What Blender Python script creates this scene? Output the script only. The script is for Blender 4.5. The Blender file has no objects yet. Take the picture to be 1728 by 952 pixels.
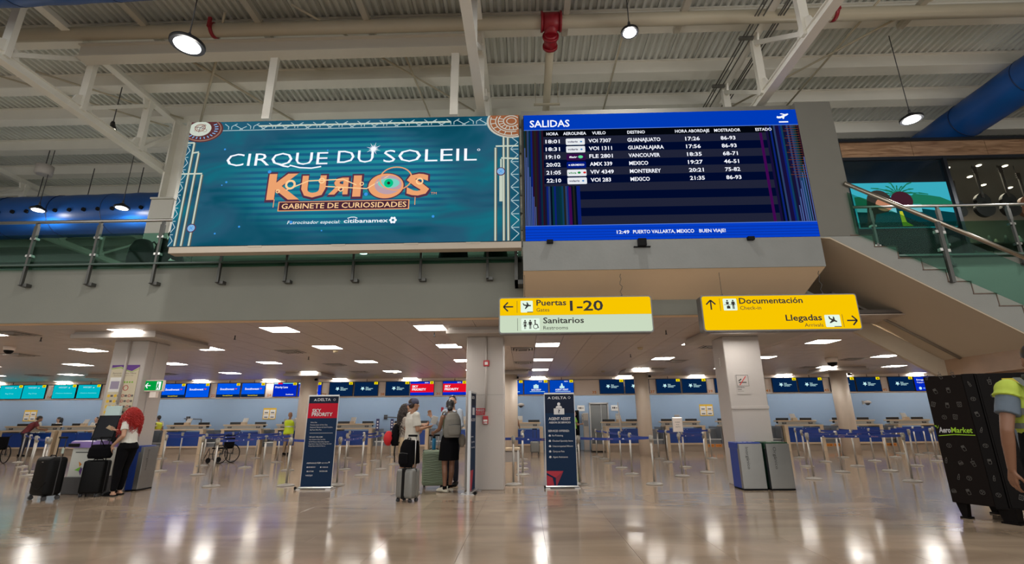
import bpy, bmesh, math, random
from mathutils import Vector, Matrix, noise
C = bpy.context.scene.collection
SC = bpy.context.scene
PI = math.pi
R = random.Random(7)

# ---------------------------------------------------------------- camera
cam_data = bpy.data.cameras.new('camera')
cam = bpy.data.objects.new('camera', cam_data)
C.objects.link(cam)
cam_data.sensor_width = 36.0
cam_data.lens = 815.98 / 1728 * 36.0
cam_data.clip_end = 200
cam.matrix_world = Matrix(((0.99961528, 0.01455832, 0.02360812, 0.0),
                           (0.02671045, -0.27596394, -0.96079678, 0.0),
                           (-0.0074726, 0.96105773, -0.27624663, 1.3),
                           (0, 0, 0, 1)))
SC.camera = cam

# ---------------------------------------------------------------- world, exposure
world = bpy.data.worlds.new('evening')
SC.world = world
world.use_nodes = True
world.node_tree.nodes['Background'].inputs[0].default_value = (0.70, 0.69, 0.66, 1)
world.node_tree.nodes['Background'].inputs[1].default_value = 1.65
SC.view_settings.view_transform = 'Standard'
SC.view_settings.look = 'None'
SC.view_settings.exposure = 0.12
SC.view_settings.gamma = 1.0
SC.view_settings.use_curve_mapping = False
SC.cycles.max_bounces = 8
SC.cycles.diffuse_bounces = 5
SC.cycles.glossy_bounces = 4
SC.cycles.transmission_bounces = 6
SC.cycles.transparent_max_bounces = 32
SC.cycles.sample_clamp_indirect = 4.0
SC.cycles.caustics_reflective = False
SC.cycles.caustics_refractive = False
PANEL_LIGHT = 25.0        # the square ceiling lights
HIGHBAY_WATT = 74.0       # each high-bay lamp


# ---------------------------------------------------------------- materials
MATS = {}


def mat(name, col, rough=0.6, metal=0.0, emit=None, estr=1.0, vary=0.0, scale=4.0, bump=0.0, bscale=60.0, coat=0.0, spec=None, alpha=None):
    if name in MATS:
        return MATS[name]
    m = bpy.data.materials.new(name)
    m.use_nodes = True
    nt = m.node_tree
    b = nt.nodes['Principled BSDF']
    b.inputs['Base Color'].default_value = (*col, 1)
    b.inputs['Roughness'].default_value = rough
    b.inputs['Metallic'].default_value = metal
    if spec is not None:
        b.inputs['Specular IOR Level'].default_value = spec
    if coat:
        b.inputs['Coat Weight'].default_value = coat
    if alpha is not None:
        b.inputs['Alpha'].default_value = alpha
    if emit:
        b.inputs['Emission Color'].default_value = (*emit, 1)
        b.inputs['Emission Strength'].default_value = estr
    if vary or bump:
        tc = nt.nodes.new('ShaderNodeTexCoord')
        n = nt.nodes.new('ShaderNodeTexNoise')
        n.inputs['Scale'].default_value = scale
        n.inputs['Detail'].default_value = 4
        nt.links.new(tc.outputs['Object'], n.inputs['Vector'])
        if vary:
            mr = nt.nodes.new('ShaderNodeMapRange')
            mr.inputs[3].default_value = 1 - vary
            mr.inputs[4].default_value = 1 + vary
            nt.links.new(n.outputs[0], mr.inputs[0])
            mx = nt.nodes.new('ShaderNodeVectorMath')
            mx.operation = 'SCALE'
            mx.inputs[0].default_value = col
            nt.links.new(mr.outputs[0], mx.inputs['Scale'])
            nt.links.new(mx.outputs[0], b.inputs['Base Color'])
        if bump:
            n2 = nt.nodes.new('ShaderNodeTexNoise')
            n2.inputs['Scale'].default_value = bscale
            nt.links.new(tc.outputs['Object'], n2.inputs['Vector'])
            bp = nt.nodes.new('ShaderNodeBump')
            bp.inputs['Strength'].default_value = bump
            bp.inputs['Distance'].default_value = 0.01
            nt.links.new(n2.outputs[0], bp.inputs['Height'])
            nt.links.new(bp.outputs[0], b.inputs['Normal'])
    MATS[name] = m
    return m


def emis(name, col, s=1.0):
    """a lit pixel surface: screens, lamps, backlit signs"""
    if name in MATS:
        return MATS[name]
    m = bpy.data.materials.new(name)
    m.use_nodes = True
    nt = m.node_tree
    nt.nodes.clear()
    e = nt.nodes.new('ShaderNodeEmission')
    e.inputs[0].default_value = (*col, 1)
    e.inputs[1].default_value = s
    o = nt.nodes.new('ShaderNodeOutputMaterial')
    nt.links.new(e.outputs[0], o.inputs[0])
    MATS[name] = m
    return m


def srgb(r, g, b):
    f = lambda c: (c / 255 / 12.92) if c / 255 <= 0.04045 else ((c / 255 + 0.055) / 1.055) ** 2.4
    return (f(r), f(g), f(b))


def floor_material():
    m = bpy.data.materials.new('polished_marble')
    m.use_nodes = True
    nt = m.node_tree
    b = nt.nodes['Principled BSDF']
    g = nt.nodes.new('ShaderNodeNewGeometry')
    n1 = nt.nodes.new('ShaderNodeTexNoise'); n1.inputs['Scale'].default_value = 0.9; n1.inputs['Detail'].default_value = 6
    n1.inputs['Distortion'].default_value = 1.2
    mp = nt.nodes.new('ShaderNodeMapping'); mp.inputs['Scale'].default_value = (0.5, 1.6, 1)
    nt.links.new(g.outputs['Position'], mp.inputs[0]); nt.links.new(mp.outputs[0], n1.inputs['Vector'])
    # every slab has a tone of its own
    sn = nt.nodes.new('ShaderNodeVectorMath'); sn.operation = 'SNAP'; sn.inputs[1].default_value = (0.9, 0.9, 10)
    ad = nt.nodes.new('ShaderNodeVectorMath'); ad.operation = 'ADD'; ad.inputs[1].default_value = (0.7 + 9, 0, 5)
    nt.links.new(g.outputs['Position'], ad.inputs[0]); nt.links.new(ad.outputs[0], sn.inputs[0])
    wn = nt.nodes.new('ShaderNodeTexWhiteNoise'); nt.links.new(sn.outputs[0], wn.inputs['Vector'])
    cr = nt.nodes.new('ShaderNodeValToRGB')
    cr.color_ramp.elements[0].position = 0.3; cr.color_ramp.elements[0].color = (0.29, 0.215, 0.152, 1)
    cr.color_ramp.elements[1].position = 0.72; cr.color_ramp.elements[1].color = (0.44, 0.34, 0.25, 1)
    nt.links.new(n1.outputs[0], cr.inputs[0])
    mr = nt.nodes.new('ShaderNodeMapRange'); mr.inputs[3].default_value = 0.88; mr.inputs[4].default_value = 1.06
    nt.links.new(wn.outputs[0], mr.inputs[0])
    sc = nt.nodes.new('ShaderNodeVectorMath'); sc.operation = 'SCALE'
    nt.links.new(cr.outputs[0], sc.inputs[0]); nt.links.new(mr.outputs[0], sc.inputs['Scale'])
    nt.links.new(sc.outputs[0], b.inputs['Base Color'])
    n2 = nt.nodes.new('ShaderNodeTexNoise'); n2.inputs['Scale'].default_value = 2.2; n2.inputs['Detail'].default_value = 3
    nt.links.new(g.outputs['Position'], n2.inputs['Vector'])
    r2 = nt.nodes.new('ShaderNodeMapRange'); r2.inputs[3].default_value = 0.08; r2.inputs[4].default_value = 0.17
    nt.links.new(n2.outputs[0], r2.inputs[0]); nt.links.new(r2.outputs[0], b.inputs['Roughness'])
    n3 = nt.nodes.new('ShaderNodeTexNoise'); n3.inputs['Scale'].default_value = 5.0; n3.inputs['Detail'].default_value = 2
    mp3 = nt.nodes.new('ShaderNodeMapping'); mp3.inputs['Scale'].default_value = (0.35, 1.6, 1)
    nt.links.new(g.outputs['Position'], mp3.inputs[0]); nt.links.new(mp3.outputs[0], n3.inputs['Vector'])
    bp = nt.nodes.new('ShaderNodeBump'); bp.inputs['Strength'].default_value = 0.045; bp.inputs['Distance'].default_value = 0.012
    nt.links.new(n3.outputs[0], bp.inputs['Height']); nt.links.new(bp.outputs[0], b.inputs['Normal'])
    b.inputs['Specular IOR Level'].default_value = 0.38
    return m


def glass(name, tint, opaque=0.12):
    m = bpy.data.materials.new(name)
    m.use_nodes = True
    nt = m.node_tree
    nt.nodes.clear()
    t = nt.nodes.new('ShaderNodeBsdfTransparent'); t.inputs[0].default_value = (*tint, 1)
    gl = nt.nodes.new('ShaderNodeBsdfGlossy'); gl.inputs['Roughness'].default_value = 0.03
    gl.inputs[0].default_value = (0.8, 0.95, 0.9, 1)
    lw = nt.nodes.new('ShaderNodeLayerWeight')
    pw = nt.nodes.new('ShaderNodeMath'); pw.operation = 'POWER'; pw.inputs[1].default_value = 4.0
    fr = nt.nodes.new('ShaderNodeMath'); fr.operation = 'MULTIPLY_ADD'; fr.inputs[1].default_value = 0.35; fr.inputs[2].default_value = 0.012
    nt.links.new(lw.outputs['Facing'], pw.inputs[0]); nt.links.new(pw.outputs[0], fr.inputs[0])
    mx = nt.nodes.new('ShaderNodeMixShader')
    o = nt.nodes.new('ShaderNodeOutputMaterial')
    nt.links.new(fr.outputs[0], mx.inputs[0]); nt.links.new(t.outputs[0], mx.inputs[1]); nt.links.new(gl.outputs[0], mx.inputs[2])
    nt.links.new(mx.outputs[0], o.inputs[0])
    return m


# ---------------------------------------------------------------- mesh helpers
def link(o, parent=None):
    C.objects.link(o)
    if parent is not None:
        o.parent = parent
    return o


class MB:
    def __init__(s):
        s.b = bmesh.new()

    def box(s, x0, x1, y0, y1, z0, z1, bev=0.0, seg=1):
        r = bmesh.ops.create_cube(s.b, size=1.0)
        vs = r['verts']
        for v in vs:
            v.co = Vector(((x0 + x1) / 2 + v.co.x * (x1 - x0), (y0 + y1) / 2 + v.co.y * (y1 - y0), (z0 + z1) / 2 + v.co.z * (z1 - z0)))
        if bev:
            es = list({e for v in vs for e in v.link_edges})
            bmesh.ops.bevel(s.b, geom=es, offset=bev, segments=seg, affect='EDGES', profile=0.5)
        return s

    def prism(s, pts, a0, a1, axis='y'):
        """polygon pts (u,v) extruded along axis from a0 to a1. y: (x,z); x: (y,z); z: (x,y)"""
        def P(u, v, a):
            return {'y': (u, a, v), 'x': (a, u, v), 'z': (u, v, a)}[axis]
        A = [s.b.verts.new(P(u, v, a0)) for u, v in pts]
        B = [s.b.verts.new(P(u, v, a1)) for u, v in pts]
        n = len(pts)
        f = [s.b.faces.new(A), s.b.faces.new(B[::-1])]
        for i in range(n):
            f.append(s.b.faces.new((A[i], B[i], B[(i + 1) % n], A[(i + 1) % n])))
        bmesh.ops.recalc_face_normals(s.b, faces=f)
        return s

    def tube(s, p0, p1, r0, r1=None, n=12, caps=True):
        r1 = r0 if r1 is None else r1
        p0, p1 = Vector(p0), Vector(p1)
        d = (p1 - p0)
        if d.length < 1e-6:
            return s
        d.normalize()
        u = d.orthogonal().normalized(); w = d.cross(u)
        A = [s.b.verts.new(p0 + (u * math.cos(2 * PI * i / n) + w * math.sin(2 * PI * i / n)) * r0) for i in range(n)]
        B = [s.b.verts.new(p1 + (u * math.cos(2 * PI * i / n) + w * math.sin(2 * PI * i / n)) * r1) for i in range(n)]
        for i in range(n):
            f = s.b.faces.new((A[i], A[(i + 1) % n], B[(i + 1) % n], B[i])); f.smooth = True
        if caps:
            s.b.faces.new(A[::-1]); s.b.faces.new(B)
        return s

    def path(s, pts, r, n=8, flat=None):
        pts = [Vector(p) for p in pts]
        rings = []
        u = None
        for i, p in enumerate(pts):
            d = (pts[min(i + 1, len(pts) - 1)] - pts[max(i - 1, 0)]).normalized()
            if u is None:
                u = d.orthogonal().normalized()
            else:
                u = (u - d * u.dot(d))
                u = u.normalized() if u.length > 1e-5 else d.orthogonal().normalized()
            w = d.cross(u)
            rr = r(i / (len(pts) - 1)) if callable(r) else r
            rings.append([s.b.verts.new(p + (u * math.cos(2 * PI * k / n) + w * math.sin(2 * PI * k / n)) * rr) for k in range(n)])
        for a, b in zip(rings, rings[1:]):
            for k in range(n):
                f = s.b.faces.new((a[k], a[(k + 1) % n], b[(k + 1) % n], b[k])); f.smooth = True
        s.b.faces.new(rings[0][::-1]); s.b.faces.new(rings[-1])
        return s

    def lathe(s, prof, c=(0, 0, 0), n=24, axis='z'):
        c = Vector(c)
        rings = []
        for r, z in prof:
            ring = []
            for k in range(n):
                a = 2 * PI * k / n
                if axis == 'z':
                    v = Vector((r * math.cos(a), r * math.sin(a), z))
                elif axis == 'y':
                    v = Vector((r * math.cos(a), z, r * math.sin(a)))
                else:
                    v = Vector((z, r * math.cos(a), r * math.sin(a)))
                ring.append(s.b.verts.new(c + v))
            rings.append(ring)
        fs = []
        for a, b in zip(rings, rings[1:]):
            for k in range(n):
                f = s.b.faces.new((a[k], a[(k + 1) % n], b[(k + 1) % n], b[k])); f.smooth = True; fs.append(f)
        fs.append(s.b.faces.new(rings[0][::-1])); fs.append(s.b.faces.new(rings[-1]))
        bmesh.ops.recalc_face_normals(s.b, faces=fs)
        return s

    def ell(s, c, r, n=12, rot=None):
        c = Vector(c)
        m = max(6, n // 2 + 2)
        def pt(a, e):
            p = Vector((math.cos(a) * math.cos(e) * r[0], math.sin(a) * math.cos(e) * r[1], math.sin(e) * r[2]))
            return s.b.verts.new(c + (rot @ p if rot is not None else p))
        lo, hi = pt(0, -PI / 2), pt(0, PI / 2)
        L = [[pt(2 * PI * k / n, -PI / 2 + PI * j / m) for k in range(n)] for j in range(1, m)]
        for k in range(n):
            k2 = (k + 1) % n
            s.b.faces.new((lo, L[0][k2], L[0][k])).smooth = True
            s.b.faces.new((hi, L[-1][k], L[-1][k2])).smooth = True
            for a, b in zip(L, L[1:]):
                s.b.faces.new((a[k], a[k2], b[k2], b[k])).smooth = True
        return s

    def flat(s, pts, axis='y', a=0.0, t=0.004):
        return s.prism(pts, a, a - t, axis)

    def disc(s, cx, cz, r, y, t=0.004, n=24, rz=None):
        rz = r if rz is None else rz
        return s.prism([(cx + r * math.cos(2 * PI * k / n), cz + rz * math.sin(2 * PI * k / n)) for k in range(n)], y, y - t)

    def build(s, name, m, parent=None, kind=None, loc=None, me_name=None):
        me = bpy.data.meshes.new(me_name or name)
        s.b.to_mesh(me); s.b.free()
        me.materials.append(m)
        o = bpy.data.objects.new(name, me)
        if loc is not None:
            o.location = loc
        link(o, parent)
        if kind:
            o['kind'] = kind
        return o


def thing(name, label, cat, loc=(0, 0, 0), rz=0.0, group=None):
    o = bpy.data.objects.new(name, None)
    o.empty_display_size = 0.1
    o.location = loc; o.rotation_euler = (0, 0, rz)
    link(o)
    o['label'] = label; o['category'] = cat
    if group:
        o['group'] = group
    return o


def tag(o, label, cat, group=None):
    o['label'] = label; o['category'] = cat
    if group:
        o['group'] = group
    return o


def structure(name, parent=None):
    o = bpy.data.objects.new(name, None)
    link(o, parent)
    o['kind'] = 'structure'
    return o


def inst(src, name, loc, parent, rz=0.0, m=None):
    o = src.copy()
    o.name = name
    o.location = loc
    o.rotation_euler = (0, 0, rz)
    C.objects.link(o)
    o.parent = parent
    return o


def copy_tree(o, parent=None):
    c = o.copy(); C.objects.link(c); c.parent = parent
    for ch in list(o.children):
        copy_tree(ch, c)
    return c


TXT = {}


def text_mesh(s, bold):
    k = (s, bold)
    if k not in TXT:
        cu = bpy.data.curves.new('text', 'FONT')
        cu.body = s
        cu.size = 1.0
        cu.resolution_u = 2
        cu.offset = bold
        ob = bpy.data.objects.new('text', cu)
        me = bpy.data.meshes.new_from_object(ob)
        bpy.data.objects.remove(ob); bpy.data.curves.remove(cu)
        TXT[k] = me
    return TXT[k]


CAPH = None


def text(parent, s, x0, x1, zb, cap, y, m, name='lettering', bold=0.0, mirror=False, rot=None, slant=0.0, loc=None):
    """flat lettering facing -Y, from x0 to x1, baseline zb, capital height cap"""
    global CAPH
    if CAPH is None:
        h = text_mesh('H', 0.0)
        CAPH = max(v.co.y for v in h.vertices)
    src = text_mesh(s, bold)
    me = src.copy()
    xs = [v.co.x for v in me.vertices]
    a, b = min(xs), max(xs)
    k = cap / CAPH
    for v in me.vertices:
        u = (v.co.x - a) / (b - a)
        if mirror:
            u = 1 - u
        v.co = Vector((x0 + u * (x1 - x0) + slant * v.co.y * k, y, zb + v.co.y * k))
    me.materials.clear(); me.materials.append(m)
    o = bpy.data.objects.new(name, me)
    link(o, parent)
    if loc is not None:
        o.location = loc
    if rot is not None:
        o.rotation_euler = rot
    return o


def rrect(x0, x1, z0, z1, r, n=4):
    p = []
    for cx, cz, a0 in ((x1 - r, z1 - r, 0), (x0 + r, z1 - r, 90), (x0 + r, z0 + r, 180), (x1 - r, z0 + r, 270)):
        for k in range(n + 1):
            a = math.radians(a0 + 90 * k / n)
            p.append((cx + r * math.cos(a), cz + r * math.sin(a)))
    return p


# palette
steel_white = mat('painted_steel', (0.80, 0.78, 0.71), 0.55, vary=0.08, scale=2)
deck_grey = mat('deck_metal', (0.70, 0.72, 0.69), 0.55, metal=0.0, vary=0.15, scale=1.0)
pipe_cream = mat('cream_pipe', (0.50, 0.45, 0.34), 0.4, vary=0.05)
red_iron = mat('red_iron', (0.30, 0.01, 0.02), 0.4)
blue_duct = mat('blue_duct', (0.004, 0.065, 0.27), 0.38, vary=0.25, scale=1.4, bump=0.35, bscale=3.0)
plaster = mat('grey_plaster', (0.22, 0.225, 0.198), 0.85, vary=0.07, scale=1.2, bump=0.15, bscale=40)
plaster_warm = mat('warm_plaster', (0.78, 0.61, 0.42), 0.8, vary=0.04, scale=1.0)
column_white = mat('column_white', (0.44, 0.405, 0.38), 0.55, vary=0.05, scale=2.0, bump=0.1, bscale=30)
tile_mat = mat('ceiling_tile', (0.47, 0.395, 0.345), 0.35, vary=0.06, scale=3.0, bump=0.25, bscale=120)
grid_dark = mat('ceiling_grid', (0.10, 0.085, 0.075), 0.7)
black_metal = mat('black_metal', (0.012, 0.012, 0.014), 0.4, metal=0.2)
black_plastic = mat('black_plastic', (0.004, 0.004, 0.005), 0.5, spec=0.12)
dark_grey = mat('dark_grey', (0.05, 0.05, 0.055), 0.5)
chrome = mat('brushed_steel', (0.55, 0.54, 0.52), 0.28, metal=1.0, vary=0.05)
post_steel = mat('post_steel', (0.42, 0.40, 0.37), 0.38, metal=0.8)
rail_dark = mat('rail_post', (0.10, 0.10, 0.095), 0.4, metal=0.6)
belt_blue = mat('belt_blue', (0.006, 0.03, 0.22), 0.6)
wood_light = mat('pale_wood', (0.62, 0.49, 0.34), 0.4, vary=0.06, scale=3)
counter_blue = mat('counter_blue', (0.004, 0.045, 0.27), 0.35)
stone_base = mat('stone_plinth', (0.33, 0.26, 0.20), 0.35, vary=0.12, scale=5)
wall_blue = mat('blue_grey_wall', (0.26, 0.37, 0.53), 0.7, vary=0.03, scale=0.8)
wall_beige = mat('beige_bulkhead', (0.86, 0.77, 0.70), 0.7)
grey_machine = mat('conveyor_grey', (0.20, 0.21, 0.23), 0.4, metal=0.4)
paper = mat('paper_white', (0.72, 0.72, 0.70), 0.7)
print_dark = mat('print_dark', (0.02, 0.02, 0.02), 0.7)
orange_label = mat('orange_label', (0.75, 0.25, 0.02), 0.6)
glow_white = emis('glow_white', (0.95, 0.97, 1.0), 0.95)
tag_yellow = emis('tag_yellow', srgb(250, 225, 0), 0.85)
tag_black = emis('tag_black', (0.01, 0.01, 0.0), 1.0)
screen_black = mat('screen_frame', (0.006, 0.006, 0.008), 0.3)
glass_green = glass('green_glass', (0.52, 0.73, 0.66))
glass_clear = glass('clear_glass', (0.86, 0.90, 0.91))
marble_brown = mat('brown_marble', (0.34, 0.22, 0.14), 0.3, vary=0.25, scale=3)

# ================================================================= SETTING
# ---- floor: slabs near the camera one by one, the rest one field
floor = structure('floor')
fm = floor_material()
MB().box(-32, 24, -6, 31, -0.30, -0.012).build('screed', grid_dark, floor)
S = 0.9
slab = MB().box(0.001, S - 0.001, 0.001, S - 0.001, -0.02, 0.0, 0.0008)
slab = slab.build('slab', fm, floor, loc=(-0.7, 4.0, 0))
for j in range(9):
    y = 4.0 + j * S
    for i in range(-16, 17):
        if (i, j) == (0, 0):
            continue
        if len(floor.children) > 298:
            break
        inst(slab, 'slab', (-0.7 + i * S, y, 0), floor)
X0, X1, Y0, Y1 = -0.7 - 16 * S, -0.7 + 17 * S, 4.0, 4.0 + 9 * S
f = MB()
def slabs(xa, xb, ya, yb):
    f.box(xa, xb, ya, yb, -0.02, -0.0005)
slabs(-32, 24, -6, Y0); slabs(-32, X0, Y0, Y1); slabs(X1, 24, Y0, Y1); slabs(-32, 24, Y1, 31)
f.build('slab_field', fm, floor, kind='stuff')

# ---- check-in hall ceiling: tiles one by one near the opening
CZ = 3.17
G = 0.634
ceiling = structure('ceiling')
MB().box(-30, 20, 9.10, 22.4, CZ + 0.03, CZ + 0.10).build('ceiling_backing', grid_dark, ceiling)
LX = [-24.45, -21.28, -18.11, -14.94, -11.77, -8.60, -5.43, -2.26, 0.276, 4.08, 7.25, 11.05, 13.59, 16.76]
LK = [0, 4, 9, 14, 19]
GX0, GY0 = -2.26, 9.57
def cell(x):
    return round((x - GX0) / G)
light_cells = {(cell(x), k) for x in LX for k in LK}
DIF = [(-10.86, 9.92), (-13.86, 13.01), (-19.03, 18.73), (-13.82, 19.04), (-6.43, 13.02), (-6.42, 16.19), (-6.43, 18.85), (-0.08, 12.85),
       (-0.08, 16.25), (-0.08, 18.9), (5.04, 16.38), (5.03, 18.88), (4.82, 13.01), (10.79, 16.4), (10.7, 19.01)]
dif_cells = {(math.floor((x - GX0) / G), math.floor((y - GY0) / G)) for x, y in DIF}
tile = None
rest = MB()
cnt = 0
for k in range(-1, 20):
    for i in range(-40, 34):
        if (i, k) in light_cells or (i, k) in dif_cells:
            continue
        x, y = GX0 + i * G, GY0 + k * G
        if y < 9.3 and k == -1:
            y0 = 9.11 - y
        else:
            y0 = 0.004
        near = (k <= 6 and -14 <= i <= 17) or (k <= 2 and -22 <= i <= 20)
        if k == -1 or not near or cnt >= 280:
            rest.box(x + 0.004, x + G - 0.004, y + y0, y + G - 0.004, CZ, CZ + 0.02)
            continue
        cnt += 1
        if tile is None:
            tile = MB().box(0.004, G - 0.004, 0.004, G - 0.004, 0, 0.02, 0.003).build('ceiling_tile', tile_mat, ceiling, loc=(x, y, CZ))
        else:
            inst(tile, 'ceiling_tile', (x, y, CZ), ceiling)
rest.build('ceiling_tile_field', tile_mat, ceiling, kind='stuff')

# ---- mezzanine slab, fascia, soffit
MEZ = 4.30
mez = structure('floor_2')
MB().box(-32, 5.17, 8.90, 31, CZ + 0.14, MEZ).box(5.17, 24, 10.12, 31, CZ + 0.14, 4.62).build('mezzanine_slab', plaster, mez)
MB().box(-32, 5.17, 8.87, 8.90, CZ, MEZ).build('wall_front', plaster, None, kind='structure')
MB().box(-32, 5.17, 8.905, 9.10, CZ, CZ + 0.13).build('trim_1', plaster_warm, None, kind='structure')
MB().box(5.17, 24, 10.09, 10.12, CZ, 4.66).box(5.14, 5.17, 8.9, 10.12, CZ, 4.3).build('wall_stair', plaster, None, kind='structure')
MB().box(5.17, 24, 10.125, 10.3, CZ, CZ + 0.13).build('trim_2', plaster_warm, None, kind='structure')
# board housing: box in front of the mezzanine, its sloped underside and side
hb = structure('wall_board')
MB().box(0.0, 5.17, 8.0, 8.86, 3.80, 4.34).build('housing_band', mat('band_plaster', (0.235, 0.243, 0.238), 0.8, vary=0.10, scale=2.5, bump=0.2, bscale=20), hb)
MB().prism([(8.02, 3.80), (8.87, 3.46), (8.87, 3.80)], 0.0, 5.17, 'x').build('soffit', plaster_warm, hb)
MB().box(0.0, 5.83, 8.12, 8.87, 4.34, 7.08).build('housing_wall', mat('housing_plaster', (0.165, 0.162, 0.143), 0.85, vary=0.05), hb)
MB().box(5.17, 5.83, 8.0, 8.12, 4.34, 7.06).build('housing_edge', MATS['housing_plaster'], hb)

# ---- back wall, bulkhead
MB().box(-30, 20, 21.9, 22.3, 2.37, CZ + 0.03).build('wall_bulkhead', wall_beige, None, kind='structure')
MB().box(-30, 20, 21.87, 21.9, 3.02, 3.05).build('trim_3', mat('trim_dark', (0.2, 0.18, 0.16), 0.5), None, kind='structure')
MB().box(-30, 3.0, 23.6, 23.8, 0, 3.05).box(3.9, 20, 23.6, 23.8, 0, 3.05).box(3.0, 3.9, 23.6, 23.8, 2.08, 3.05).build('wall_back', wall_blue, None, kind='structure')
for i, x in enumerate([-20, -15.2, -10.4, -5.6, -0.6, 6.4, 9.8, 14.6]):
    pass
MB().box(-31, -30, 9, 24, 0, CZ).build('wall_left', plaster_warm, None, kind='structure')
MB().box(20, 20.3, 10, 24, 0, CZ).build('wall_right', plaster_warm, None, kind='structure')
# upper hall end walls
MB().box(-32, 24, 30.6, 31, 4.3, 9.6).build('wall_end', mat('far_wall', (0.34, 0.37, 0.34), 0.8, vary=0.1), None, kind='structure')
MB().box(-32.3, -32, -6, 31, 0, 9.6).build('wall_side_left', mat('side_wall', (0.35, 0.34, 0.31), 0.8), None, kind='structure')
MB().box(24, 24.3, -6, 31, 0, 9.6).build('wall_side_right', MATS['side_wall'], None, kind='structure')
for i, x in enumerate([-27, -22, -17, -12, -7, -2, 3, 8, 13, 18]):
    t = thing('cove_light', 'linear light fitting hidden behind the bulkhead over the counters, ' + ['far left', 'second', 'third', 'fourth', 'fifth', 'sixth', 'seventh', 'eighth', 'ninth', 'far right'][i], 'light', (x, 22.42, 2.98), 0, 'linear lights behind the bulkhead')
    MB().box(-2.2, 2.2, -.05, .05, .01, .06).build('housing', column_white, t)
    MB().box(-2.15, 2.15, -.035, .035, 0, .008).build('tube', emis('tube_glow', (1.0, 0.97, 0.92), 30.0), t)
MB().box(-30, 20, 22.3, 23.8, 3.05, 3.12).build('ceiling_3', plaster_warm, None, kind='structure')
# door in the back wall
dr = structure('door_1')
dm = mat('door_grey', (0.17, 0.18, 0.185), 0.5, vary=0.05)
MB().box(3.06, 3.56, 23.62, 23.66, 0, 2.04).build('door_leaf', dm, dr)
MB().box(3.57, 3.84, 23.62, 23.66, 0, 2.04).build('door_leaf', dm, dr)
MB().box(3.0, 3.06, 23.55, 23.7, 0, 2.08).box(3.84, 3.9, 23.55, 23.7, 0, 2.08).box(3.0, 3.9, 23.55, 23.7, 2.04, 2.1).build('door_frame', chrome, dr)

# ---- columns of the setting
def square_column(name, x0, x1, y0, y1, cap, seam=None, band=None):
    o = structure(name)
    MB().box(x0, x1, y0, y1, 0, 3.03, 0.012).build('shaft', column_white, o)
    MB().box(*cap, 3.03, 3.115, 0.004).box(cap[0] + .04, cap[1] - .04, cap[2] + .04, cap[3] - .04, 3.115, CZ).build('capital', plaster_warm if 0 else column_white, o)
    return o
c1 = square_column('column_1', -8.87, -8.11, 10.2, 10.85, (-9.48, -7.67, 9.77, 11.59))
MB().box(-8.52, -8.475, 10.17, 10.2, 1.55, 3.03).build('conduit', column_white, c1)
MB().tube((-8.50, 10.165, 1.7), (-8.50, 10.165, 3.03), 0.022).build('pipe', column_white, c1)
MB().box(-8.109, -8.09, 10.42, 10.45, 0, 3.03).build('cover_strip', column_white, c1)
c2 = square_column('column_2', -1.22, -0.44, 10.2, 10.88, (-1.60, 0.24, 9.77, 11.55))
MB().box(-1.222, -0.438, 10.197, 10.2, 1.82, 1.828).build('joint', mat('joint', (0.3, 0.29, 0.27), 0.8), c2)
MB().tube((-0.80, 10.18, 1.5), (-0.80, 10.18, 3.03), 0.02).build('conduit', column_white, c2)
c3 = square_column('column_3', 4.28, 5.05, 10.5, 11.12, (3.90, 5.95, 10.16, 11.85))
MB().box(4.275, 5.055, 10.485, 10.5, 1.50, 1.565, 0.004).build('band', column_white, c3)
MB().box(4.262, 4.28, 10.78, 10.81, 2.4, 2.6).build('junction_cover', column_white, c3)
for i, (x, y, r) in enumerate([(-24.0, 19.3, .33), (-16.3, 19.3, .33), (-8.53, 19.3, .33), (-0.62, 19.3, .33), (4.53, 19.3, .27), (12.1, 19.3, .29)]):
    o = structure('column_%d' % (i + 4))
    MB().lathe([(r, 0), (r, 3.03)], (x, y, 0), 32).build('shaft', mat('round_column', (0.60, 0.51, 0.42), 0.4, vary=0.04, scale=2), o)
    MB().box(x - .75, x + .75, 18.6, 20.0, 3.03, 3.115).box(x - .7, x + .7, 18.65, 19.95, 3.115, CZ).build('capital', column_white, o)
    MB().box(x + r - .02, x + r + .05, 19.05, 19.15, 2.88, 2.96).tube((x + r + .02, 19.05, 2.92), (x + r + .02, 18.97, 2.90), .03, n=8).build('bracket', black_plastic, o)

# ---- roof: deck sheets, purlins, trusses
RZ = 9.25
roof = structure('ceiling_2')
def deck_sheet_mesh():
    b = MB()
    w, h = 0.61, 0.06
    p = []
    for k in range(4):
        x = k * w / 4
        p += [(x, 0), (x + 0.055, 0), (x + 0.075, h), (x + 0.13, h), (x + 0.1525, 0)]
    pts = [p[0]] + [q for k, q in enumerate(p) if k > 0]
    out = []
    for q in pts:
        if not out or abs(out[-1][0] - q[0]) > 1e-6 or abs(out[-1][1] - q[1]) > 1e-6:
            out.append(q)
    out[-1] = (w - 0.008, out[-1][1])
    low = [(x, RZ + z) for x, z in out]
    up = [(x, RZ + z + 0.004) for x, z in out][::-1]
    b.prism(low + up, 0, 34.9, 'y')
    return b
ds = deck_sheet_mesh().build('deck_sheet', deck_grey, roof, loc=(-32, -4, 0))
for i in range(1, 92):
    inst(ds, 'deck_sheet', (-32 + i * 0.61, -4, 0), roof)
MB().box(-32, 24, -4, 31, RZ + 0.07, RZ + 0.2).build('roof_backing', mat('roof_dark', (0.03, 0.03, 0.03), 0.9), roof)

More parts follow.
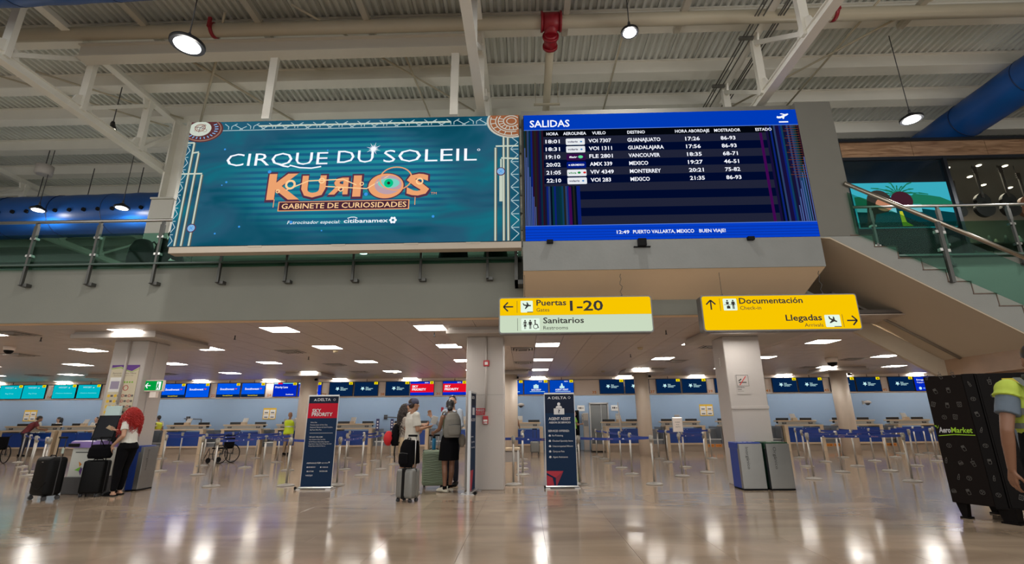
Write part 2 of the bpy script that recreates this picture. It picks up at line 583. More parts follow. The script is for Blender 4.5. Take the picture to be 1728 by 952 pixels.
PY = [-2.0, 0.2, 2.3, 4.4, 6.5, 8.03, 9.48, 10.68, 12.1, 13.5, 14.9, 16.4, 18.0, 19.8, 21.8, 24.0, 27.0]
for k, y in enumerate(PY):
    b = MB()
    b.box(-31.9, 23.9, y - .15, y + .15, 8.90, 8.93).box(-31.9, 23.9, y - .012 - .1, y + .012 - .1, 8.93, 9.22).box(-31.9, 23.9, y - .15, y + .15, 9.22, 9.25)
    o = b.build('roof_purlin', steel_white)
    v = k - 5
    nm = ['nearest', 'second', 'third', 'fourth', 'fifth', 'sixth', 'seventh', 'eighth', 'ninth', 'tenth', 'eleventh', 'twelfth']
    tag(o, ('grey steel roof purlin running left to right, %s of those beyond the cream pipe' % nm[v]) if v >= 0 else 'grey steel roof purlin above the viewer, number %s nearer than the cream pipe' % ['five', 'four', 'three', 'two', 'one'][k], 'beam', 'roof purlins')
# purlin stiffener brackets seen on the beams
def truss(x, label, y_end, tzone=(8.72, 8.89), zb=7.3):
    t = thing('roof_truss', label, 'truss', (x, 0, 0), 0, 'roof trusses')
    w = .085
    ys = [-2.0, 0.2, 2.3, 4.4, 6.7, 8.2, 9.72, 10.8, 12.2, 13.7, 15.2, 16.8, 18.6, 20.6, 22.8, 25, 27.5]
    ys = [y for y in ys if y <= y_end + 0.01]
    b = MB().box(-w, w, ys[0], y_end, zb - .02, zb).box(-.012, .012, ys[0], y_end, zb, zb + .18).box(-w * .6, w * .6, ys[0], y_end, zb + .16, zb + .175)
    b.build('bottom_chord', steel_white, t)
    b = MB().box(-w, w, ys[0], y_end, tzone[0], tzone[0] + .02).box(-.012, .012, ys[0], y_end, tzone[0] + .02, tzone[1])
    b.build('top_chord', steel_white, t)
    for i, y in enumerate(ys):
        MB().prism([(y - .30, zb + .02), (y + .30, zb + .02), (y + .16, zb + .36), (y - .05, zb + .42), (y - .16, zb + .36)], -.02, .02, 'x').build('gusset_plate', steel_white, t)
        MB().prism([(y - .22, tzone[1] - .02), (y + .22, tzone[1] - .02), (y + .1, tzone[0] - .2), (y - .1, tzone[0] - .25), (y - .16, tzone[0] - .1)], -.02, .02, 'x').build('gusset_plate', steel_white, t)
        MB().box(-.075, .075, y - .05, y + .05, zb + .1, tzone[0] + .05).build('web_post', steel_white, t)
        if i + 1 < len(ys):
            y2 = ys[i + 1]
            d = Vector((0, y2 - y, tzone[0] - zb - .25)); L = d.length; a = math.atan2(d.z, d.y)
            m = MB().box(-.05, .05, 0, L, -.04, .04)
            o = m.build('web_diagonal', steel_white, t)
            o.location = (0, y + .04, zb + .18); o.rotation_euler = (a, 0, 0)
    return t
truss(-16.0, 'grey roof truss at the far left above the blue duct', 27.5)
truss(-8.9, 'grey roof truss running back above the left end of the large teal screen', 10.8)
truss(-0.8, 'grey roof truss above the gap between the teal screen and the departures board', 27.5)
truss(4.75, 'grey roof truss above the right end of the departures board', 27.5)
truss(15.8, 'grey roof truss on the right beyond the blue duct', 27.5)
# support of truss over left column line
o = MB().box(-8.98, -8.40, 10.45, 10.95, 4.3, 6.52, .02).box(-8.98, -8.40, 10.42, 10.98, 6.52, 6.56).build('upper_pier', mat('pier_white', (0.62, 0.60, 0.54), 0.5), None)
tag(o, 'white upper-level pier behind the glass railing left of the teal screen', 'pillar')
o = MB().box(-8.86, -8.82, 10.5, 10.9, 6.56, 8.72).box(-8.50, -8.46, 10.5, 10.9, 6.56, 8.72).box(-8.82, -8.5, 10.69, 10.71, 6.56, 8.72).build('steel_column', steel_white)
tag(o, 'grey steel I-column standing on the white upper pier beside the teal screen', 'column')
# lower beam left with two hangers carrying the teal screen
t = thing('carrier_beam', 'grey steel beam below the roof carrying the teal screen on two hangers', 'beam', (0, 0, 0))
MB().box(-8.8, -.75, 7.72, 7.98, 8.30, 8.33).box(-8.8, -.75, 7.78, 7.80, 8.33, 8.58).box(-8.8, -.75, 7.72, 7.98, 8.58, 8.61).build('beam_web', mat('beam_light', (0.58, 0.54, 0.46), 0.5), t)
for x in (-4.90, -1.28):
    MB().box(x - .075, x + .075, 7.90, 7.98, 6.9, 8.3).build('hanger', steel_white, t)
# cream fire main with its branch
t = thing('fire_main_pipe', 'large cream fire main pipe running across under the roof with a red tee', 'pipe', (0, 0, 0))
MB().tube((-22, 7.62, 8.76), (20, 7.66, 8.72), 0.125, n=20).build('main_pipe', pipe_cream, t)
MB().tube((.60, 7.9, 8.48), (.60, 12.5, 8.40), 0.085, n=16).build('branch_pipe', pipe_cream, t)
rt = MB().tube((.42, 7.64, 8.74), (.80, 7.64, 8.74), .17, n=20).tube((.61, 7.64, 8.74), (.60, 7.72, 8.5), .12, n=16).tube((.60, 7.70, 8.52), (.60, 8.02, 8.47), .125, n=16)
rt.tube((.60, 7.74, 8.51), (.60, 7.79, 8.50), .16, n=16).tube((.60, 7.97, 8.48), (.60, 8.02, 8.47), .15, n=16).tube((.41, 7.64, 8.74), (.45, 7.64, 8.74), .19, n=20).tube((.77, 7.64, 8.74), (.81, 7.64, 8.74), .19, n=20)
rt.build('tee_fitting', red_iron, t)
for x in (-6.02, 6.0):
    MB().lathe([(.13, -.03), (.15, -.03), (.15, .03), (.13, .03)], (x, 7.63, 8.74), 20, 'x').box(x - .03, x + .03, 7.45, 7.49, 8.68, 8.9).build('pipe_clamp', red_iron, t)
MB().box(.3, .9, 9.58, 9.63, 8.29, 8.33).tube((.34, 9.6, 8.3), (.34, 9.6, 8.9), .008, n=6).tube((.86, 9.6, 8.3), (.86, 9.6, 8.9), .008, n=6).build('hanger', pipe_cream, t)
# short channel struts
st = ['left end, beside the round lamp', 'second from the left', 'just left of the middle truss', 'right of the red tee', 'between the small lamp and right truss', 'right of the right truss']
for (a, b), w in zip((((-7.36, 6.6), (-7.35, 8.1)), ((-5.09, 6.6), (-5.07, 8.07)), ((-2.97, 6.6), (-2.9, 8.02)), ((.9, 6.6), (.88, 8.07)), ((3.15, 6.6), (3.09, 8.07)), ((7.61, 6.6), (7.53, 8.11))), st):
    m = MB().box(a[0] - .06, a[0] + .06, a[1], b[1], 8.78, 8.79).box(a[0] - .06, a[0] - .05, a[1], b[1], 8.79, 8.88).box(a[0] + .05, a[0] + .06, a[1], b[1], 8.79, 8.88)
    for yy in (b[1] - .15, b[1] - .35):
        m.box(a[0] - .012, a[0] + .012, yy, yy + .04, 8.775, 8.785)
    tag(m.build('channel_strut', mat('strut_cream', (0.45, 0.42, 0.35), 0.5)), 'short cream channel strut crossing the fire main pipe, ' + w, 'strut', 'channel struts')
# bracing rods
rods = [((-5.62, 7.3), (-6.26, 8.11), 'short and vertical right of the round lamp'), ((-6.55, 8.53), (-8.34, 10.72), 'slanting down left to the teal screen corner clock'),
        ((-7.1, 8.56), (-5.9, 10.77), 'slanting right above the teal screen'), ((-4.27, 7.17), (-3.38, 8.1), 'short, left of the middle truss'),
        ((-3.05, 8.51), (-1.18, 10.53), 'long, ending at the middle truss'), ((-2.46, 8.5), (-2.34, 10.69), 'nearly straight, left of the middle truss'),
        ((2.1, 7.71), (2.08, 10.68), 'running back from the small round lamp'), ((6.77, 7.0), (6.65, 10.65), 'running back right of the departures board truss'),
        ((7.95, 7.2), (5.2, 10.7), 'crossing behind the right truss'), ((-10.76, 8.74), (-8.68, 10.57), 'crossing behind the left truss'),
        ((-11.7, 8.86), (-9.3, 10.9), 'at the upper left edge below the truss')]
for a, b, w in rods:
    m = MB().tube((a[0], a[1], 8.84), (b[0], b[1], 8.84), .022 if 'teal' not in w else .028, n=8)
    tag(m.build('bracing_rod', pipe_cream), 'thin cream roof bracing rod, ' + w, 'rod', 'roof bracing rods')
# wire bundle beside right truss
m = MB()
for dx in (-.28, -.22, -.12, .16, .20, .26):
    m.tube((4.75 + dx, 4, 8.66), (4.75 + dx, 10.9, 8.66), .014, n=6)
for y in (8.1, 9.55):
    m.box(4.4, 4.68, y - .03, y + .03, 8.62, 8.68)
tag(m.build('conduit_bundle', mat('conduit_grey', (0.16, 0.155, 0.14), 0.45, metal=0.5)), 'bundle of thin grey conduits following the right roof truss', 'conduit')

# ducts
def duct(pts, r, label, holes=False):
    t = thing('fabric_duct', label, 'duct', (0, 0, 0))
    m = MB()
    n = 28
    P0, P1 = Vector(pts[0]), Vector(pts[1])
    L = (P1 - P0).length
    k = int(L / .25)
    path = [P0.lerp(P1, i / k) for i in range(k + 1)]
    m.path(path, lambda u: r * (1 + .012 * math.sin(u * L / .9 * 2 * PI) + .006 * math.sin(u * L * 9)), n)
    m.build('duct_body', blue_duct, t)
    d = (P1 - P0).normalized()
    for i in range(int(L / 1.6)):
        c = P0 + d * (0.8 + 1.6 * i)
        MB().tube(c - d * .012, c + d * .012, r * 1.017, n=n, caps=True).build('duct_seam', mat('duct_seam', (0.002, 0.02, 0.09), 0.5), t)
    return t, d, L
duct(((-20, 6.02, 8.05), (2.2, 5.55, 8.20)), .46, 'blue fabric air duct crossing the top left corner of the view')
duct(((11.14, 2.0, 8.455), (11.14, 17.0, 8.455)), .45, 'large blue fabric air duct at the upper right running to the shop front')
t, d, L = duct(((-24, 13.1, 7.15), (-9.2, 12.9, 7.30)), .62, 'blue fabric air duct with a row of air holes behind the left glass railing')
for i in range(34):
    p = Vector((-23.4 + i * .42, 13.092 - i * .00568 - .64, 7.07 + i * .0042))
    MB().lathe([(.055, -.01), (.055, .05)], p, 12, 'y').build('air_hole', black_plastic, t)
for i in range(9):
    x = -22.5 + i * 1.55
    MB().tube((x, 13.05, 7.7), (x, 13.05, 8.9), .012, n=6).build('hanger_wire', dark_grey, t)

# ================================================================= LAMPS
lens_glow = emis('lamp_lens', (0.93, 0.97, 1.0), 12.0)
def highbay(x, y, z, r, label, top=9.25, light=True, power=1.0, side=None):
    t = thing('high_bay_lamp', label, 'lamp', (x, y, z), 0, 'round high bay lamps')
    b = MB().lathe([(r * 1.28, 0), (r * 1.34, .01), (r * 1.34, .045), (r * 1.1, .06), (r * .55, .075), (r * .5, .13), (r * .2, .14)], n=36)
    for k in range(24):
        a = 2 * PI * k / 24
        b.tube((r * 1.24 * math.cos(a), r * 1.24 * math.sin(a), .05), (r * .55 * math.cos(a), r * .55 * math.sin(a), .11), .006, n=4)
    b.build('housing', black_metal, t)
    MB().lathe([(r * .98, -.004), (r, .002)], n=32).build('lens', lens_glow, t)
    MB().tube((0, 0, .13), (0, 0, .24), .035, .02, n=10).build('mount', dark_grey, t)
    MB().tube((0, 0, .22), (0, 0, top - z), .009 if r < .2 else .014, n=6).build('drop_rod', dark_grey, t)
    if light:
        ld = bpy.data.lights.new('lamp_light', 'AREA'); ld.shape = 'DISK'; ld.size = 2 * r; ld.energy = HIGHBAY_WATT * power; ld.color = (1.0, 0.97, 0.92)
        lo = bpy.data.objects.new('lamp_light', ld); lo.location = (0, 0, -.012); link(lo, t)
        pd = bpy.data.lights.new('lamp_fill', 'POINT'); pd.shadow_soft_size = r * .6; pd.energy = HIGHBAY_WATT * .22 * (power if side is None else side); pd.color = (1.0, 0.96, 0.90)  # added point light, fills sideways and up to the roof beyond the flat lens
        po = bpy.data.objects.new('lamp_fill', pd); po.location = (0, 0, -r * .9); link(po, t)
    return t
highbay(-5.22, 6.13, 7.0, .185, 'large round black high bay lamp at the upper left below the cream pipe')
highbay(1.95, 7.08, 7.9, .115, 'small round high bay lamp shining above the departures board')
highbay(7.98, 8.8, 7.15, .15, 'round high bay lamp at the upper right beside the large blue duct', power=1.6, side=3.5)
highbay(-13.45, 12.0, 7.02, .14, 'round lamp in front of the left blue duct, the left one of two')
highbay(-11.05, 11.97, 7.02, .14, 'round lamp in front of the left blue duct, the right one of two')
highbay(12.1, 8.5, 7.1, .15, 'round lamp at the right edge below the large blue duct')
for i, (x, y) in enumerate([(-12, 2), (-5.2, 1), (2.0, 1), (9, 2), (-9, -3.5), (-1.5, -3.5), (6, -3.5)]):  # unseen lamps added behind the viewer to light the hall
    highbay(x, y, 7.2, .185, 'unseen added round high bay lamp behind the viewer, %s' % ['far left', 'left', 'right', 'far right', 'second row left', 'second row middle', 'second row right'][i], power=.8)
for i, (x, y) in enumerate([(-14, 19), (-6, 17), (2, 17), (-1.5, 12.5), (-6.5, 12.5)]):
    highbay(x, y, 7.4, .15, 'round lamp over the mezzanine, ' + ['far back left', 'back left', 'back right', 'behind the teal screen right', 'behind the teal screen left'][i], power=1.5)
# black spot lamp and white drum
t = thing('spot_lamp', 'small black spot lamp hanging under the left roof truss', 'lamp', (-9.35, 9.4, 7.80))
MB().tube((0, 0, .1), (.09, -.05, -.09), .045, .07, n=14).tube((0, 0, .1), (0, 0, .17), .05, .03, n=10).build('housing', black_metal, t)
MB().tube((.09, -.05, -.092), (.094, -.052, -.10), .055, n=14).build('lens', emis('warm_lens', (1, .9, .7), 8), t)
MB().tube((0, 0, .15), (0, 0, 1.1), .01, n=6).build('drop_rod', dark_grey, t)
t = thing('junction_drum', 'small white drum hanging from the roof at the left', 'fixture', (-13.6, 12.0, 8.12))
MB().lathe([(.14, 0), (.2, .02), (.2, .28), (.14, .3)], n=20).build('drum', column_white, t)
MB().tube((0, 0, .3), (0, 0, .8), .012, n=6).build('drop_rod', dark_grey, t)

# square ceiling lights
panel_glow = emis('panel_glow', (1.0, 0.955, 0.89), PANEL_LIGHT)
row_name = ['nearest row', 'second row', 'third row', 'fourth row', 'last row']
proto = None
for k in range(5):
    for i, x in enumerate(LX):
        y = GY0 + LK[k] * G
        if (x < -20 and k < 3) or (x > 12 and k < 2) or x + .6 < -25:
            continue
        if proto is None:
            proto = thing('ceiling_light', '', 'light', (x, y, CZ), 0, 'square ceiling lights')
            MB().box(.02, G - .02, .02, G - .02, .006, .012).build('diffuser', panel_glow, proto)
            MB().box(.0, G, .0, .02, 0, .03).box(0, G, G - .02, G, 0, .03).box(0, .02, .02, G - .02, 0, .03).box(G - .02, G, .02, G - .02, 0, .03).build('frame', column_white, proto)
            o = proto
        else:
            o = copy_tree(proto); o.location = (x, y, CZ)
        o['label'] = 'square recessed ceiling light, %s over the check-in hall, number %d from the left' % (row_name[k], i + 1)
# ceiling diffusers, detectors, sprinklers
proto = None
for i, (ci, ck) in enumerate(sorted(dif_cells)):
    x, y = GX0 + ci * G + G / 2, GY0 + ck * G + G / 2
    if proto is None:
        proto = thing('air_diffuser', '', 'vent', (x, y, CZ), 0, 'ceiling air diffusers')
        b = MB()
        for s_, z in ((.30, -.0), (.23, -.02), (.15, -.03)):
            b.box(-s_, s_, -s_, -s_ + .035, z - .012, z).box(-s_, s_, s_ - .035, s_, z - .012, z).box(-s_, -s_ + .035, -s_ + .035, s_ - .035, z - .012, z).box(s_ - .035, s_, -s_ + .035, s_ - .035, z - .012, z)
        b.build('louvre', column_white, proto)
        MB().box(-.3, .3, -.3, .3, .02, .03).build('opening', black_plastic, proto)
        o = proto
    else:
        o = copy_tree(proto); o.location = (x, y, CZ)
    o['label'] = 'square air diffuser in the check-in hall ceiling, number %d counting from the left' % (i + 1)
for (x, y), w in zip([(-5.12, 12.98), (-5.06, 19.02), (3.11, 13.07), (3.09, 19.4)], ['left of the middle column, near', 'left of the middle column, far', 'right of the gates sign, near', 'right of the gates sign, far']):
    tag(MB().lathe([(.03, -.06), (.06, -.05), (.075, -.01), (.075, 0)], (x, y, CZ), 16).build('smoke_detector', mat('detector_cream', (.5, .42, .28), .5)), 'cream smoke detector on the ceiling, ' + w, 'detector', 'ceiling smoke detectors')
for i, (x, y) in enumerate([(-6.36, 14.15), (-1.96, 10.42), (3.08, 10.48), (3.13, 14.41), (-6.42, 10.49), (-10.76, 10.42)]):
    tag(MB().lathe([(.02, -.09), (.012, -.06), (.012, 0)], (x, y, CZ), 8).lathe([(.028, -.092), (.028, -.088)], (x, y, CZ), 8).build('sprinkler', dark_grey), 'small sprinkler head on the ceiling, ' + ['between the left and middle columns, far', 'just left of the middle column', 'under the gap between the two signs', 'right of the middle column, far', 'between the left and middle columns, near', 'left of the left column'][i], 'sprinkler', 'sprinkler heads')
def dome_cam(x, y, z, label, s=1.0, name='dome_camera'):
    t = thing(name, label, 'camera', (x, y, z))
    MB().lathe([(.11 * s, -.1 * s), (.12 * s, 0)], n=20).build('housing', wall_beige, t)
    MB().ell((0, 0, -.1 * s), (.095 * s, .095 * s, .09 * s), 16).build('dome', black_plastic, t)
dome_cam(9.83, 15.84, 3.17, 'dome camera hanging from the ceiling right of the right column', 1.5)
dome_cam(-12.74, 11.62, 3.17, 'dark dome camera on the ceiling at the far left', 1.0)
for x, z, l in ((-0.2, 2.0, 'left of the agent assist banner'), (15.7, 1.98, 'at the right end above the counters')):
    t = thing('wall_camera', 'white dome camera on the back wall ' + l, 'camera', (x, 23.58, z))
    MB().box(-.04, .04, -.02, .0, -.06, .1).box(-.02, .02, -.3, -.02, .04, .07).lathe([(.16, -.02), (.14, .06), (.05, .10)], (0, -.3, 0), 16).build('arm', column_white, t)
    MB().ell((0, -.3, -.02), (.1, .1, .09), 14).build('dome', dark_grey, t)

# ================================================================= RAILINGS
def glass_rail(name, label, x0, x1, y, ztop, posts, zb, zfoot, glass_top):
    t = thing(name, label, 'railing', (0, 0, 0))
    MB().tube((x0, y, ztop), (x1, y, ztop), .032, n=14).build('handrail', chrome, t)
    for x in posts:
        b = MB().prism([(y + .02, zfoot), (y + .02, ztop - .03), (y - .03, ztop - .03), (y - .03, zfoot + .02), (y - .06, zfoot)], x - .022, x + .022, 'x')
        b.box(x - .022, x + .10, y - .005, y + .10, zfoot - .01, zfoot + .05).box(x - .035, x + .035, y - .035, y + .025, ztop - .36, ztop - .10)
        p = b.build('rail_post', rail_dark, t)
        for zz in (zb + .25, glass_top - .12):
            for a_ in (x - .06, x + .025):
                MB().box(a_, a_ + .035, y - .03, y + .05, zz, zz + .045).build('glass_clamp', chrome, p)
    xs = [x0] + [p for p in posts if x0 < p < x1] + [x1]
    for a, b in zip(xs, xs[1:]):
        if b - a > .2:
            MB().box(a + .015, b - .015, y + .03, y + .042, zb, glass_top).build('glass_pane', glass_green, t)
glass_rail('glass_railing', 'long glass railing with steel handrail along the mezzanine edge on the left', -16, -.02, 8.76, 5.21, [-14.9, -13.6, -12.3, -11.0] + [-9.72, -8.43, -7.15, -5.86, -4.56, -3.26, -1.96, -.68], 4.22, 3.88, 4.95)
glass_rail('glass_railing', 'glass railing with steel handrail in front of the guitar shop', 7.25, 14, 10.03, 5.79, [7.66, 9.12, 10.62, 12.1, 13.5], 4.60, 4.4, 5.43)
MB().box(-32, -.02, 8.72, 8.87, 4.28, 4.31).box(5.9, 24, 9.98, 10.09, 4.62, 4.66).build('trim_4', mat('floor_edge', (0.06, 0.10, 0.085), .35), None, kind='structure')
# bracket box beside the housing
tag(MB().box(-.16, -.10, 8.55, 8.87, 3.72, 4.55).box(-.16, .0, 8.55, 8.87, 3.72, 3.80).build('screen_bracket', rail_dark), 'dark steel bracket at the corner left of the board housing', 'bracket')

# ================================================================= TEAL SCREEN
YF = 8.0
t = thing('led_screen', 'large teal circus show advertising screen hanging over the mezzanine edge', 'screen', (0, YF, 0))
sx0, sx1, sz0, sz1 = -6.38, -0.045, 4.36, 6.91


def teal_material():
    m = bpy.data.materials.new('teal_picture')
    m.use_nodes = True
    nt = m.node_tree; nt.nodes.clear()
    tc = nt.nodes.new('ShaderNodeTexCoord')
    mp = nt.nodes.new('ShaderNodeMapping'); mp.inputs['Scale'].default_value = (.45, 1, 1.1)
    nt.links.new(tc.outputs['Object'], mp.inputs[0])
    n = nt.nodes.new('ShaderNodeTexNoise'); n.inputs['Scale'].default_value = 1.1; n.inputs['Detail'].default_value = 3; n.inputs['Distortion'].default_value = .8
    nt.links.new(mp.outputs[0], n.inputs['Vector'])
    cr = nt.nodes.new('ShaderNodeValToRGB'); cr.color_ramp.interpolation = 'B_SPLINE'
    E = cr.color_ramp.elements
    E[0].position = .25; E[0].color = (*srgb(10, 52, 74), 1)
    E[1].position = .8; E[1].color = (*srgb(30, 132, 150), 1)
    for p, c in ((.40, (4, 84, 104)), (.50, (44, 84, 112)), (.60, (8, 104, 120))):
        e = E.new(p); e.color = (*srgb(*c), 1)
    nt.links.new(n.outputs[0], cr.inputs[0])
    # bright halo behind the lettering
    sep = nt.nodes.new('ShaderNodeSeparateXYZ'); nt.links.new(tc.outputs['Object'], sep.inputs[0])
    m2 = nt.nodes.new('ShaderNodeMapping'); m2.inputs['Location'].default_value = (3.3 * .42, 0, -5.6 * .85); m2.inputs['Scale'].default_value = (.42, 0, .85)
    nt.links.new(tc.outputs['Object'], m2.inputs[0])
    ln = nt.nodes.new('ShaderNodeVectorMath'); ln.operation = 'LENGTH'; nt.links.new(m2.outputs[0], ln.inputs[0])
    mr = nt.nodes.new('ShaderNodeMapRange'); mr.inputs[1].default_value = 1.05; mr.inputs[2].default_value = .55; mr.interpolation_type = 'SMOOTHSTEP'
    nt.links.new(ln.outputs['Value'], mr.inputs[0])
    wv = nt.nodes.new('ShaderNodeTexWave'); wv.wave_type = 'BANDS'; wv.bands_direction = 'Z'; wv.inputs['Scale'].default_value = 2.6; wv.inputs['Distortion'].default_value = .15
    nt.links.new(tc.outputs['Object'], wv.inputs['Vector'])
    c2 = nt.nodes.new('ShaderNodeValToRGB')
    c2.color_ramp.elements[0].position = .25; c2.color_ramp.elements[0].color = (*srgb(24, 96, 138), 1)
    c2.color_ramp.elements[1].position = .6; c2.color_ramp.elements[1].color = (*srgb(36, 142, 156), 1)
    nt.links.new(wv.outputs[0], c2.inputs[0])
    mx = nt.nodes.new('ShaderNodeMix'); mx.data_type = 'RGBA'
    ml = nt.nodes.new('ShaderNodeMath'); ml.operation = 'MULTIPLY'; ml.inputs[1].default_value = .75
    nt.links.new(mr.outputs[0], ml.inputs[0]); nt.links.new(ml.outputs[0], mx.inputs[0])
    nt.links.new(cr.outputs[0], mx.inputs[6]); nt.links.new(c2.outputs[0], mx.inputs[7])
    e = nt.nodes.new('ShaderNodeEmission'); e.inputs[1].default_value = .92
    nt.links.new(mx.outputs[2], e.inputs[0])
    o = nt.nodes.new('ShaderNodeOutputMaterial'); nt.links.new(e.outputs[0], o.inputs[0])
    return m


MB().box(sx0, sx1, .0, .012, sz0, sz1).build('picture', teal_material(), t)
MB().box(sx0 - .01, sx1 + .01, .014, .13, sz0 - .02, sz1 + .01).build('cabinet', black_metal, t)
b = MB().box(sx0 + .05, sx1 + .02, -.02, .16, sz0 - .14, sz0 - .025)
for xx in (-4.9, -3.4, -2.1, -1.0):
    b.box(xx, xx + .25, -.025, .0, sz0 - .05, sz0 - .022)
b.build('support_channel', mat('channel_beige', (.45, .39, .32), .5), t)
pipe_glow = emis('drawn_pipe', srgb(196, 206, 190), .9)
pipe_dark = emis('drawn_pipe_shade', srgb(96, 92, 80), .9)
line_glow = emis('drawn_line', srgb(180, 205, 210), .85)
copper = emis('drawn_copper', srgb(232, 160, 110), .95)
copper_dark = emis('drawn_copper_dark', srgb(84, 50, 74), .9)
gold = emis('drawn_gold', srgb(250, 205, 150), .95)
white_px = emis('white_pixels', (.86, .88, .95), 1.0)
sky_dot = emis('drawn_dot', srgb(60, 150, 230), .9)
pane_blue = emis('drawn_pale_blue', srgb(130, 180, 225), .9)
art = t
def bar(x0, z0, x1, z1, w, m, name='drawn_line', y=-.004):
    d = Vector((x1 - x0, z1 - z0)); L = d.length
    if L < 1e-6: return
    nrm = Vector((-d.y, d.x)) / L * w / 2
    return MB().flat([(x0 + nrm.x, z0 + nrm.y), (x0 - nrm.x, z0 - nrm.y), (x1 - nrm.x, z1 - nrm.y), (x1 + nrm.x, z1 + nrm.y)], a=y, t=.002)
def bars(segs, w, m, name, parent, y=-.004):
    b = MB()
    for x0, z0, x1, z1 in segs:
        d = Vector((x1 - x0, z1 - z0)); L = d.length
        nrm = Vector((-d.y, d.x)) / L * w / 2
        b.flat([(x0 + nrm.x, z0 + nrm.y), (x0 - nrm.x, z0 - nrm.y), (x1 - nrm.x, z1 - nrm.y), (x1 + nrm.x, z1 + nrm.y)], a=y, t=.002)
    return b.build(name, m, parent)
def ring(cx, cz, r0, r1, y, k=28, sx=1.0):
    b = MB()
    for i in range(k):
        a0, a1 = 2 * PI * i / k, 2 * PI * (i + 1) / k
        b.flat([(cx + r0 * sx * math.cos(a0), cz + r0 * math.sin(a0)), (cx + r1 * sx * math.cos(a0), cz + r1 * math.sin(a0)), (cx + r1 * sx * math.cos(a1), cz + r1 * math.sin(a1)), (cx + r0 * sx * math.cos(a1), cz + r0 * math.sin(a1))], a=y, t=.002)
    return b
# pipes on both sides
PL = [(-6.25, sz0, 6.46), (-6.13, sz0, 6.24), (-5.99, sz0, 5.78), (-.482, sz0, 6.22), (-.331, sz0, 6.45), (-.252, sz0, 6.45)]
for x, za, zb in PL:
    bars([(x, za, x, zb)], .058, pipe_dark, 'drawn_pipe', t, -.003)
    bars([(x - .004, za, x - .004, zb)], .030, pipe_glow, 'drawn_pipe', t, -.006)
bars([(-6.38, 6.46, -6.25, 6.46), (-6.25, 6.24, -6.13, 6.26), (-6.38, 5.80, -5.99, 5.80), (-.482, 6.25, -.06, 6.25), (-.38, 6.0, -.06, 5.98)], .03, pipe_glow, 'drawn_pipe', t, -.007)
bars([(-.384, 5.12, -.384, 5.70)], .06, pipe_glow, 'drawn_pipe', t, -.006)
bars([(-.384, 5.70, -.384, 5.98)], .03, pipe_glow, 'drawn_pipe', t, -.006)
seg = []
for i in range(8):
    z = sz0 + i * .262
    seg += [(-.20, z, -.065, z + .13), (-.065, z + .13, -.20, z + .25), (-.2, z + .25, -.06, z + .25)]
    seg += [(-6.375, z + .0, -6.31, z + .10), (-6.31, z + .10, -6.375, z + .2), (-6.375, z + .22, -6.32, z + .22)]
seg.append((-5.765, 6.715, -.653, 6.715))
for i in range(12):
    x = -5.72 + i * .43
    seg += [(x, 6.86, x + .08, 6.80), (x + .08, 6.80, x + .08, 6.74), (x + .14, 6.74, x + .14, 6.80), (x + .14, 6.80, x + .24, 6.86), (x + .2, 6.83, x + .36, 6.73), (x + .3, 6.73, x + .43, 6.80)]
bars(seg, .013, line_glow, 'drawn_lattice', t)
bars([(-5.05, 6.80, -1.34, 6.80)], .034, pipe_glow, 'drawn_pipe', t)
# gauges
for x, z in ((-6.0, 4.70), (-.387, 5.72)):
    MB().disc(x, z, .085, -.008).build('drawn_gauge', copper_dark, t)
    g_ = MB().disc(x, z, .068, -.011).build('drawn_gauge', pane_blue, t)
    bars([(x - .03, z - .03, x + .03, z + .03), (x - .03, z + .03, x + .03, z - .03)], .01, sky_dot, 'gauge_hand', g_, -.014)
# clock upper left, clipped by the screen's corner
def clip_poly(pts, x0, x1, z0, z1):
    def cl(P, inside, inter):
        out = []
        for i in range(len(P)):
            a, b_ = P[i - 1], P[i]
            if inside(b_):
                if not inside(a): out.append(inter(a, b_))
                out.append(b_)
            elif inside(a): out.append(inter(a, b_))
        return out
    ix = lambda X: (lambda a, b_: (X, a[1] + (b_[1] - a[1]) * (X - a[0]) / (b_[0] - a[0])))
    iz = lambda Z: (lambda a, b_: (a[0] + (b_[0] - a[0]) * (Z - a[1]) / (b_[1] - a[1]), Z))
    for ins, it in ((lambda p: p[0] >= x0, ix(x0)), (lambda p: p[0] <= x1, ix(x1)), (lambda p: p[1] >= z0, iz(z0)), (lambda p: p[1] <= z1, iz(z1))):
        if pts: pts = cl(pts, ins, it)
    return pts
def cdisc(cx, cz, r, y, m, name, parent, rz=None, n=40):
    rz = rz or r
    p = clip_poly([(cx + r * math.cos(2 * PI * k / n), cz + rz * math.sin(2 * PI * k / n)) for k in range(n)], sx0, sx1, sz0, sz1)
    if len(p) > 2:
        return MB().flat(p, a=y, t=.002).build(name, m, parent)
clock = cdisc(-6.14, 6.74, .40, -.008, emis('drawn_brown', srgb(92, 50, 52), .9), 'drawn_clock', t, .27)
cdisc(-6.14, 6.74, .37, -.010, emis('drawn_gold2', srgb(150, 110, 96), .9), 'clock_rim', clock, .25)
cdisc(-6.14, 6.745, .345, -.012, MATS['drawn_brown'], 'clock_ring', clock, .23)
cdisc(-6.19, 6.76, .22, -.015, emis('drawn_ivory', srgb(206, 214, 200), .85), 'clock_face', clock, .16)
for cx_, cz_, r_ in ((-6.19, 6.78, .085), (-6.19, 6.78, .055), (-6.09, 6.72, .035), (-6.27, 6.72, .022), (-6.12, 6.83, .03)):
    ring(cx_, cz_, r_ * .82, r_, -.018, 20, 1.25).build('clock_gear', MATS['drawn_gold2'], clock)
bars([(-6.19, 6.78, -6.09, 6.84), (-6.19, 6.78, -6.20, 6.68), (-6.30, 6.80, -6.08, 6.76)], .009, copper_dark, 'clock_hand', clock, -.021)
sg = []
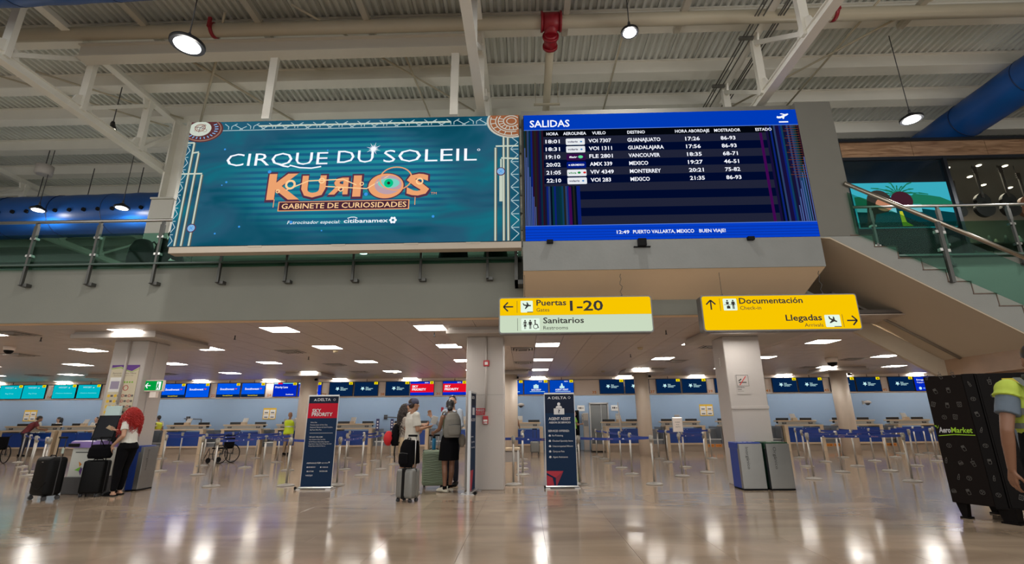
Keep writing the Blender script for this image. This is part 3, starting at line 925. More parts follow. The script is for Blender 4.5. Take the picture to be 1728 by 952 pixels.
for k in range(24):
    a = 2 * PI * k / 24
    p0 = (-6.15 + .25 * math.cos(a), 6.75 + .175 * math.sin(a)); p1 = (-6.15 + .32 * math.cos(a), 6.75 + .215 * math.sin(a))
    if sx0 < min(p0[0], p1[0]) and max(p0[1], p1[1]) < sz1 - .01: sg.append((*p0, *p1))
bars(sg, .018, pane_blue, 'clock_marks', clock, -.015)
# gear upper right
gear = cdisc(-.185, 6.78, .47, -.008, emis('drawn_silver', srgb(190, 190, 178), .9), 'drawn_gear', t, .36)
cdisc(-.185, 6.78, .43, -.010, emis('drawn_rust', srgb(150, 92, 60), .9), 'gear_plate', gear, .33)
for rr in (.40, .30, .25, .15, .09):
    n = 40; segs = []
    for k in range(n):
        a0, a1 = 2 * PI * k / n, 2 * PI * (k + 1) / n
        P0 = (-.185 + rr * math.cos(a0), 6.78 + rr * .77 * math.sin(a0)); P1 = (-.185 + rr * math.cos(a1), 6.78 + rr * .77 * math.sin(a1))
        if max(P0[0], P1[0]) < sx1 - .01 and max(P0[1], P1[1]) < sz1 - .01: segs.append((*P0, *P1))
    if segs: bars(segs, .018, MATS['drawn_silver'], 'gear_ring', gear, -.013)
sg = []
for k in range(36):
    a = 2 * PI * k / 36
    p0 = (-.185 + (.30 if k % 2 else .15) * math.cos(a), 6.78 + (.30 if k % 2 else .15) * .77 * math.sin(a)); p1 = (-.185 + .41 * math.cos(a), 6.78 + .41 * .77 * math.sin(a))
    if k % 2 == 0: p1 = (-.185 + .26 * math.cos(a), 6.78 + .26 * .77 * math.sin(a))
    if max(p0[0], p1[0]) < sx1 - .01 and max(p0[1], p1[1]) < sz1 - .01: sg.append((*p0, *p1))
bars(sg, .016, MATS['drawn_silver'], 'gear_teeth', gear, -.013)
# lettering
CT = [('CIRQUE', -5.570, -3.638, 5.945, .258), ('DU', -3.457, -2.774, 5.965, .258), ('SOLEIL', -2.584, -.836, 5.96, .257)]
for s_, a, b_, zb, cp in CT:
    text(t, s_, a, b_, zb, cp, -.006, white_px, bold=-.004)
bars([(-4.35, 5.94, -4.15, 5.885), (-4.15, 5.885, -3.93, 5.87), (-3.93, 5.87, -3.75, 5.90)], .025, white_px, 'lettering_swash', t)
text(t, 'o', -.83, -.77, 6.16, .07, -.006, white_px)
b = MB()
for k in range(8):
    a = PI * k / 8 + .1
    for sgn in (1, -1):
        L = .14 if k % 2 else .09
        b.flat([(-2.785 + .012 * math.cos(a + PI / 2), 6.245 + .012 * math.sin(a + PI / 2)), (-2.785 - .012 * math.cos(a + PI / 2), 6.245 - .012 * math.sin(a + PI / 2)), (-2.785 + sgn * L * math.cos(a), 6.245 + sgn * L * math.sin(a))], a=-.012, t=.002)
b.build('drawn_sparkle', white_px, t)
for s_, a, b_, zb, cp, mir in [('K', -4.70, -4.09, 5.255, .48, 0), ('U', -4.07, -3.62, 5.29, .40, 0), ('R', -3.56, -3.20, 5.33, .31, 1), ('I', -3.11, -2.96, 5.285, .39, 0), ('S', -2.12, -1.70, 5.29, .39, 0)]:
    text(t, s_, a - .03, b_ + .04, zb - .03, cp + .05, -.008, copper_dark, bold=.055, mirror=mir)
    text(t, s_, a, b_, zb, cp, -.012, copper, bold=.035, mirror=mir)
eye = MB().disc(-2.50, 5.47, .35, -.008, n=36, rz=.27).build('drawn_eye', copper_dark, t)
MB().disc(-2.50, 5.47, .325, -.011, n=36, rz=.25).build('eye_ring', copper, eye)
MB().disc(-2.46, 5.49, .25, -.014, n=32, rz=.19).build('eye_shade', emis('eye_mauve', srgb(190, 160, 170), .9), eye)
MB().disc(-2.45, 5.52, .20, -.017, n=32, rz=.10).build('eye_white', emis('eye_teal', srgb(120, 205, 190), .95), eye)
MB().disc(-2.45, 5.52, .085, -.020, n=24, rz=.085).build('iris', emis('iris_green', srgb(0, 190, 130), .95), eye)
MB().disc(-2.45, 5.52, .03, -.023, n=16).build('pupil', screen_black, eye)
ring(-2.32, 5.61, .225, .245, -.024, 32, 1.25).build('lens_ring', copper, eye)
bars([(-4.35, 5.42, -3.95, 5.60), (-3.95, 5.60, -3.30, 5.62), (-3.30, 5.62, -3.05, 5.50), (-3.62, 5.48, -2.85, 5.42), (-2.85, 5.42, -2.45, 5.68)], .02, gold, 'drawn_rod', t, -.016)
for x, z, r in ((-4.28, 5.53, .10), (-3.70, 5.60, .06), (-3.33, 5.42, .05), (-2.95, 5.52, .04), (-1.88, 5.55, .07), (-4.5, 5.40, .04)):
    ring(x, z, r * .6, r, -.017, 16).build('drawn_cog', gold, t)
for x in (-4.55, -1.95):
    bars([(x, 5.24, x, 5.08)], .014, copper, 'drawn_rod', t, -.010)
MB().flat([(-4.46, 5.0), (-2.05, 5.0), (-2.05, 5.19), (-4.46, 5.19)], a=-.009, t=.002).build('drawn_ribbon', copper, t)
MB().flat([(-4.44, 5.015), (-2.07, 5.015), (-2.07, 5.175), (-4.44, 5.175)], a=-.012, t=.002).build('drawn_ribbon', emis('ribbon_brown', srgb(74, 40, 56), .9), t)
text(t, 'GABINETE DE CURIOSIDADES', -4.39, -2.10, 5.045, .10, -.016, gold, bold=.01)
text(t, 'Patrocinador especial:', -4.253, -3.295, 4.747, .062, -.006, white_px, bold=0, slant=.2)
text(t, 'citibanamex', -3.223, -2.42, 4.752, .075, -.006, white_px, bold=.012)
bars([(-3.16, 4.84, -3.1, 4.862), (-3.1, 4.862, -3.03, 4.862), (-3.03, 4.862, -2.98, 4.84)], .012, white_px, 'logo_arc', t)
b = MB()
for k in range(6):
    a = PI / 3 * k
    b.disc(-2.33 + .045 * math.cos(a), 4.79 + .045 * math.sin(a), .024, -.006, n=10)
b.build('logo_flower', white_px, t)
text(t, 'TM', -1.667, -1.561, 5.284, .045, -.006, copper)
b = MB()
for k in range(14):
    b.disc(R.uniform(sx0 + .5, sx1 - .6), R.uniform(sz0 + .1, sz1 - .3), R.uniform(.012, .035), -.005, n=10)
b.build('drawn_dots', sky_dot, t, kind='stuff')

# ================================================================= DEPARTURES BOARD
t = thing('departures_board', 'blue and black departures board headed Salidas on the grey housing wall', 'screen', (0, YF, 0))
bx0, bx1 = .05, 5.165
MB().box(bx0 - .01, bx1 + .005, .016, .115, 4.34, 6.91).build('cabinet', black_metal, t)
def board(x0, x1, z0, z1, col, name, y=0.0, s=1.0):
    return MB().box(x0, x1, y, y + .012, z0, z1).build(name, emis(name + str(col), srgb(*col), s), t)
board(bx0, bx1, 6.575, 6.905, (0, 56, 176), 'header_band')
board(bx0, bx1, 6.43, 6.575, (2, 5, 12), 'column_header_band')
board(bx0, bx1, 4.35, 4.63, (4, 60, 190), 'footer_band')
bars([(bx0, 6.577, bx1, 6.577), (bx0, 4.628, bx1, 4.628)], .012, emis('thin_line', srgb(90, 130, 220), .8), 'divider_line', t, -.002)
bars([(bx0, 4.40, bx1, 4.40), (bx0, 4.45, bx1, 4.45), (bx0, 4.50, bx1, 4.50), (bx0, 4.56, bx1, 4.56)], .010, emis('thin_line2', srgb(10, 46, 150), .9), 'scan_line', t, -.002)
RH = (6.43 - 4.63) / 11.08
for i in range(11):
    zt = 6.43 - i * RH
    board(bx0, bx1, max(zt - RH, 4.632), zt - .002, (30, 33, 52) if i % 2 == 0 else (0, 9, 42), 'board_row')


def moire_material():
    m = bpy.data.materials.new('board_shimmer')
    m.use_nodes = True
    nt = m.node_tree; nt.nodes.clear()
    tc = nt.nodes.new('ShaderNodeTexCoord')
    sn = nt.nodes.new('ShaderNodeVectorMath'); sn.operation = 'SNAP'; sn.inputs[1].default_value = (.034, 9, .1625)
    nt.links.new(tc.outputs['Object'], sn.inputs[0])
    wn = nt.nodes.new('ShaderNodeTexWhiteNoise'); wn.noise_dimensions = '2D'
    mp = nt.nodes.new('ShaderNodeMapping'); mp.inputs['Scale'].default_value = (1, 1, 0)
    nt.links.new(sn.outputs[0], mp.inputs[0])
    nt.links.new(mp.outputs[0], wn.inputs['Vector'])
    cr = nt.nodes.new('ShaderNodeValToRGB'); cr.color_ramp.interpolation = 'CONSTANT'
    E = cr.color_ramp.elements
    cols = [(4, 14, 30), (8, 44, 66), (14, 34, 120), (44, 18, 34), (46, 66, 110), (8, 54, 60), (20, 24, 50), (34, 36, 30), (16, 62, 96), (24, 16, 60)]
    E[0].position = 0; E[0].color = (*srgb(*cols[0]), 1); E[1].position = .9; E[1].color = (*srgb(*cols[9]), 1)
    for i in range(1, 9):
        e = E.new(i / 10); e.color = (*srgb(*cols[i]), 1)
    nt.links.new(wn.outputs[0], cr.inputs[0])
    e = nt.nodes.new('ShaderNodeEmission'); e.inputs[1].default_value = .8
    nt.links.new(cr.outputs[0], e.inputs[0])
    o = nt.nodes.new('ShaderNodeOutputMaterial'); nt.links.new(e.outputs[0], o.inputs[0])
    return m


mo = moire_material()
MB().box(bx0, bx0 + .36, -.002, .0, 4.64, 6.57).build('shimmer_stripes', mo, t)
b = MB(); b.box(bx1 - .62, bx1, -.002, .0, 4.64, 6.57); b.build('shimmer_stripes', mo, t)
MB().box(bx0 + .36, bx0 + 1.0, -.002, .0, 4.64, 5.40).build('shimmer_stripes', mo, t)
MB().box(4.42, 4.47, -.004, -.002, 4.64, 6.42).box(.84, .89, -.004, -.002, 4.64, 5.38).build('shimmer_stripes', emis('violet', srgb(64, 8, 78), .9), t, kind='stuff')
b = MB()
for k in range(7):
    b.box(bx0 + .005 + k * .03, bx0 + .019 + k * .03, -.004, -.002, 4.64, 6.2 - k * .2)
    b.box(bx1 - .019 - k * .04, bx1 - .005 - k * .04, -.004, -.002, 4.64, 5.9 - k * .16)
b.build('shimmer_stripes', emis('pale_indigo', srgb(84, 104, 168), .8), t, kind='stuff')
b = MB()
for k in range(22):
    z = 6.55 - k * .05
    b.box(bx1 - .22 - .04 * (k % 3), bx1 - .02, -.005, -.003, z - .010, z)
b.build('shimmer_dashes', emis('ochre', srgb(110, 60, 30), .8), t, kind='stuff')
BT = [('SALIDAS', .163, .916, 6.639, .143), ('HORA', .474, .693, 6.457, .061), ('AEROLINEA', .786, 1.217, 6.457, .061), ('VUELO', 1.329, 1.583, 6.457, .061), ('DESTINO', 1.987, 2.315, 6.457, .061),
      ('HORA ABORDAJE', 2.876, 3.511, 6.457, .061), ('MOSTRADOR', 3.601, 4.085, 6.457, .061), ('ESTADO', 4.362, 4.660, 6.459, .058),
      ('12:49', 1.658, 1.878, 4.455, .062), ('PUERTO VALLARTA, MEXICO', 1.943, 3.010, 4.455, .062), ('BUEN VIAJE!', 3.097, 3.557, 4.455, .06)]
rows = [('18:01', 'VOI 7307', 1.675, 'GUANAJUATO', 2.589, '17:26', '86-93'), ('18:31', 'VOI 1311', 1.681, 'GUADALAJARA', 2.636, '17:56', '86-93'), ('19:10', 'FLE 2801', 1.685, 'VANCOUVER', 2.551, '18:35', '68-71'),
        ('20:02', 'AMX 339', 1.666, 'MEXICO', 2.323, '19:27', '46-51'), ('21:05', 'VIV 4349', 1.683, 'MONTERREY', 2.540, '20:21', '75-82'), ('22:10', 'VOI 283', 1.621, 'MEXICO', 2.325, '21:35', '86-93')]
for s_, a, b_, zb, cp in BT:
    text(t, s_, a, b_, zb, cp, -.006, white_px, bold=.016)
dk = emis('logo_dark', srgb(40, 30, 80), .9)
for i, (h, fl, fx, de, dx, bo, mo_) in enumerate(rows):
    zb = 6.288 - i * .1622
    for s_, a, b_ in ((h, .451, .717), (fl, 1.253, fx), (de, 1.976, dx), (bo, 3.048, 3.315), (mo_, 3.70, 3.972)):
        text(t, s_, a, b_, zb, .073, -.006, white_px, bold=.02, name='flight_text')
    bg = [(225, 228, 232), (225, 228, 232), (52, 12, 66), (0, 24, 120), (225, 228, 232), (225, 228, 232)][i]
    lg = MB().flat(rrect(.831, 1.184, zb - .042, zb + .09, .02, 3), a=-.004, t=.003).build('airline_plate', emis('plate%d%d' % (bg[0], bg[2]), srgb(*bg), .95), t)
    nm, a, b_, mt = [('volaris', .86, 1.05, dk), ('volaris', .86, 1.05, dk), ('flair', .88, 1.03, white_px), ('AEROMEXICO', .90, 1.15, white_px), ('viva', .85, 1.0, emis('logo_green', srgb(20, 140, 60), .9)), ('volaris', .86, 1.05, dk)][i]
    text(lg, nm, a, b_, zb + .005, .035, -.010, mt, bold=.03, name='airline_name')
    if i in (0, 1, 5):
        MB().flat([(1.09, zb + .02), (1.115, zb), (1.14, zb + .02), (1.115, zb + .04)], a=-.008, t=.003).build('airline_mark', emis('mark_blue', srgb(60, 130, 190), .9), lg)
    elif i == 2:
        MB().disc(1.09, zb + .025, .045, -.008, .003, 16, .03).build('airline_mark', emis('mark_green', srgb(90, 220, 150), .9), lg)
    elif i == 3:
        MB().disc(.875, zb + .02, .014, -.008, .003, 12).build('airline_mark', white_px, lg)
    elif i == 4:
        MB().disc(1.05, zb + .025, .03, -.008, .003, 12, .022).build('airline_mark', MATS['logo_green'], lg)
        MB().disc(1.15, zb + .025, .028, -.008, .003, 12, .02).build('airline_mark', emis('mark_red', srgb(210, 40, 40), .9), lg)
# plane icon
MB().flat([(4.79, 6.735), (4.81, 6.715), (4.86, 6.715), (4.99, 6.775), (5.02, 6.80), (5.005, 6.815), (4.95, 6.80), (4.87, 6.76), (4.83, 6.755), (4.805, 6.765)], a=-.004, t=.003).flat([(4.86, 6.81), (4.885, 6.82), (4.955, 6.80), (4.93, 6.785)], a=-.007, t=.003).flat([(4.88, 6.755), (4.90, 6.70), (4.92, 6.70), (4.95, 6.775)], a=-.007, t=.003).box(4.82, 4.99, -.007, -.004, 6.625, 6.65).build('plane_icon', white_px, t)
# little boxes under the board
o = MB().box(2.0, 2.14, 7.90, 7.99, 4.20, 4.33).box(1.93, 2.22, 7.97, 7.995, 4.19, 4.21).build('sensor_box', black_plastic)
tag(o, 'small black sensor box under the middle of the departures board', 'sensor')
for x, w in ((.42, 'left end'), (3.9, 'right end')):
    tag(MB().box(x, x + .11, 7.93, 7.995, 4.285, 4.345).build('cable_box', black_plastic), 'tiny black cable box under the %s of the departures board' % w, 'box')

# ================================================================= HANGING SIGNS
sign_yellow = emis('sign_yellow', srgb(246, 196, 0), .93)
sign_pale = emis('sign_pale', srgb(206, 222, 196), .88)
sign_ink = mat('sign_ink', (0.012, 0.012, 0.01), 0.6)
icon_white = emis('icon_white', srgb(226, 244, 226), .95)
frame_grey = mat('sign_frame', (.17, .17, .17), .4, metal=.5)
def arrow(parent, x, z, L, ang, w=.024):
    a = math.radians(ang); c, s_ = math.cos(a), math.sin(a)
    def P(u, v): return (x + u * c - v * s_, z + u * s_ + v * c)
    segs = [(*P(-L / 2, 0), *P(L / 2, 0)), (*P(L / 2 - .008, .004), *P(L / 2 - .08, .078)), (*P(L / 2 - .008, -.004), *P(L / 2 - .08, -.078))]
    return bars(segs, w, sign_ink, 'arrow', parent, -.010)
def plane_pict(parent, cx, cz, s_, flip=1, ang=0):
    base = [(-.40, .22), (-.28, .20), (-.12, .05), (-.05, .05), (-.14, .38), (-.02, .36), (.14, .05), (.30, .06), (.40, .14), (.44, .04), (.36, -.05), (.12, -.09), (-.16, -.30), (-.26, -.28), (-.10, -.06), (-.30, .02)]
    base = [(-.42, .22), (-.33, .24), (-.22, .10), (.02, .08), (-.02, .34), (.08, .32), (.22, .06), (.40, .04), (.44, -.02), (.40, -.08), (.18, -.08), (-.10, -.36), (-.20, -.34), (-.06, -.06), (-.30, .0)]
    a = math.radians(ang)
    p = [(cx + flip * (u * math.cos(a) - v * math.sin(a)) * s_, cz + (u * math.sin(a) + v * math.cos(a)) * s_) for u, v in base]
    return MB().flat(p, a=-.012, t=.003).build('plane_icon', sign_ink, parent)
def man_pict(b, cx, z0, h, dress=False):
    r = h * .09
    b.disc(cx, z0 + h - r, r, -.012, .003, 12)
    if dress:
        b.flat([(cx - h * .13, z0 + h * .80), (cx + h * .13, z0 + h * .80), (cx + h * .06, z0 + h * .55), (cx + h * .17, z0 + h * .27), (cx - h * .17, z0 + h * .27), (cx - h * .06, z0 + h * .55)], a=-.012, t=.003)
        b.flat([(cx - h * .08, z0), (cx - h * .02, z0), (cx - h * .02, z0 + h * .3), (cx - h * .08, z0 + h * .3)], a=-.012, t=.003)
        b.flat([(cx + h * .02, z0), (cx + h * .08, z0), (cx + h * .08, z0 + h * .3), (cx + h * .02, z0 + h * .3)], a=-.012, t=.003)
    else:
        b.flat([(cx - h * .15, z0 + h * .80), (cx + h * .15, z0 + h * .80), (cx + h * .11, z0 + h * .40), (cx - h * .11, z0 + h * .40)], a=-.012, t=.003)
        b.flat([(cx - h * .10, z0), (cx - h * .02, z0), (cx - h * .02, z0 + h * .42), (cx - h * .10, z0 + h * .42)], a=-.012, t=.003)
        b.flat([(cx + h * .02, z0), (cx + h * .10, z0), (cx + h * .10, z0 + h * .42), (cx + h * .02, z0 + h * .42)], a=-.012, t=.003)
    b.flat([(cx - h * .22, z0 + h * .45), (cx - h * .17, z0 + h * .42), (cx - h * .11, z0 + h * .78), (cx - h * .16, z0 + h * .80)], a=-.012, t=.003)
    b.flat([(cx + h * .22, z0 + h * .45), (cx + h * .17, z0 + h * .42), (cx + h * .11, z0 + h * .78), (cx + h * .16, z0 + h * .80)], a=-.012, t=.003)
YS = 8.05
def hanging_sign(label, x0, x1, z0, z1, wires, yaw=0.0):
    t = thing('hanging_sign', label, 'sign', (0, YS, 0))
    MB().prism(rrect(x0 - .02, x1 + .02, z0 - .02, z1 + .02, .045, 5), 0.002, .20).build('frame', frame_grey, t)
    w = MB()
    for i, x in enumerate(wires):
        if i % 2:
            pts = [(x + .018 * math.sin(k * 2.1) + .01 * math.sin(k * 5), .08, z1 + .02 + (3.80 - z1 - .02) * k / 10) for k in range(11)]
            w.path(pts, .005, 5)
        else:
            w.tube((x, .08, z1), (x, .08, 3.80), .0035, n=5)
        w.box(x - .015, x + .015, .065, .095, z1 + .01, z1 + .05).box(x - .03, x + .03, .05, .11, 3.775, 3.80)
    w.build('suspension_wire', dark_grey, t)
    return t
t = hanging_sign('yellow and pale green hanging sign pointing left to gates 1-20 and restrooms', -.407, 2.152, 2.728, 3.32, (.02, 1.69))
MB().flat([(-.407, 3.022), (2.152, 3.022)] + rrect(-.407, 2.152, 2.728, 3.32, .035, 5)[:12], a=.0, t=.004).build('yellow_face', sign_yellow, t)
MB().flat([(2.152, 3.020), (-.407, 3.020)] + rrect(-.407, 2.152, 2.728, 3.32, .035, 5)[12:], a=.0, t=.004).build('pale_face', sign_pale, t)
for s_, a, b_, zb, cp, bo in [('Puertas', .216, .724, 3.189, .096, .02), ('Gates', .214, .433, 3.082, .062, 0), ('1-20', .784, 1.346, 3.092, .168, .02), ('Sanitarios', .323, 1.010, 2.880, .096, .018), ('Restrooms', .326, .738, 2.773, .06, 0)]:
    text(t, s_, a, b_, zb, cp, -.008, sign_ink, bold=bo)
arrow(t, -.265, 3.171, .17, 180)
bars([(-.114, 3.273, -.114, 3.066), (-.109, 2.969, -.109, 2.756)], .006, sign_ink, 'divider', t, -.008)
ic = MB().flat(rrect(-.053, .154, 3.07, 3.274, .015, 3), a=-.005, t=.003).build('icon_panel', icon_white, t)
plane_pict(ic, .05, 3.19, .17)
bars([(.055, 3.075, .155, 3.075)], .012, sign_ink, 'icon_bar', ic, -.010)
ic = MB().flat(rrect(-.047, .264, 2.759, 2.965, .015, 3), a=-.005, t=.003).build('icon_panel', icon_white, t)
b = MB(); man_pict(b, .018, 2.785, .155, True); man_pict(b, .105, 2.785, .155)
b.disc(.187, 2.925, .014, -.012, .003, 12)
b.flat([(.178, 2.91), (.196, 2.91), (.198, 2.87), (.23, 2.865), (.25, 2.80), (.238, 2.797), (.22, 2.85), (.18, 2.855)], a=-.012, t=.003)
b.build('pictogram', sign_ink, ic)
ring(.195, 2.825, .032, .042, -.012, 18).build('pictogram', sign_ink, ic)
t = hanging_sign('all yellow hanging sign for check-in and arrivals', 3.018, 5.582, 2.728, 3.308, (3.40, 5.10))
MB().flat(rrect(3.018, 5.582, 2.728, 3.308, .035, 5), a=.0, t=.004).build('yellow_face', sign_yellow, t)
for s_, a, b_, zb, cp, bo in [('Documentación', 3.636, 4.694, 3.174, .096, .02), ('Check-in', 3.639, 3.988, 3.069, .062, 0), ('Llegadas', 4.366, 4.962, 2.873, .098, .02), ('Arrivals', 4.659, 4.963, 2.766, .058, 0)]:
    text(t, s_, a, b_, zb, cp, -.008, sign_ink, bold=bo)
arrow(t, 3.158, 3.16, .17, 90)
arrow(t, 5.448, 2.863, .17, 0)
bars([(3.311, 3.265, 3.311, 3.057), (5.299, 2.969, 5.299, 2.753)], .006, sign_ink, 'divider', t, -.008)
ic = MB().flat(rrect(3.366, 3.594, 3.06, 3.263, .015, 3), a=-.005, t=.003).build('icon_panel', icon_white, t)
b = MB(); man_pict(b, 3.53, 3.085, .155)
b.disc(3.435, 3.225, .014, -.012, .003, 12).flat([(3.41, 3.205), (3.46, 3.205), (3.455, 3.165), (3.415, 3.165)], a=-.012, t=.003).box(3.375, 3.50, -.015, -.012, 3.155, 3.161).box(3.42, 3.475, -.015, -.012, 3.09, 3.135).box(3.437, 3.458, -.015, -.012, 3.135, 3.145)
b.build('pictogram', sign_ink, ic)
ic = MB().flat(rrect(5.007, 5.259, 2.757, 2.962, .015, 3), a=-.005, t=.003).build('icon_panel', icon_white, t)
plane_pict(ic, 5.125, 2.875, .18, 1, -20)
bars([(5.14, 2.763, 5.255, 2.763)], .012, sign_ink, 'icon_bar', ic, -.010)

# ================================================================= STAIRS
st = thing('staircase', 'concrete staircase with glass balustrade descending to the right below the board', 'stairs', (0, 0, 0))
concrete = mat('stair_concrete', (.28, .285, .27), .85, vary=.08, scale=3, bump=.2, bscale=50)
soffit_m = mat('stair_soffit', (.50, .42, .32), .85, vary=.04, scale=1.5)
TX0, TZ0, RUN, RISE = 5.70, 4.344, .360, .2145
n_st = 11
up = [(5.30, 4.38)]
x, z = TX0, TZ0
up = [(5.17, TZ0), (TX0, TZ0)]
edge = []
for k in range(n_st):
    edge.append((x, z))
    up += [(x + RUN, z), (x + RUN, z - RISE)]
    x += RUN; z -= RISE
slope = (2.63 - 4.35) / (8.12 - 5.33)
def sz(xx): return 4.35 + (xx - 5.33) * slope
xe = x
prof = up + [(xe, z), (xe, max(sz(xe), 1.6)), (5.33, 4.33), (5.17, 4.32)]
MB().prism(prof, 8.0, 8.10, 'y').build('stringer', concrete, st)
MB().prism(prof[:-3] + [(xe, max(sz(xe), 1.6) + .10), (5.33, 4.335), (5.17, 4.325)], 8.10, 9.96, 'y').build('step_body', concrete, st)
MB().prism([(5.17, 4.318), (5.33, 4.30), (8.43, sz(8.43) - .03), (8.43, sz(8.43)), (5.33, 4.33), (5.17, 4.33)], 8.003, 10.02, 'y').build('stair_underside', soffit_m, st)
MB().prism([(5.17, 4.0), (8.43, sz(8.43) - .45), (8.43, sz(8.43) - .03), (5.17, 4.30)], 10.0, 10.08, 'y').build('stair_side_panel', soffit_m, st)
nos = mat('nosing_brown', (.13, .09, .07), .6, vary=.3, scale=20)
for (ex, ez) in edge:
    MB().box(ex - .015, ex + RUN + .01, 7.988, 9.96, ez, ez + .018).build('tread', nos, st)
    MB().box(ex + RUN - .008, ex + RUN + .006, 7.992, 9.96, ez - RISE + .018, ez).build('riser', nos, st)
def soff(y, xx0, xx1, r, name, m):
    MB().tube((xx0, y, sz(xx0) - .05), (xx1, y, sz(xx1) - .05), r, n=8).build(name, m, st)
MB().tube((6.2, 9.60, sz(6.2) - .06), (8.40, 9.60, sz(8.40) - .06), .028, n=8).build('conduit', mat('soffit_conduit', (.25, .21, .17), .6), st)
hr = MB().tube((5.75, 7.97, 5.34), (9.6, 7.97, 5.34 - (9.6 - 5.75) * .534), .036, n=16).build('handrail', mat('handrail_bronze', (.42, .38, .32), .25, metal=1.0), st)
for xx in (7.18, 9.0):
    zt = 5.34 - (xx - 5.75) * .534
    zb = 4.344 - int((xx - TX0) / RUN) * RISE
    MB().box(xx - .03, xx + .03, 7.93, 7.985, zb - .02, zt - .02).build('balustrade_post', rail_dark, st)
    for dz in (.22, .55):
        MB().box(xx - .085, xx - .035, 7.94, 8.0, zt - dz, zt - dz + .05).build('glass_clamp', chrome, st)
        MB().box(xx + .035, xx + .085, 7.94, 8.0, zt - dz - .02, zt - dz + .03).build('glass_clamp', chrome, st)
def gpane(xa, xb):
    za, zb_ = 5.34 - (xa - 5.75) * .534 - .18, 5.34 - (xb - 5.75) * .534 - .18
    MB().prism([(xa, za), (xb, zb_), (xb, zb_ - .78), (xa, za - .78)], 7.955, 7.965).build('glass_pane', glass_green, st)
gpane(5.76, 7.14); gpane(7.22, 8.96)
mwall = MB().box(8.43, 8.62, 7.9, 10.02, 2.08, 2.43).box(8.62, 13, 7.9, 10.02, 1.95, 2.08).build('landing_cladding', marble_brown)
tag(mwall, 'brown marble clad beam under the foot of the staircase', 'beam')
MB().box(8.9, 13, 9.3, 9.5, 0, 1.95).build('wall_dark', mat('dark_wall', (.05, .045, .04), .7), None, kind='structure')

# ================================================================= GUITAR SHOP
sh = thing('shop_front', 'upper level shop front with wood fascia, a lit screen and guitars behind glass', 'shop', (0, 10.9, 0))
frm = mat('shop_frame', (.018, .022, .03), .35, metal=.4)
MB().box(7.5, 16, -.06, .1, 7.93, 8.00).build('top_frame', frm, sh)
MB().box(7.5, 16, -.04, .06, 7.42, 7.50).build('transom', frm, sh)
wood = bpy.data.materials.new('walnut_panel'); wood.use_nodes = True
nt = wood.node_tree; b_ = nt.nodes['Principled BSDF']
tc = nt.nodes.new('ShaderNodeTexCoord'); mp = nt.nodes.new('ShaderNodeMapping'); mp.inputs['Scale'].default_value = (.35, 1, 3.2)
nz = nt.nodes.new('ShaderNodeTexNoise'); nz.inputs['Scale'].default_value = 3.5; nz.inputs['Detail'].default_value = 8; nz.inputs['Distortion'].default_value = 1.8
cr = nt.nodes.new('ShaderNodeValToRGB'); cr.color_ramp.elements[0].position = .35; cr.color_ramp.elements[0].color = (.16, .085, .045, 1); cr.color_ramp.elements[1].position = .65; cr.color_ramp.elements[1].color = (.34, .21, .125, 1)
nt.links.new(tc.outputs['Object'], mp.inputs[0]); nt.links.new(mp.outputs[0], nz.inputs['Vector']); nt.links.new(nz.outputs[0], cr.inputs[0]); nt.links.new(cr.outputs[0], b_.inputs['Base Color']); b_.inputs['Roughness'].default_value = .35
for a, c in ((7.5, 7.86), (7.94, 9.70), (9.71, 11.5), (11.51, 13.4), (13.41, 16)):
    MB().box(a, c, 0, .04, 7.50, 7.93).build('wood_panel', wood, sh)
for xx in (7.88, 10.38, 12.95):
    MB().box(xx - .04, xx + .04, -.05, .06, 4.62, 7.45 if xx > 8 else 7.95).build('mullion', frm, sh)
MB().box(7.5, 7.84, .02, .03, 4.62, 7.42).box(7.92, 10.34, .02, .03, 4.62, 7.42).build('dark_pane', mat('dark_pane', (.006, .012, .018), .12), sh)
MB().box(10.42, 12.91, .02, .03, 4.62, 7.42).box(12.99, 16, .02, .03, 4.62, 7.42).build('glass_pane', glass_clear, sh)
# spotlight on the fascia
tag(MB().tube((12.55, 10.75, 7.95), (12.55, 10.55, 7.86), .05, .07, n=12).box(12.5, 12.6, 10.74, 10.86, 7.9, 8.0).build('fascia_spot', black_metal), 'small black spotlight on the wood fascia at the right edge', 'lamp')
# video screen
vs = thing('video_screen', 'lit video screen in the shop window showing a beach picture with a palm', 'screen', (0, 10.84, 0))
vx0, vx1, vz0, vz1 = 7.98, 10.24, 5.62, 6.78
MB().box(vx0, vx1, 0, .05, vz0, vz1).build('picture', emis('vid_sky', srgb(60, 176, 196), .85), vs)
g1, g2, dk_, sk = emis('vid_green', srgb(30, 120, 90), .8), emis('vid_dark_green', srgb(8, 60, 66), .8), emis('vid_dark', srgb(12, 30, 40), .8), emis('vid_skin', srgb(190, 130, 100), .85)
MB().flat([(vx0, vz0), (vx1, vz0), (vx1, vz0 + .35), (9.3, vz0 + .5), (8.6, vz0 + .62), (vx0, vz0 + .5)], a=-.004, t=.002).build('picture_ground', g2, vs)
MB().flat([(9.2, 6.12), (vx1, 6.10), (vx1, 6.26), (10.0, 6.38), (9.7, 6.44), (9.4, 6.48), (9.25, 6.34)], a=-.006, t=.002).build('picture_shrubs', g1, vs)
MB().flat([(vx0, 6.1), (8.5, 6.08), (8.4, 6.3), (8.1, 6.42), (vx0, 6.4)], a=-.006, t=.002).build('picture_shrubs', g1, vs)
MB().flat([(vx0, 6.02), (8.9, 5.98), (8.9, 6.16), (vx0, 6.18)], a=-.007, t=.002).flat([(9.2, 6.0), (9.5, 6.0), (9.5, 6.2), (9.2, 6.2)], a=-.007, t=.002).build('picture_wall', emis('vid_pale', srgb(110, 190, 200), .85), vs)
b = MB()
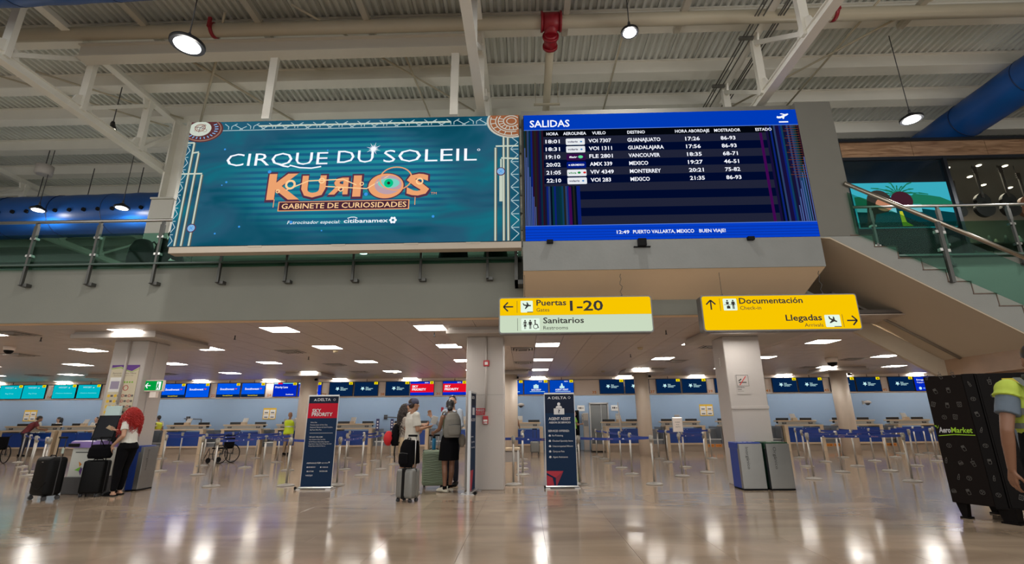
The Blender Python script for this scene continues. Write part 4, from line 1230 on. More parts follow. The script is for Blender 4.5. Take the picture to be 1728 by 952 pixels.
for k in range(13):
    a = PI * (k + .3) / 13; L = .62 + .15 * math.sin(k * 2)
    pts = [(9.02 + L * u * math.cos(a), min(6.45 + L * u * math.sin(a) * .8 - .18 * u * u, 6.77)) for u in (0, .35, .7, 1)]
    for p, q in zip(pts, pts[1:]):
        d = Vector((q[0] - p[0], q[1] - p[1])); n_ = Vector((-d.y, d.x)).normalized() * .02 if d.length > 1e-4 else Vector((0, 0))
        b.flat([(p[0] - n_.x, p[1] - n_.y), (p[0] + n_.x, p[1] + n_.y), (q[0] + n_.x * .5, q[1] + n_.y * .5), (q[0] - n_.x * .5, q[1] - n_.y * .5)], a=-.009, t=.002)
b.build('picture_palm', g1, vs)
MB().disc(9.08, 6.30, .26, -.012, .002, 24, .24).build('picture_palm_crown', emis('vid_brown', srgb(70, 34, 46), .8), vs)
MB().disc(8.55, 6.28, .30, -.014, .002, 24, .30).flat([(8.25, 6.3), (8.15, 5.66), (8.65, 5.66), (8.75, 6.2)], a=-.015, t=.002).build('picture_hair', emis('vid_hair', srgb(60, 56, 50), .8), vs)
MB().disc(8.64, 6.20, .20, -.018, .002, 24, .17).build('picture_face', sk, vs)
MB().flat([(8.3, 5.64), (9.1, 5.64), (9.0, 5.95), (8.75, 6.02), (8.4, 5.95)], a=-.019, t=.002).build('picture_shirt', emis('vid_teal', srgb(14, 84, 92), .8), vs)
MB().flat([(8.95, 6.02), (9.02, 6.02), (9.06, 5.75), (9.2, 5.64), (8.95, 5.64)], a=-.022, t=.002).build('picture_bottle', emis('vid_yellow', srgb(190, 200, 50), .8), vs)
# interior
si = structure('shop_interior')
MB().box(7.5, 16, 13.8, 13.9, 4.62, 8.0).build('back_panel', mat('shop_back', (.16, .13, .10), .7), si)
MB().box(10.35, 16, 11.0, 13.8, 7.45, 7.5).build('shop_ceiling', mat('shop_ceiling', (.28, .25, .23), .5), si)
MB().box(10.35, 10.40, 11.0, 13.8, 4.62, 7.45).build('partition', frm, si)
for k, (x_, y_) in enumerate([(10.9, 11.4), (11.3, 12.2), (11.0, 12.9), (11.9, 11.9), (12.3, 11.35), (12.7, 12.4), (12.0, 13.1), (13.2, 11.6), (13.6, 12.6), (11.6, 11.3)]):
    tag(MB().lathe([(.05, -.01), (.06, 0)], (x_, y_, 7.45), 14).build('downlight', emis('warm_downlight', (1, .85, .6), 6.0)), 'small warm downlight in the guitar shop ceiling', 'light', 'guitar shop downlights')
ld = bpy.data.lights.new('shop_light', 'AREA'); ld.shape = 'RECTANGLE'; ld.size = 3; ld.size_y = 1.6; ld.energy = 60; ld.color = (1, .85, .62)
lo = bpy.data.objects.new('shop_light', ld); lo.location = (12.3, 12.3, 7.40); link(lo)
def guitar(x, y, z, s_, label, m, face=0.0):
    t = thing('guitar', label, 'guitar', (x, y, z), face, 'guitars hanging in the shop window')
    pr = []
    for k in range(40):
        a = 2 * PI * k / 40
        v = math.sin(a)
        w = (.19 + .035 * (-v)) * (1 - .28 * math.exp(-((v - .15) / .28) ** 2))
        pr.append((w * math.cos(a) * s_, .25 * v * s_))
    MB().prism(pr, -.045, .045).build('body', m, t)
    MB().box(-.027 * s_, .027 * s_, -.06, -.03, .15 * s_, .68 * s_).build('neck', mat('guitar_neck', (.03, .018, .012), .4), t)
    b = MB().prism([(-.035 * s_, .68 * s_), (.035 * s_, .68 * s_), (.045 * s_, .84 * s_), (-.045 * s_, .84 * s_)], -.055, -.035)
    for k in range(3):
        for sg_ in (-1, 1):
            b.tube((sg_ * .04 * s_, -.045, (.71 + .045 * k) * s_), (sg_ * .065 * s_, -.045, (.71 + .045 * k) * s_), .008, n=6)
    b.build('headstock', mat('guitar_neck', (.03, .018, .012), .4), t)
    MB().disc(0, .02 * s_, .05 * s_, -.047, .003, 18).build('sound_hole', black_plastic, t)
    MB().tube((0, 0, .84 * s_), (0, 0, 7.45 - z), .006, n=5).build('hanging_cord', black_plastic, t)
gb = mat('guitar_black', (.010, .008, .008), .3)
guitar(10.85, 11.35, 6.28, .9, 'small dark guitar hanging nearest the window frame', gb)
guitar(11.42, 11.3, 6.35, 1.25, 'large black guitar hanging in the middle of the shop window', gb)
guitar(12.05, 11.3, 6.35, 1.25, 'black guitar with wide body hanging right of the large black one', gb)
guitar(12.50, 11.35, 6.30, 1.1, 'slim copper brown guitar hanging near the curved wooden arm', mat('guitar_copper', (.22, .08, .04), .3))
t = thing('curved_wood_arm', 'curved pale wooden arm hanging at the right end of the guitar shop', 'ornament', (12.75, 11.25, 6.1))
MB().path([(-.05, 0, 1.25), (0, 0, 1.15), (.08, 0, 1.0), (.25, 0, .8), (.5, 0, .65), (.7, 0, .45), (.78, 0, .2), (.72, 0, -.1)], lambda u: .035 + .05 * u, 12).build('arm', mat('arm_wood', (.40, .24, .12), .35), t)
sh_m = mat('shelf_dark', (.05, .035, .025), .6)
for k, z_ in enumerate((4.85, 5.25, 5.62)):
    t = thing('display_shelf', 'dark display shelf in the guitar shop, %s' % ['lowest', 'middle', 'top'][k], 'shelf', (0, 12.4, z_))
    MB().box(10.6, 15.5, -.3, .3, 0, .04).build('shelf_board', sh_m, t)
    for j in range(16):
        x_ = 10.8 + j * .28 + R.uniform(-.05, .05)
        h = R.uniform(.16, .30)
        o = MB().lathe([(.05, 0), (.07, h * .3), (.04, h * .7), (.02, h)], (x_, 12.3 + R.uniform(-.12, .12), z_ + .04), 10).build('souvenir', mat('souv%d' % (j % 4), [(.35, .3, .24), (.12, .10, .08), (.30, .22, .15), (.06, .06, .05)][j % 4], .4))
        tag(o, 'small %s souvenir vase on the %s shelf of the guitar shop' % (['cream', 'brown', 'tan', 'black'][j % 4], ['lowest', 'middle', 'top'][k]), 'souvenir', 'souvenirs on the %s shop shelf' % ['lowest', 'middle', 'top'][k])

# ================================================================= COUNTER SCREENS
ORD = ['first', 'second', 'third', 'fourth', 'fifth', 'sixth', 'seventh', 'eighth', 'ninth', 'tenth', 'eleventh', 'twelfth', 'thirteenth', 'fourteenth', 'fifteenth', 'sixteenth', 'seventeenth', 'eighteenth', 'nineteenth', 'twentieth']
SW = [(-23.32, '14', 'wj', 'Bag Drop'), (-22.24, '15', 'wj', 'Bag Drop'), (-20.83, '16', 'wj', 'Check-in Assistance'), (-19.70, '17', 'wj', 'Check-in Assistance'),
      (-16.88, '19', 'sw', 1), (-15.80, '20', 'sw', 1), (-14.70, '21', 'sw', 0), (-13.30, '22', 'sw', 1), (-12.17, '23', 'sw', 1), (-10.73, '24', 'pl', 0), (-9.62, '25', 'pl', 0),
      (-8.20, '26', 'gp', 0), (-7.07, '27', 'gp', 0), (-5.67, '28', 'gp', 0), (-4.57, '29', 'sp', 0), (-3.12, '30', 'sp', 0),
      (-.61, '32', 'bd', 'BAG DROP'), (.49, '33', 'bd', 'BAG DROP'), (1.62, '34', 'bd', 'AGENT ASSIST'),
      (3.82, '35', 'gp', 0), (4.93, '36', 'gp', 0), (6.30, '37', 'gp', 0), (7.42, '38', 'gp', 0), (8.84, '39', 'gp', 0), (9.9, '40', 'gp', 0), (11.34, '41', 'gp', 0), (12.45, '42', 'gp', 0), (13.83, '43', 'gp', 0), (14.94, '44', 'gp', 0), (16.33, '45', 'gp', 0), (17.43, '46', 'am', 0)]
pix = {k: emis('px_' + k, srgb(*c), s) for k, c, s in (('cyan', (0, 176, 190), .95), ('blue', (0, 84, 226), .95), ('navy', (6, 34, 70), .9), ('deepnavy', (6, 26, 80), .9), ('red', (222, 16, 36), .95), ('royal', (0, 40, 190), .95), ('cblue', (0, 66, 180), .9))}
pale_cyan = emis('pale_cyan', srgb(120, 225, 230), .95)
star_px = emis('star_px', srgb(190, 230, 235), .95)
for n_, (x, num, kind, w) in enumerate(SW):
    lab = {'wj': 'bright cyan check-in screen tagged ' + num, 'sw': 'bright blue airline screen tagged ' + num, 'pl': 'blue priority lane screen tagged ' + num, 'gp': 'dark navy screen with a white star tagged ' + num,
           'sp': 'red sky priority screen tagged ' + num, 'bd': 'deep blue %s screen tagged ' % str(w).lower() + num, 'am': 'deep blue baggage drop screen tagged ' + num}[kind] + ' over the counters'
    t = thing('counter_screen', lab, 'screen', (x, 21.84, 2.43), 0, 'screens above the check-in counters')
    hw, H = .538, .585
    MB().box(-hw, hw, 0, .05, -.02, H + .02).tube((0, .02, H), (0, .02, H + .13), .012, n=6).build('bezel', screen_black, t)
    def P(x0, x1, z0, z1, m, name='picture', y=-.003, par=None):
        return MB().box(x0, x1, y, y + .002, z0, z1).build(name, m, par or t)
    a, b_ = -hw + .02, hw - .02
    if kind == 'wj':
        p = P(a, b_, 0, H, pix['cyan'])
        text(p, 'WESTJET', -.30, .10, .45, .06, -.006, star_px); MB().flat([(.15, .45), (.22, .50), (.20, .45)], a=-.006, t=.002).flat([(.17, .46), (.25, .47), (.20, .44)], a=-.009, t=.002).build('logo_mark', star_px, p)
        text(p, w, -.22 if len(w) < 10 else -.38, .16 if len(w) < 10 else .38, .20, .055, -.006, pale_cyan)
    elif kind == 'sw':
        p = P(a, b_, 0, H, pix['blue'])
        text(p, 'Southwest', -.38, .26, .30, .085, -.006, white_px, bold=.02)
        MB().flat([(.29, .37), (.40, .37), (.345, .31)], a=-.006, t=.002).build('logo_heart', emis('heart_red', srgb(226, 60, 60), .95), p)
        if w:
            q = P(a, b_, 0, .11, pix['navy'], 'status_bar', -.005)
            text(q, 'Cerrado/Closed', -.22, .22, .035, .045, -.008, tag_yellow, bold=.02)
    elif kind == 'pl':
        p = P(a, b_, 0, H, pix['royal'])
        q = MB()
        P(a, a + .28, H - .05, H, star_px, 'top_stripe', -.005); P(a + .18, a + .38, H - .05, H, pix['red'], 'top_stripe', -.007); P(a + .4, b_, H - .03, H, pale_cyan, 'top_stripe', -.005)
        text(p, 'Priority Lane', -.45, .12, .36, .085, -.006, white_px, bold=.02)
        text(p, 'Southwest', .06, .40, .06, .05, -.006, white_px, bold=.02)
    elif kind == 'gp':
        p = P(a, b_, 0, H, pix['navy'])
        pts = []
        for k in range(10):
            an = PI / 2 + 2 * PI * k / 10 + PI; r_ = .10 if k % 2 == 0 else .048
            pts.append((-.16 + r_ * math.cos(an), .31 + r_ * .95 * math.sin(an)))
        MB().flat(pts, a=-.006, t=.002).build('logo_star', star_px, p)
        for q, s_ in enumerate(('Grupo', 'Aeroportuario', 'del Pacifico')):
            text(p, s_, -.03, (.10, .30, .22)[q], .345 - q * .055, .038, -.006, star_px, bold=.03)
    elif kind == 'sp':
        P(a, b_, 0, H, pix['royal'])
        p = P(a, b_, .12, .49, pix['red'], 'red_field', -.005)
        text(p, 'SKY', -.44, -.18, .33, .09, -.008, white_px, bold=.03); text(p, 'PRIORITY', -.44, .18, .20, .09, -.008, white_px, bold=.03)
        text(t, 'DELTA', .12, .28, .515, .045, -.008, white_px, bold=.02)
    elif kind == 'bd':
        p = P(a, b_, 0, H, pix['cblue'])
        text(p, w, -.20 if w[0] == 'B' else -.29, .22 if w[0] == 'B' else .29, .15, .065, -.006, white_px, bold=.02)
        P(-.28, .38, .095, .115, star_px, 'subtitle', -.006)
        text(p, 'DELTA', .12, .28, .515, .045, -.006, white_px, bold=.02)
        m = MB()
        if w[0] == 'B':
            m.flat([(-.11, .24), (.11, .24), (.11, .39), (-.11, .39)], a=-.006, t=.002).flat([(-.04, .39), (.04, .39), (.04, .42), (-.04, .42)], a=-.006, t=.002)
        else:
            m.flat([(-.09, .24), (.12, .24), (.12, .33), (-.09, .33)], a=-.006, t=.002).disc(.01, .42, .035, -.006, .002, 12).flat([(-.04, .33), (.06, .33), (.05, .39), (-.03, .39)], a=-.008, t=.002)
        m.build('icon', star_px, p)
    else:
        p = P(a, b_, 0, H, pix['royal'])
        text(p, 'Entrega de', -.42, .0, .43, .06, -.006, white_px, bold=.02); text(p, 'Baggage drop', -.42, .02, .33, .045, -.006, white_px)
        MB().disc(-.33, .10, .06, -.006, .002, 16).build('logo_mark', star_px, p); text(p, 'AEROMEXICO', -.22, .30, .08, .05, -.006, star_px)
    g_ = P(b_ - .17, b_ - .01, H - .10, H + .01, tag_yellow, 'number_tag', -.009)
    text(g_, num, b_ - .13, b_ - .05, H - .085, .065, -.012, tag_black, bold=.03)
# little orange numbers and vents on the bulkhead
for x, s_ in ((-21.5, '16'), (-17.5, '18'), (-14.0, '22'), (-11.45, '24'), (-8.95, '26'), (-6.35, '28'), (-3.85, '30'), (3.05, '35'), (5.60, '37'), (8.12, '39'), (10.6, '41'), (13.12, '43'), (15.62, '45')):
    o = text(None, s_, x - .09, x + .09, 2.44, .10, 21.893, orange_label, name='bulkhead_number', bold=.02)
    tag(o, 'small orange number %s painted on the bulkhead between screens' % s_, 'number', 'orange bulkhead numbers')

# ================================================================= COUNTERS
counter_groups = []
def make_counter(x0, x1, label, open_right=False):
    w = x1 - x0
    t = thing('check_in_counter', label, 'counter', (x0, 21.8, 0), 0, 'check-in counters')
    MB().box(.06, w - .1, .04, .8, 0, .28).build('plinth', stone_base, t)
    MB().box(-.0, w, -.06, .75, 1.0, 1.055, .006).build('worktop', wood_light, t)
    MB().box(-.1, w - .08, .25, .62, 1.185, 1.24, .006).build('upper_shelf', wood_light, t)
    MB().box(.02, .16, -.03, .75, .0, 1.0).build('side_panel', wood_light, t)
    MB().box(w - .14, w - .0, -.03, .75, .0, 1.0).build('side_panel', wood_light, t)
    MB().box(.16, w - .14, -.03, .70, .28, .345).build('bottom_rail', wood_light, t)
    h = (w - .30) / 2
    for k in (0, 1):
        p = MB().box(.16 + k * h + .004, .16 + (k + 1) * h - .004, -.02, .02, .35, .945, .004).build('front_panel', counter_blue, t)
        MB().disc(.16 + h + (-.06 if k == 0 else .06), .90, .014, -.021, .004, 10).build('lock', chrome, p)
    MB().box(-.06, w - .12, .30, .32, 1.055, 1.185).build('glass_screen', mat('frosted_acrylic', (.40, .40, .38), .3), t)
    for k, xx in enumerate((.10, w - .42)):
        p = MB().box(xx, xx + .17, .28, .298, 1.085, 1.155).build('plate', dark_grey, t)
        text(p, 'FedEx' if False else '-', xx + .03, xx + .14, 1.11, .06, .274, paper)
    return t
mon_m = mat('monitor_black', (.008, .008, .01), .3)
def monitor(x, w, label):
    t = thing('monitor', label, 'monitor', (x, 22.36, 1.055), 0, 'monitors behind the counters')
    MB().box(-w / 2, w / 2, 0, .035, .06, .285, .006).build('screen_back', mon_m, t)
    MB().box(-.03, .03, .03, .06, 0, .2).box(-.11, .11, -.0, .16, 0, .012).build('stand', mon_m, t)
def card(x, lean, label):
    t = thing('card_holder', label, 'card holder', (x, 22.22, 1.24), 0, 'card holders on the counters')
    MB().prism([(-.10, 0), (.10, 0), (.10 + lean * .2, .10), (-.10 + lean * .2, .10)], -.12, .05).build('base', wood_light, t)
    MB().prism([(-.11 + lean * .2, .08), (.11 + lean * .2, .08), (.11 + lean * 1.25, .27), (-.11 + lean * 1.25, .27)], -.03, .0).build('card', paper, t)
CU = [(-23.29, -20.75, '14 and 15', 0), (-20.60, -18.9, '16 and 17', 0), (-18.3, -16.6, '18 and 19', 0), (-15.91, -14.11, '20 and 21', 0), (-13.33, -11.53, '22 and 23', 0), (-10.95, -9.25, '24 and 25', 0), (-8.42, -6.67, '26 and 27', 0),
      (-5.85, -4.2, '28 and 29', 0), (-3.4, -1.7, '30 and 31', 0), (-.95, .75, '32 and 33', 0), (3.42, 5.05, '35 and 36', 0), (5.98, 7.67, '37 and 38', 0), (8.45, 10.15, '39 and 40', 0), (11.0, 12.64, '41 and 42', 0), (13.42, 15.12, '43 and 44', 0), (15.75, 17.45, '45 and 46', 0)]
for a, b_, s_, _ in CU:
    make_counter(a, b_, 'blue fronted check-in counter with pale wood tops below screens ' + s_)
    w = b_ - a
    monitor(a + w * .16, .54, 'black monitor at the left end of the counter below screens ' + s_)
    monitor(a + w * .78, .50, 'black monitor at the right end of the counter below screens ' + s_)
    cx = a + w * .42
    card(cx, -.02 * cx * .25, 'small slanted card holder on the counter below screens ' + s_)
# conveyors between the counters
for i, ((_, b_, s1, _2), (a2, _3, s2, _4)) in enumerate(zip(CU, CU[1:])):
    if a2 - b_ < .3 or (b_ < 1 and a2 > 3):
        continue
    x0, x1 = b_ + .02, a2 - .02
    t = thing('baggage_conveyor', 'grey baggage conveyor between the counters below screens %s and %s' % (s1[-2:], s2[:2]), 'conveyor', (x0, 21.95, 0), 0, 'baggage conveyors')
    w = x1 - x0
    MB().box(0, w, 0, 1.4, 0, .30).build('base', stone_base, t)
    MB().box(0, .05, 0, 1.4, .3, 1.0).box(w - .05, w, 0, 1.4, .3, 1.0).build('side_guard', grey_machine, t)
    MB().box(.05, w - .05, .1, 1.4, .30, .48).box(.05, w - .05, .5, 1.4, .48, .9).build('belt_body', grey_machine, t)
    MB().box(.06, w - .06, .02, .1, .46, .50).build('roller', chrome, t)
    if b_ > 7:
        for k, xx in enumerate((.08, w - .34)):
            p = MB().box(xx, xx + .26, -.004, 0, .17, .28).build('warning_label', orange_label, t)
            text(p, 'NO SUBIR', xx + .03, xx + .23, .20, .04, -.007, print_dark, bold=.02)
# notices on the wall
for x, w in ((-23.9, 'at the far left edge'), (-12.2, 'left of the man in the yellow vest'), (8.45, 'left of the right square column'), (14.7, 'behind the right round column')):
    t = thing('notice_frame', 'yellow edged wall notice with four sheets ' + w, 'notice', (x, 23.58, 1.46))
    MB().box(-.31, .31, 0, .012, 0, .52).build('frame', mat('notice_yellow', (.72, .45, .02), .6), t)
    for q in range(4):
        cx, cz = (-.15 if q % 2 == 0 else .15), (.04 if q < 2 else .25)
        s_ = MB().box(cx - .13, cx + .13, -.004, 0, cz, cz + .19).build('sheet', paper, t)
        MB().box(cx - .08, cx + .08, -.006, -.004, cz + .04, cz + .08).build('print_block', print_dark, s_)
for x in (2.62, 4.2):
    t = thing('door_notice', 'white notice beside the grey back door, %s side' % ('left' if x < 3 else 'right'), 'notice', (x, 23.58, 1.72))
    p = MB().box(-.17, .17, 0, .008, 0, .26).build('sheet', paper, t)
    MB().box(-.11, -.06, -.003, 0, .10, .18).box(-.04, .02, -.003, 0, .10, .18).box(.04, .12, -.003, 0, .12, .15).build('print_block', print_dark, p)
    t = thing('card_reader', 'grey keypad below the notice at the %s of the back door' % ('left' if x < 3 else 'right'), 'keypad', (x + .1, 23.55, 1.2))
    MB().box(-.09, .09, 0, .05, 0, .4, .01).build('body', chrome, t)
    MB().box(-.05, .05, -.004, 0, .25, .34).box(-.05, .05, -.004, 0, .08, .14).build('display', dark_grey, t)
t = thing('shelf_unit', 'dark open shelf unit beyond the agent assist banner', 'shelf', (2.0, 23.0, 0))
MB().box(-.45, .45, .35, .4, 0, 1.75).box(-.45, -.4, 0, .4, 0, 1.75).box(.4, .45, 0, .4, 0, 1.75).build('carcass', black_plastic, t)
for k in range(7):
    MB().box(-.4, .4, 0, .35, .05 + k * .27, .08 + k * .27).build('shelf_board', black_metal, t)
    MB().box(-.36 + .1 * (k % 2), .25 - .06 * (k % 3), .04, .3, .082 + k * .27, .22 + k * .27, .01).build('stored_bundle', dark_grey, t)
t = thing('scale_stand', 'pale upright scale stand left of the grey back door', 'stand', (2.70, 22.6, 0))
MB().box(-.12, .12, -.05, .05, 0, 1.62, .015).build('post', column_white, t)
MB().box(-.14, .14, -.12, .12, 0, .04).build('foot', grey_machine, t)
MB().box(-.09, .09, -.07, -.05, 1.05, 1.3).build('display', grey_machine, t)
t = thing('grey_trolley', 'small grey box trolley in front of the back door', 'trolley', (3.05, 22.0, 0))
MB().box(-.2, .3, -.2, .2, .05, .32, .01).build('bin', stone_base, t)
MB().box(-.22, .32, -.22, .22, .0, .05).build('base', black_plastic, t)
# red strobe
tag(MB().box(-9.95, -9.82, 21.82, 21.9, 2.26, 2.36, .01).build('fire_strobe', red_iron), 'small red fire strobe under the priority lane screen', 'alarm')
tag(MB().box(-3.98, -3.86, 23.53, 23.6, 1.75, 1.95, .01).build('alarm_call_point', red_iron), 'small red alarm box on the blue wall above the group', 'alarm')
for x in (-16.1, -6.6):
    t = thing('swing_mount', 'grey swing arm on the wall above the %s counter' % ('far left' if x < -10 else 'banner side'), 'arm', (x, 23.5, 1.42))
    MB().tube((0, .1, .1), (0, -.2, .1), .02, n=8).tube((0, -.2, .1), (.9, -.3, .06), .02, n=8).tube((.9, -.3, .06), (.9, -.3, -.1), .02, n=8).box(-.08, .08, .04, .1, 0, .2).build('arm', dark_grey, t)

# ================================================================= STANCHIONS
ST = {}
def stanchion_proto():
    t = thing('belt_stanchion', '', 'stanchion', (0, 0, 0), 0, 'belt stanchions of the queue lanes')
    MB().lathe([(.175, 0), (.175, .012), (.15, .026), (.05, .034), (.035, .05)], n=28).build('base', mat('base_steel', (.30, .285, .26), .5, metal=.6), t)
    MB().tube((0, 0, .03), (0, 0, .86), .0225, n=12).build('post', post_steel, t)
    MB().tube((0, 0, .84), (0, 0, .985), .034, n=14).tube((0, 0, .985), (0, 0, .992), .030, n=14).box(-.012, .012, -.045, .045, .90, .965).box(-.045, .045, -.012, .012, .90, .965).build('belt_cassette', mat('cassette_grey', (.36, .34, .30), .4, metal=.5), t)
    return t
sp = [(-4.07, 11.07), (-5.15, 11.03), (-6.74, 10.97), (-.27, 11.02), (1.13, 11.0), (2.69, 11.0), (8.21, 11.27), (6.43, 11.78),
      (-10.39, 14.42), (-8.59, 13.32), (-6.70, 12.95), (-4.16, 12.97), (-.08, 12.98), (2.64, 12.96), (3.73, 12.48), (4.61, 13.31), (7.94, 13.21), (9.29, 13.45), (-13.2, 13.4),
      (-6.75, 14.44), (-5.19, 14.65), (-4.16, 14.63), (-.1, 14.57), (2.7, 14.68), (4.52, 14.77), (7.92, 14.75), (9.34, 14.79), (10.97, 14.8), (-14.3, 14.47), (-8.54, 15.45),
      (-10.29, 16.1), (-5.2, 16.18), (-4.19, 16.25), (-.12, 16.31), (2.63, 16.19), (4.53, 16.48), (9.35, 16.33), (10.99, 16.51), (12.73, 16.27), (-16.2, 16.19),
      (-12.24, 17.78), (-10.34, 17.65), (-8.54, 17.42), (-5.24, 17.74), (-.1, 17.99), (2.72, 17.94), (4.59, 17.82), (6.43, 17.92), (9.45, 18.0), (10.94, 18.0), (12.74, 18.04), (14.34, 18.2), (-18.16, 17.94),
      (-14.0, 19.38), (-10.35, 19.37), (-6.69, 19.1), (-5.21, 19.54), (2.62, 19.01), (14.26, 19.89), (15.38, 19.99), (14.39, 19.17), (-11.6, 12.1), (-12.4, 12.85)]
sp = sorted(sp, key=lambda p: (sum(p[1] > b for b in (12.2, 14.0, 15.6, 17.0, 18.7)), p[0]))
proto = None
rown = ['front', 'second', 'third', 'fourth', 'fifth', 'last']
cnts = {}
pre = {(0, -4.07): 'standing right behind the sky priority banner', (0, 1.13): 'standing right behind the agent assist banner', (0, 2.69): 'holding the end of the front blue belt', (0, -.27): 'just right of the middle column'}
for x, y in sp:
    r = sum(y > b for b in (12.2, 14.0, 15.6, 17.0, 18.7))
    cnts[r] = cnts.get(r, 0) + 1
    if proto is None:
        o = proto = stanchion_proto(); o.location = (x, y, 0)
    else:
        o = copy_tree(proto); o.location = (x, y, 0)
    o['label'] = 'steel belt stanchion in the %s queue row, %s' % (rown[r], pre.get((r, x), ORD[cnts[r] - 1] + ' from the left'))
    ST[(x, y)] = o
def near(x, y):
    return min(ST, key=lambda p: (p[0] - x) ** 2 + (p[1] - y) ** 2)
belt_txt = mat('belt_print', (.45, .25, .30), .7)
def belt(a, b_, z=.93, printed=True):
    a = near(*a); b_ = near(*b_)
    o = ST[a]
    d = Vector((b_[0] - a[0], b_[1] - a[1], 0)); L = d.length
    if L < .1:
        return
    u = d / L
    m = MB()
    nseg = 6
    for k in range(nseg):
        s0, s1 = .04 + (L - .08) * k / nseg, .04 + (L - .08) * (k + 1) / nseg
        sag = lambda s_: -.022 * math.sin(PI * s_ / L)
        p0, p1 = u * s0, u * s1
        n_ = Vector((-u.y, u.x, 0)) * .0012
        vs = [m.b.verts.new(q) for q in (p0 + n_ + Vector((0, 0, z - .026 + sag(s0))), p1 + n_ + Vector((0, 0, z - .026 + sag(s1))), p1 + n_ + Vector((0, 0, z + .026 + sag(s1))), p0 + n_ + Vector((0, 0, z + .026 + sag(s0))),
                                         p0 - n_ + Vector((0, 0, z - .026 + sag(s0))), p1 - n_ + Vector((0, 0, z - .026 + sag(s1))), p1 - n_ + Vector((0, 0, z + .026 + sag(s1))), p0 - n_ + Vector((0, 0, z + .026 + sag(s0))))]
        for f in ((0, 1, 2, 3), (7, 6, 5, 4), (0, 4, 5, 1), (3, 2, 6, 7)):
            m.b.faces.new([vs[i] for i in f])
    bo = m.build('retractable_belt', belt_blue, o)
    if printed and a[1] < 14.2:
        ang = math.atan2(u.y, u.x)
        k = 0
        s_ = .3
        while s_ < L - .3:
            if k % 2:
                text(bo, 'Delta', 0, .13, z - .03, .022, 0, belt_txt, rot=(0, 0, ang), loc=(u.x * s_ + u.y * .004, u.y * s_ - u.x * .004, 0), name='belt_print')
            else:
                q = MB().flat([(0, z - .028), (.05, z - .028), (.025, z + .0)], a=0, t=.001).build('belt_print', paper, bo); q.rotation_euler = (0, 0, ang); q.location = (u.x * s_ + u.y * .004, u.y * s_ - u.x * .004, 0)
            s_ += .32; k += 1
for ch in ([(-.27, 11.02), (1.13, 11.0), (2.69, 11.0)],
           [(-5.15, 11.03), (-4.07, 11.07), (-4.16, 12.97), (-4.16, 14.63), (-4.19, 16.25)], [(-5.19, 14.65), (-5.2, 16.18), (-5.24, 17.74), (-5.21, 19.54)], [(-6.7, 12.95), (-5.15, 11.03)],
           [(-6.74, 10.97), (-6.70, 12.95), (-6.75, 14.44)], [(-8.59, 13.32), (-8.54, 15.45), (-8.54, 17.42)], [(-10.39, 14.42), (-10.29, 16.1), (-10.34, 17.65), (-10.35, 19.37)],
           [(-12.24, 17.78), (-10.34, 17.65)], [(-8.54, 17.42), (-10.34, 17.65)], [(-8.54, 15.45), (-6.75, 14.44)], [(-13.2, 13.4), (-14.3, 14.47), (-16.2, 16.19), (-18.16, 17.94)], [(-11.6, 12.1), (-12.4, 12.85), (-13.2, 13.4)], [(-14.0, 19.38), (-12.24, 17.78)],
           [(-.27, 11.02), (-.08, 12.98), (-.1, 14.57), (-.12, 16.31), (-.1, 17.99)],
           [(2.69, 11.0), (2.64, 12.96), (2.7, 14.68), (2.63, 16.19), (2.72, 17.94), (2.62, 19.01)], [(4.52, 14.77), (4.53, 16.48), (4.59, 17.82), (6.43, 17.92)], [(3.73, 12.48), (4.61, 13.31)], [(4.61, 13.31), (4.52, 14.77)],
           [(6.43, 11.78), (8.21, 11.27)], [(7.94, 13.21), (7.92, 14.75)], [(9.29, 13.45), (9.34, 14.79), (9.35, 16.33), (9.45, 18.0)], [(6.43, 11.78), (7.94, 13.21)], [(8.21, 11.27), (9.29, 13.45)], [(7.94, 13.21), (9.29, 13.45)],
           [(10.97, 14.8), (10.99, 16.51), (10.94, 18.0)], [(12.73, 16.27), (12.74, 18.04)], [(14.34, 18.2), (14.39, 19.17)], [(14.26, 19.89), (15.38, 19.99)], [(9.34, 14.79), (10.97, 14.8)], [(9.35, 16.33), (10.99, 16.51)], [(10.99, 16.51), (12.73, 16.27)], [(12.74, 18.04), (14.34, 18.2)]):
    for a, b_ in zip(ch, ch[1:]):
        belt(a, b_)
# second belt of the front lane and one to the column
o = ST[near(-.27, 11.02)]
MB().box(-.20, -.03, -.001, .001, .90, .955).box(-.03, -.02, -.01, .01, .89, .965).build('retractable_belt', belt_blue, o)
# printed lane signs on two stanchions
for x, y, nm in ((-5.24, 17.74, 'left'), (-5.21, 19.54, 'right')):
    t = thing('lane_sign', 'narrow dark blue lane sign on a stanchion behind the red bag, %s one' % nm, 'sign', (*near(x, y), .99))
    MB().box(-.055, .055, -.012, .012, 0, .42).build('panel', mat('lane_blue', (.02, .02, .10), .5), t)
    for k in range(3):
        MB().box(-.025, .025, -.014, -.012, .09 + k * .1, .14 + k * .1).build('print_block', paper, t)
# framed paper sign on a post
t = thing('post_sign', 'white framed paper sign standing on a stanchion between the two right lanes', 'sign', (3.73, 12.48, .99))
MB().box(-.125, .125, -.012, .012, .02, .36, .003).tube((0, 0, 0), (0, 0, .03), .012, n=8).build('frame', chrome, t)
p = MB().box(-.112, .112, -.015, -.012, .03, .35).build('sheet', wall_beige, t)
for k, (s_, w) in enumerate((('PRIMERA', .06), ('FILA', .035), ('ABIERTA', .06))):
    text(p, s_, -w, w, .24 - k * .055, .02, -.018, print_dark)
tag(MB().tube((2.76, 14.68, .99), (2.71, 14.68, 1.80), .03, .012, n=8).build('banner_pole', column_white), 'tall thin white pole rising from a stanchion left of the right round column', 'pole')
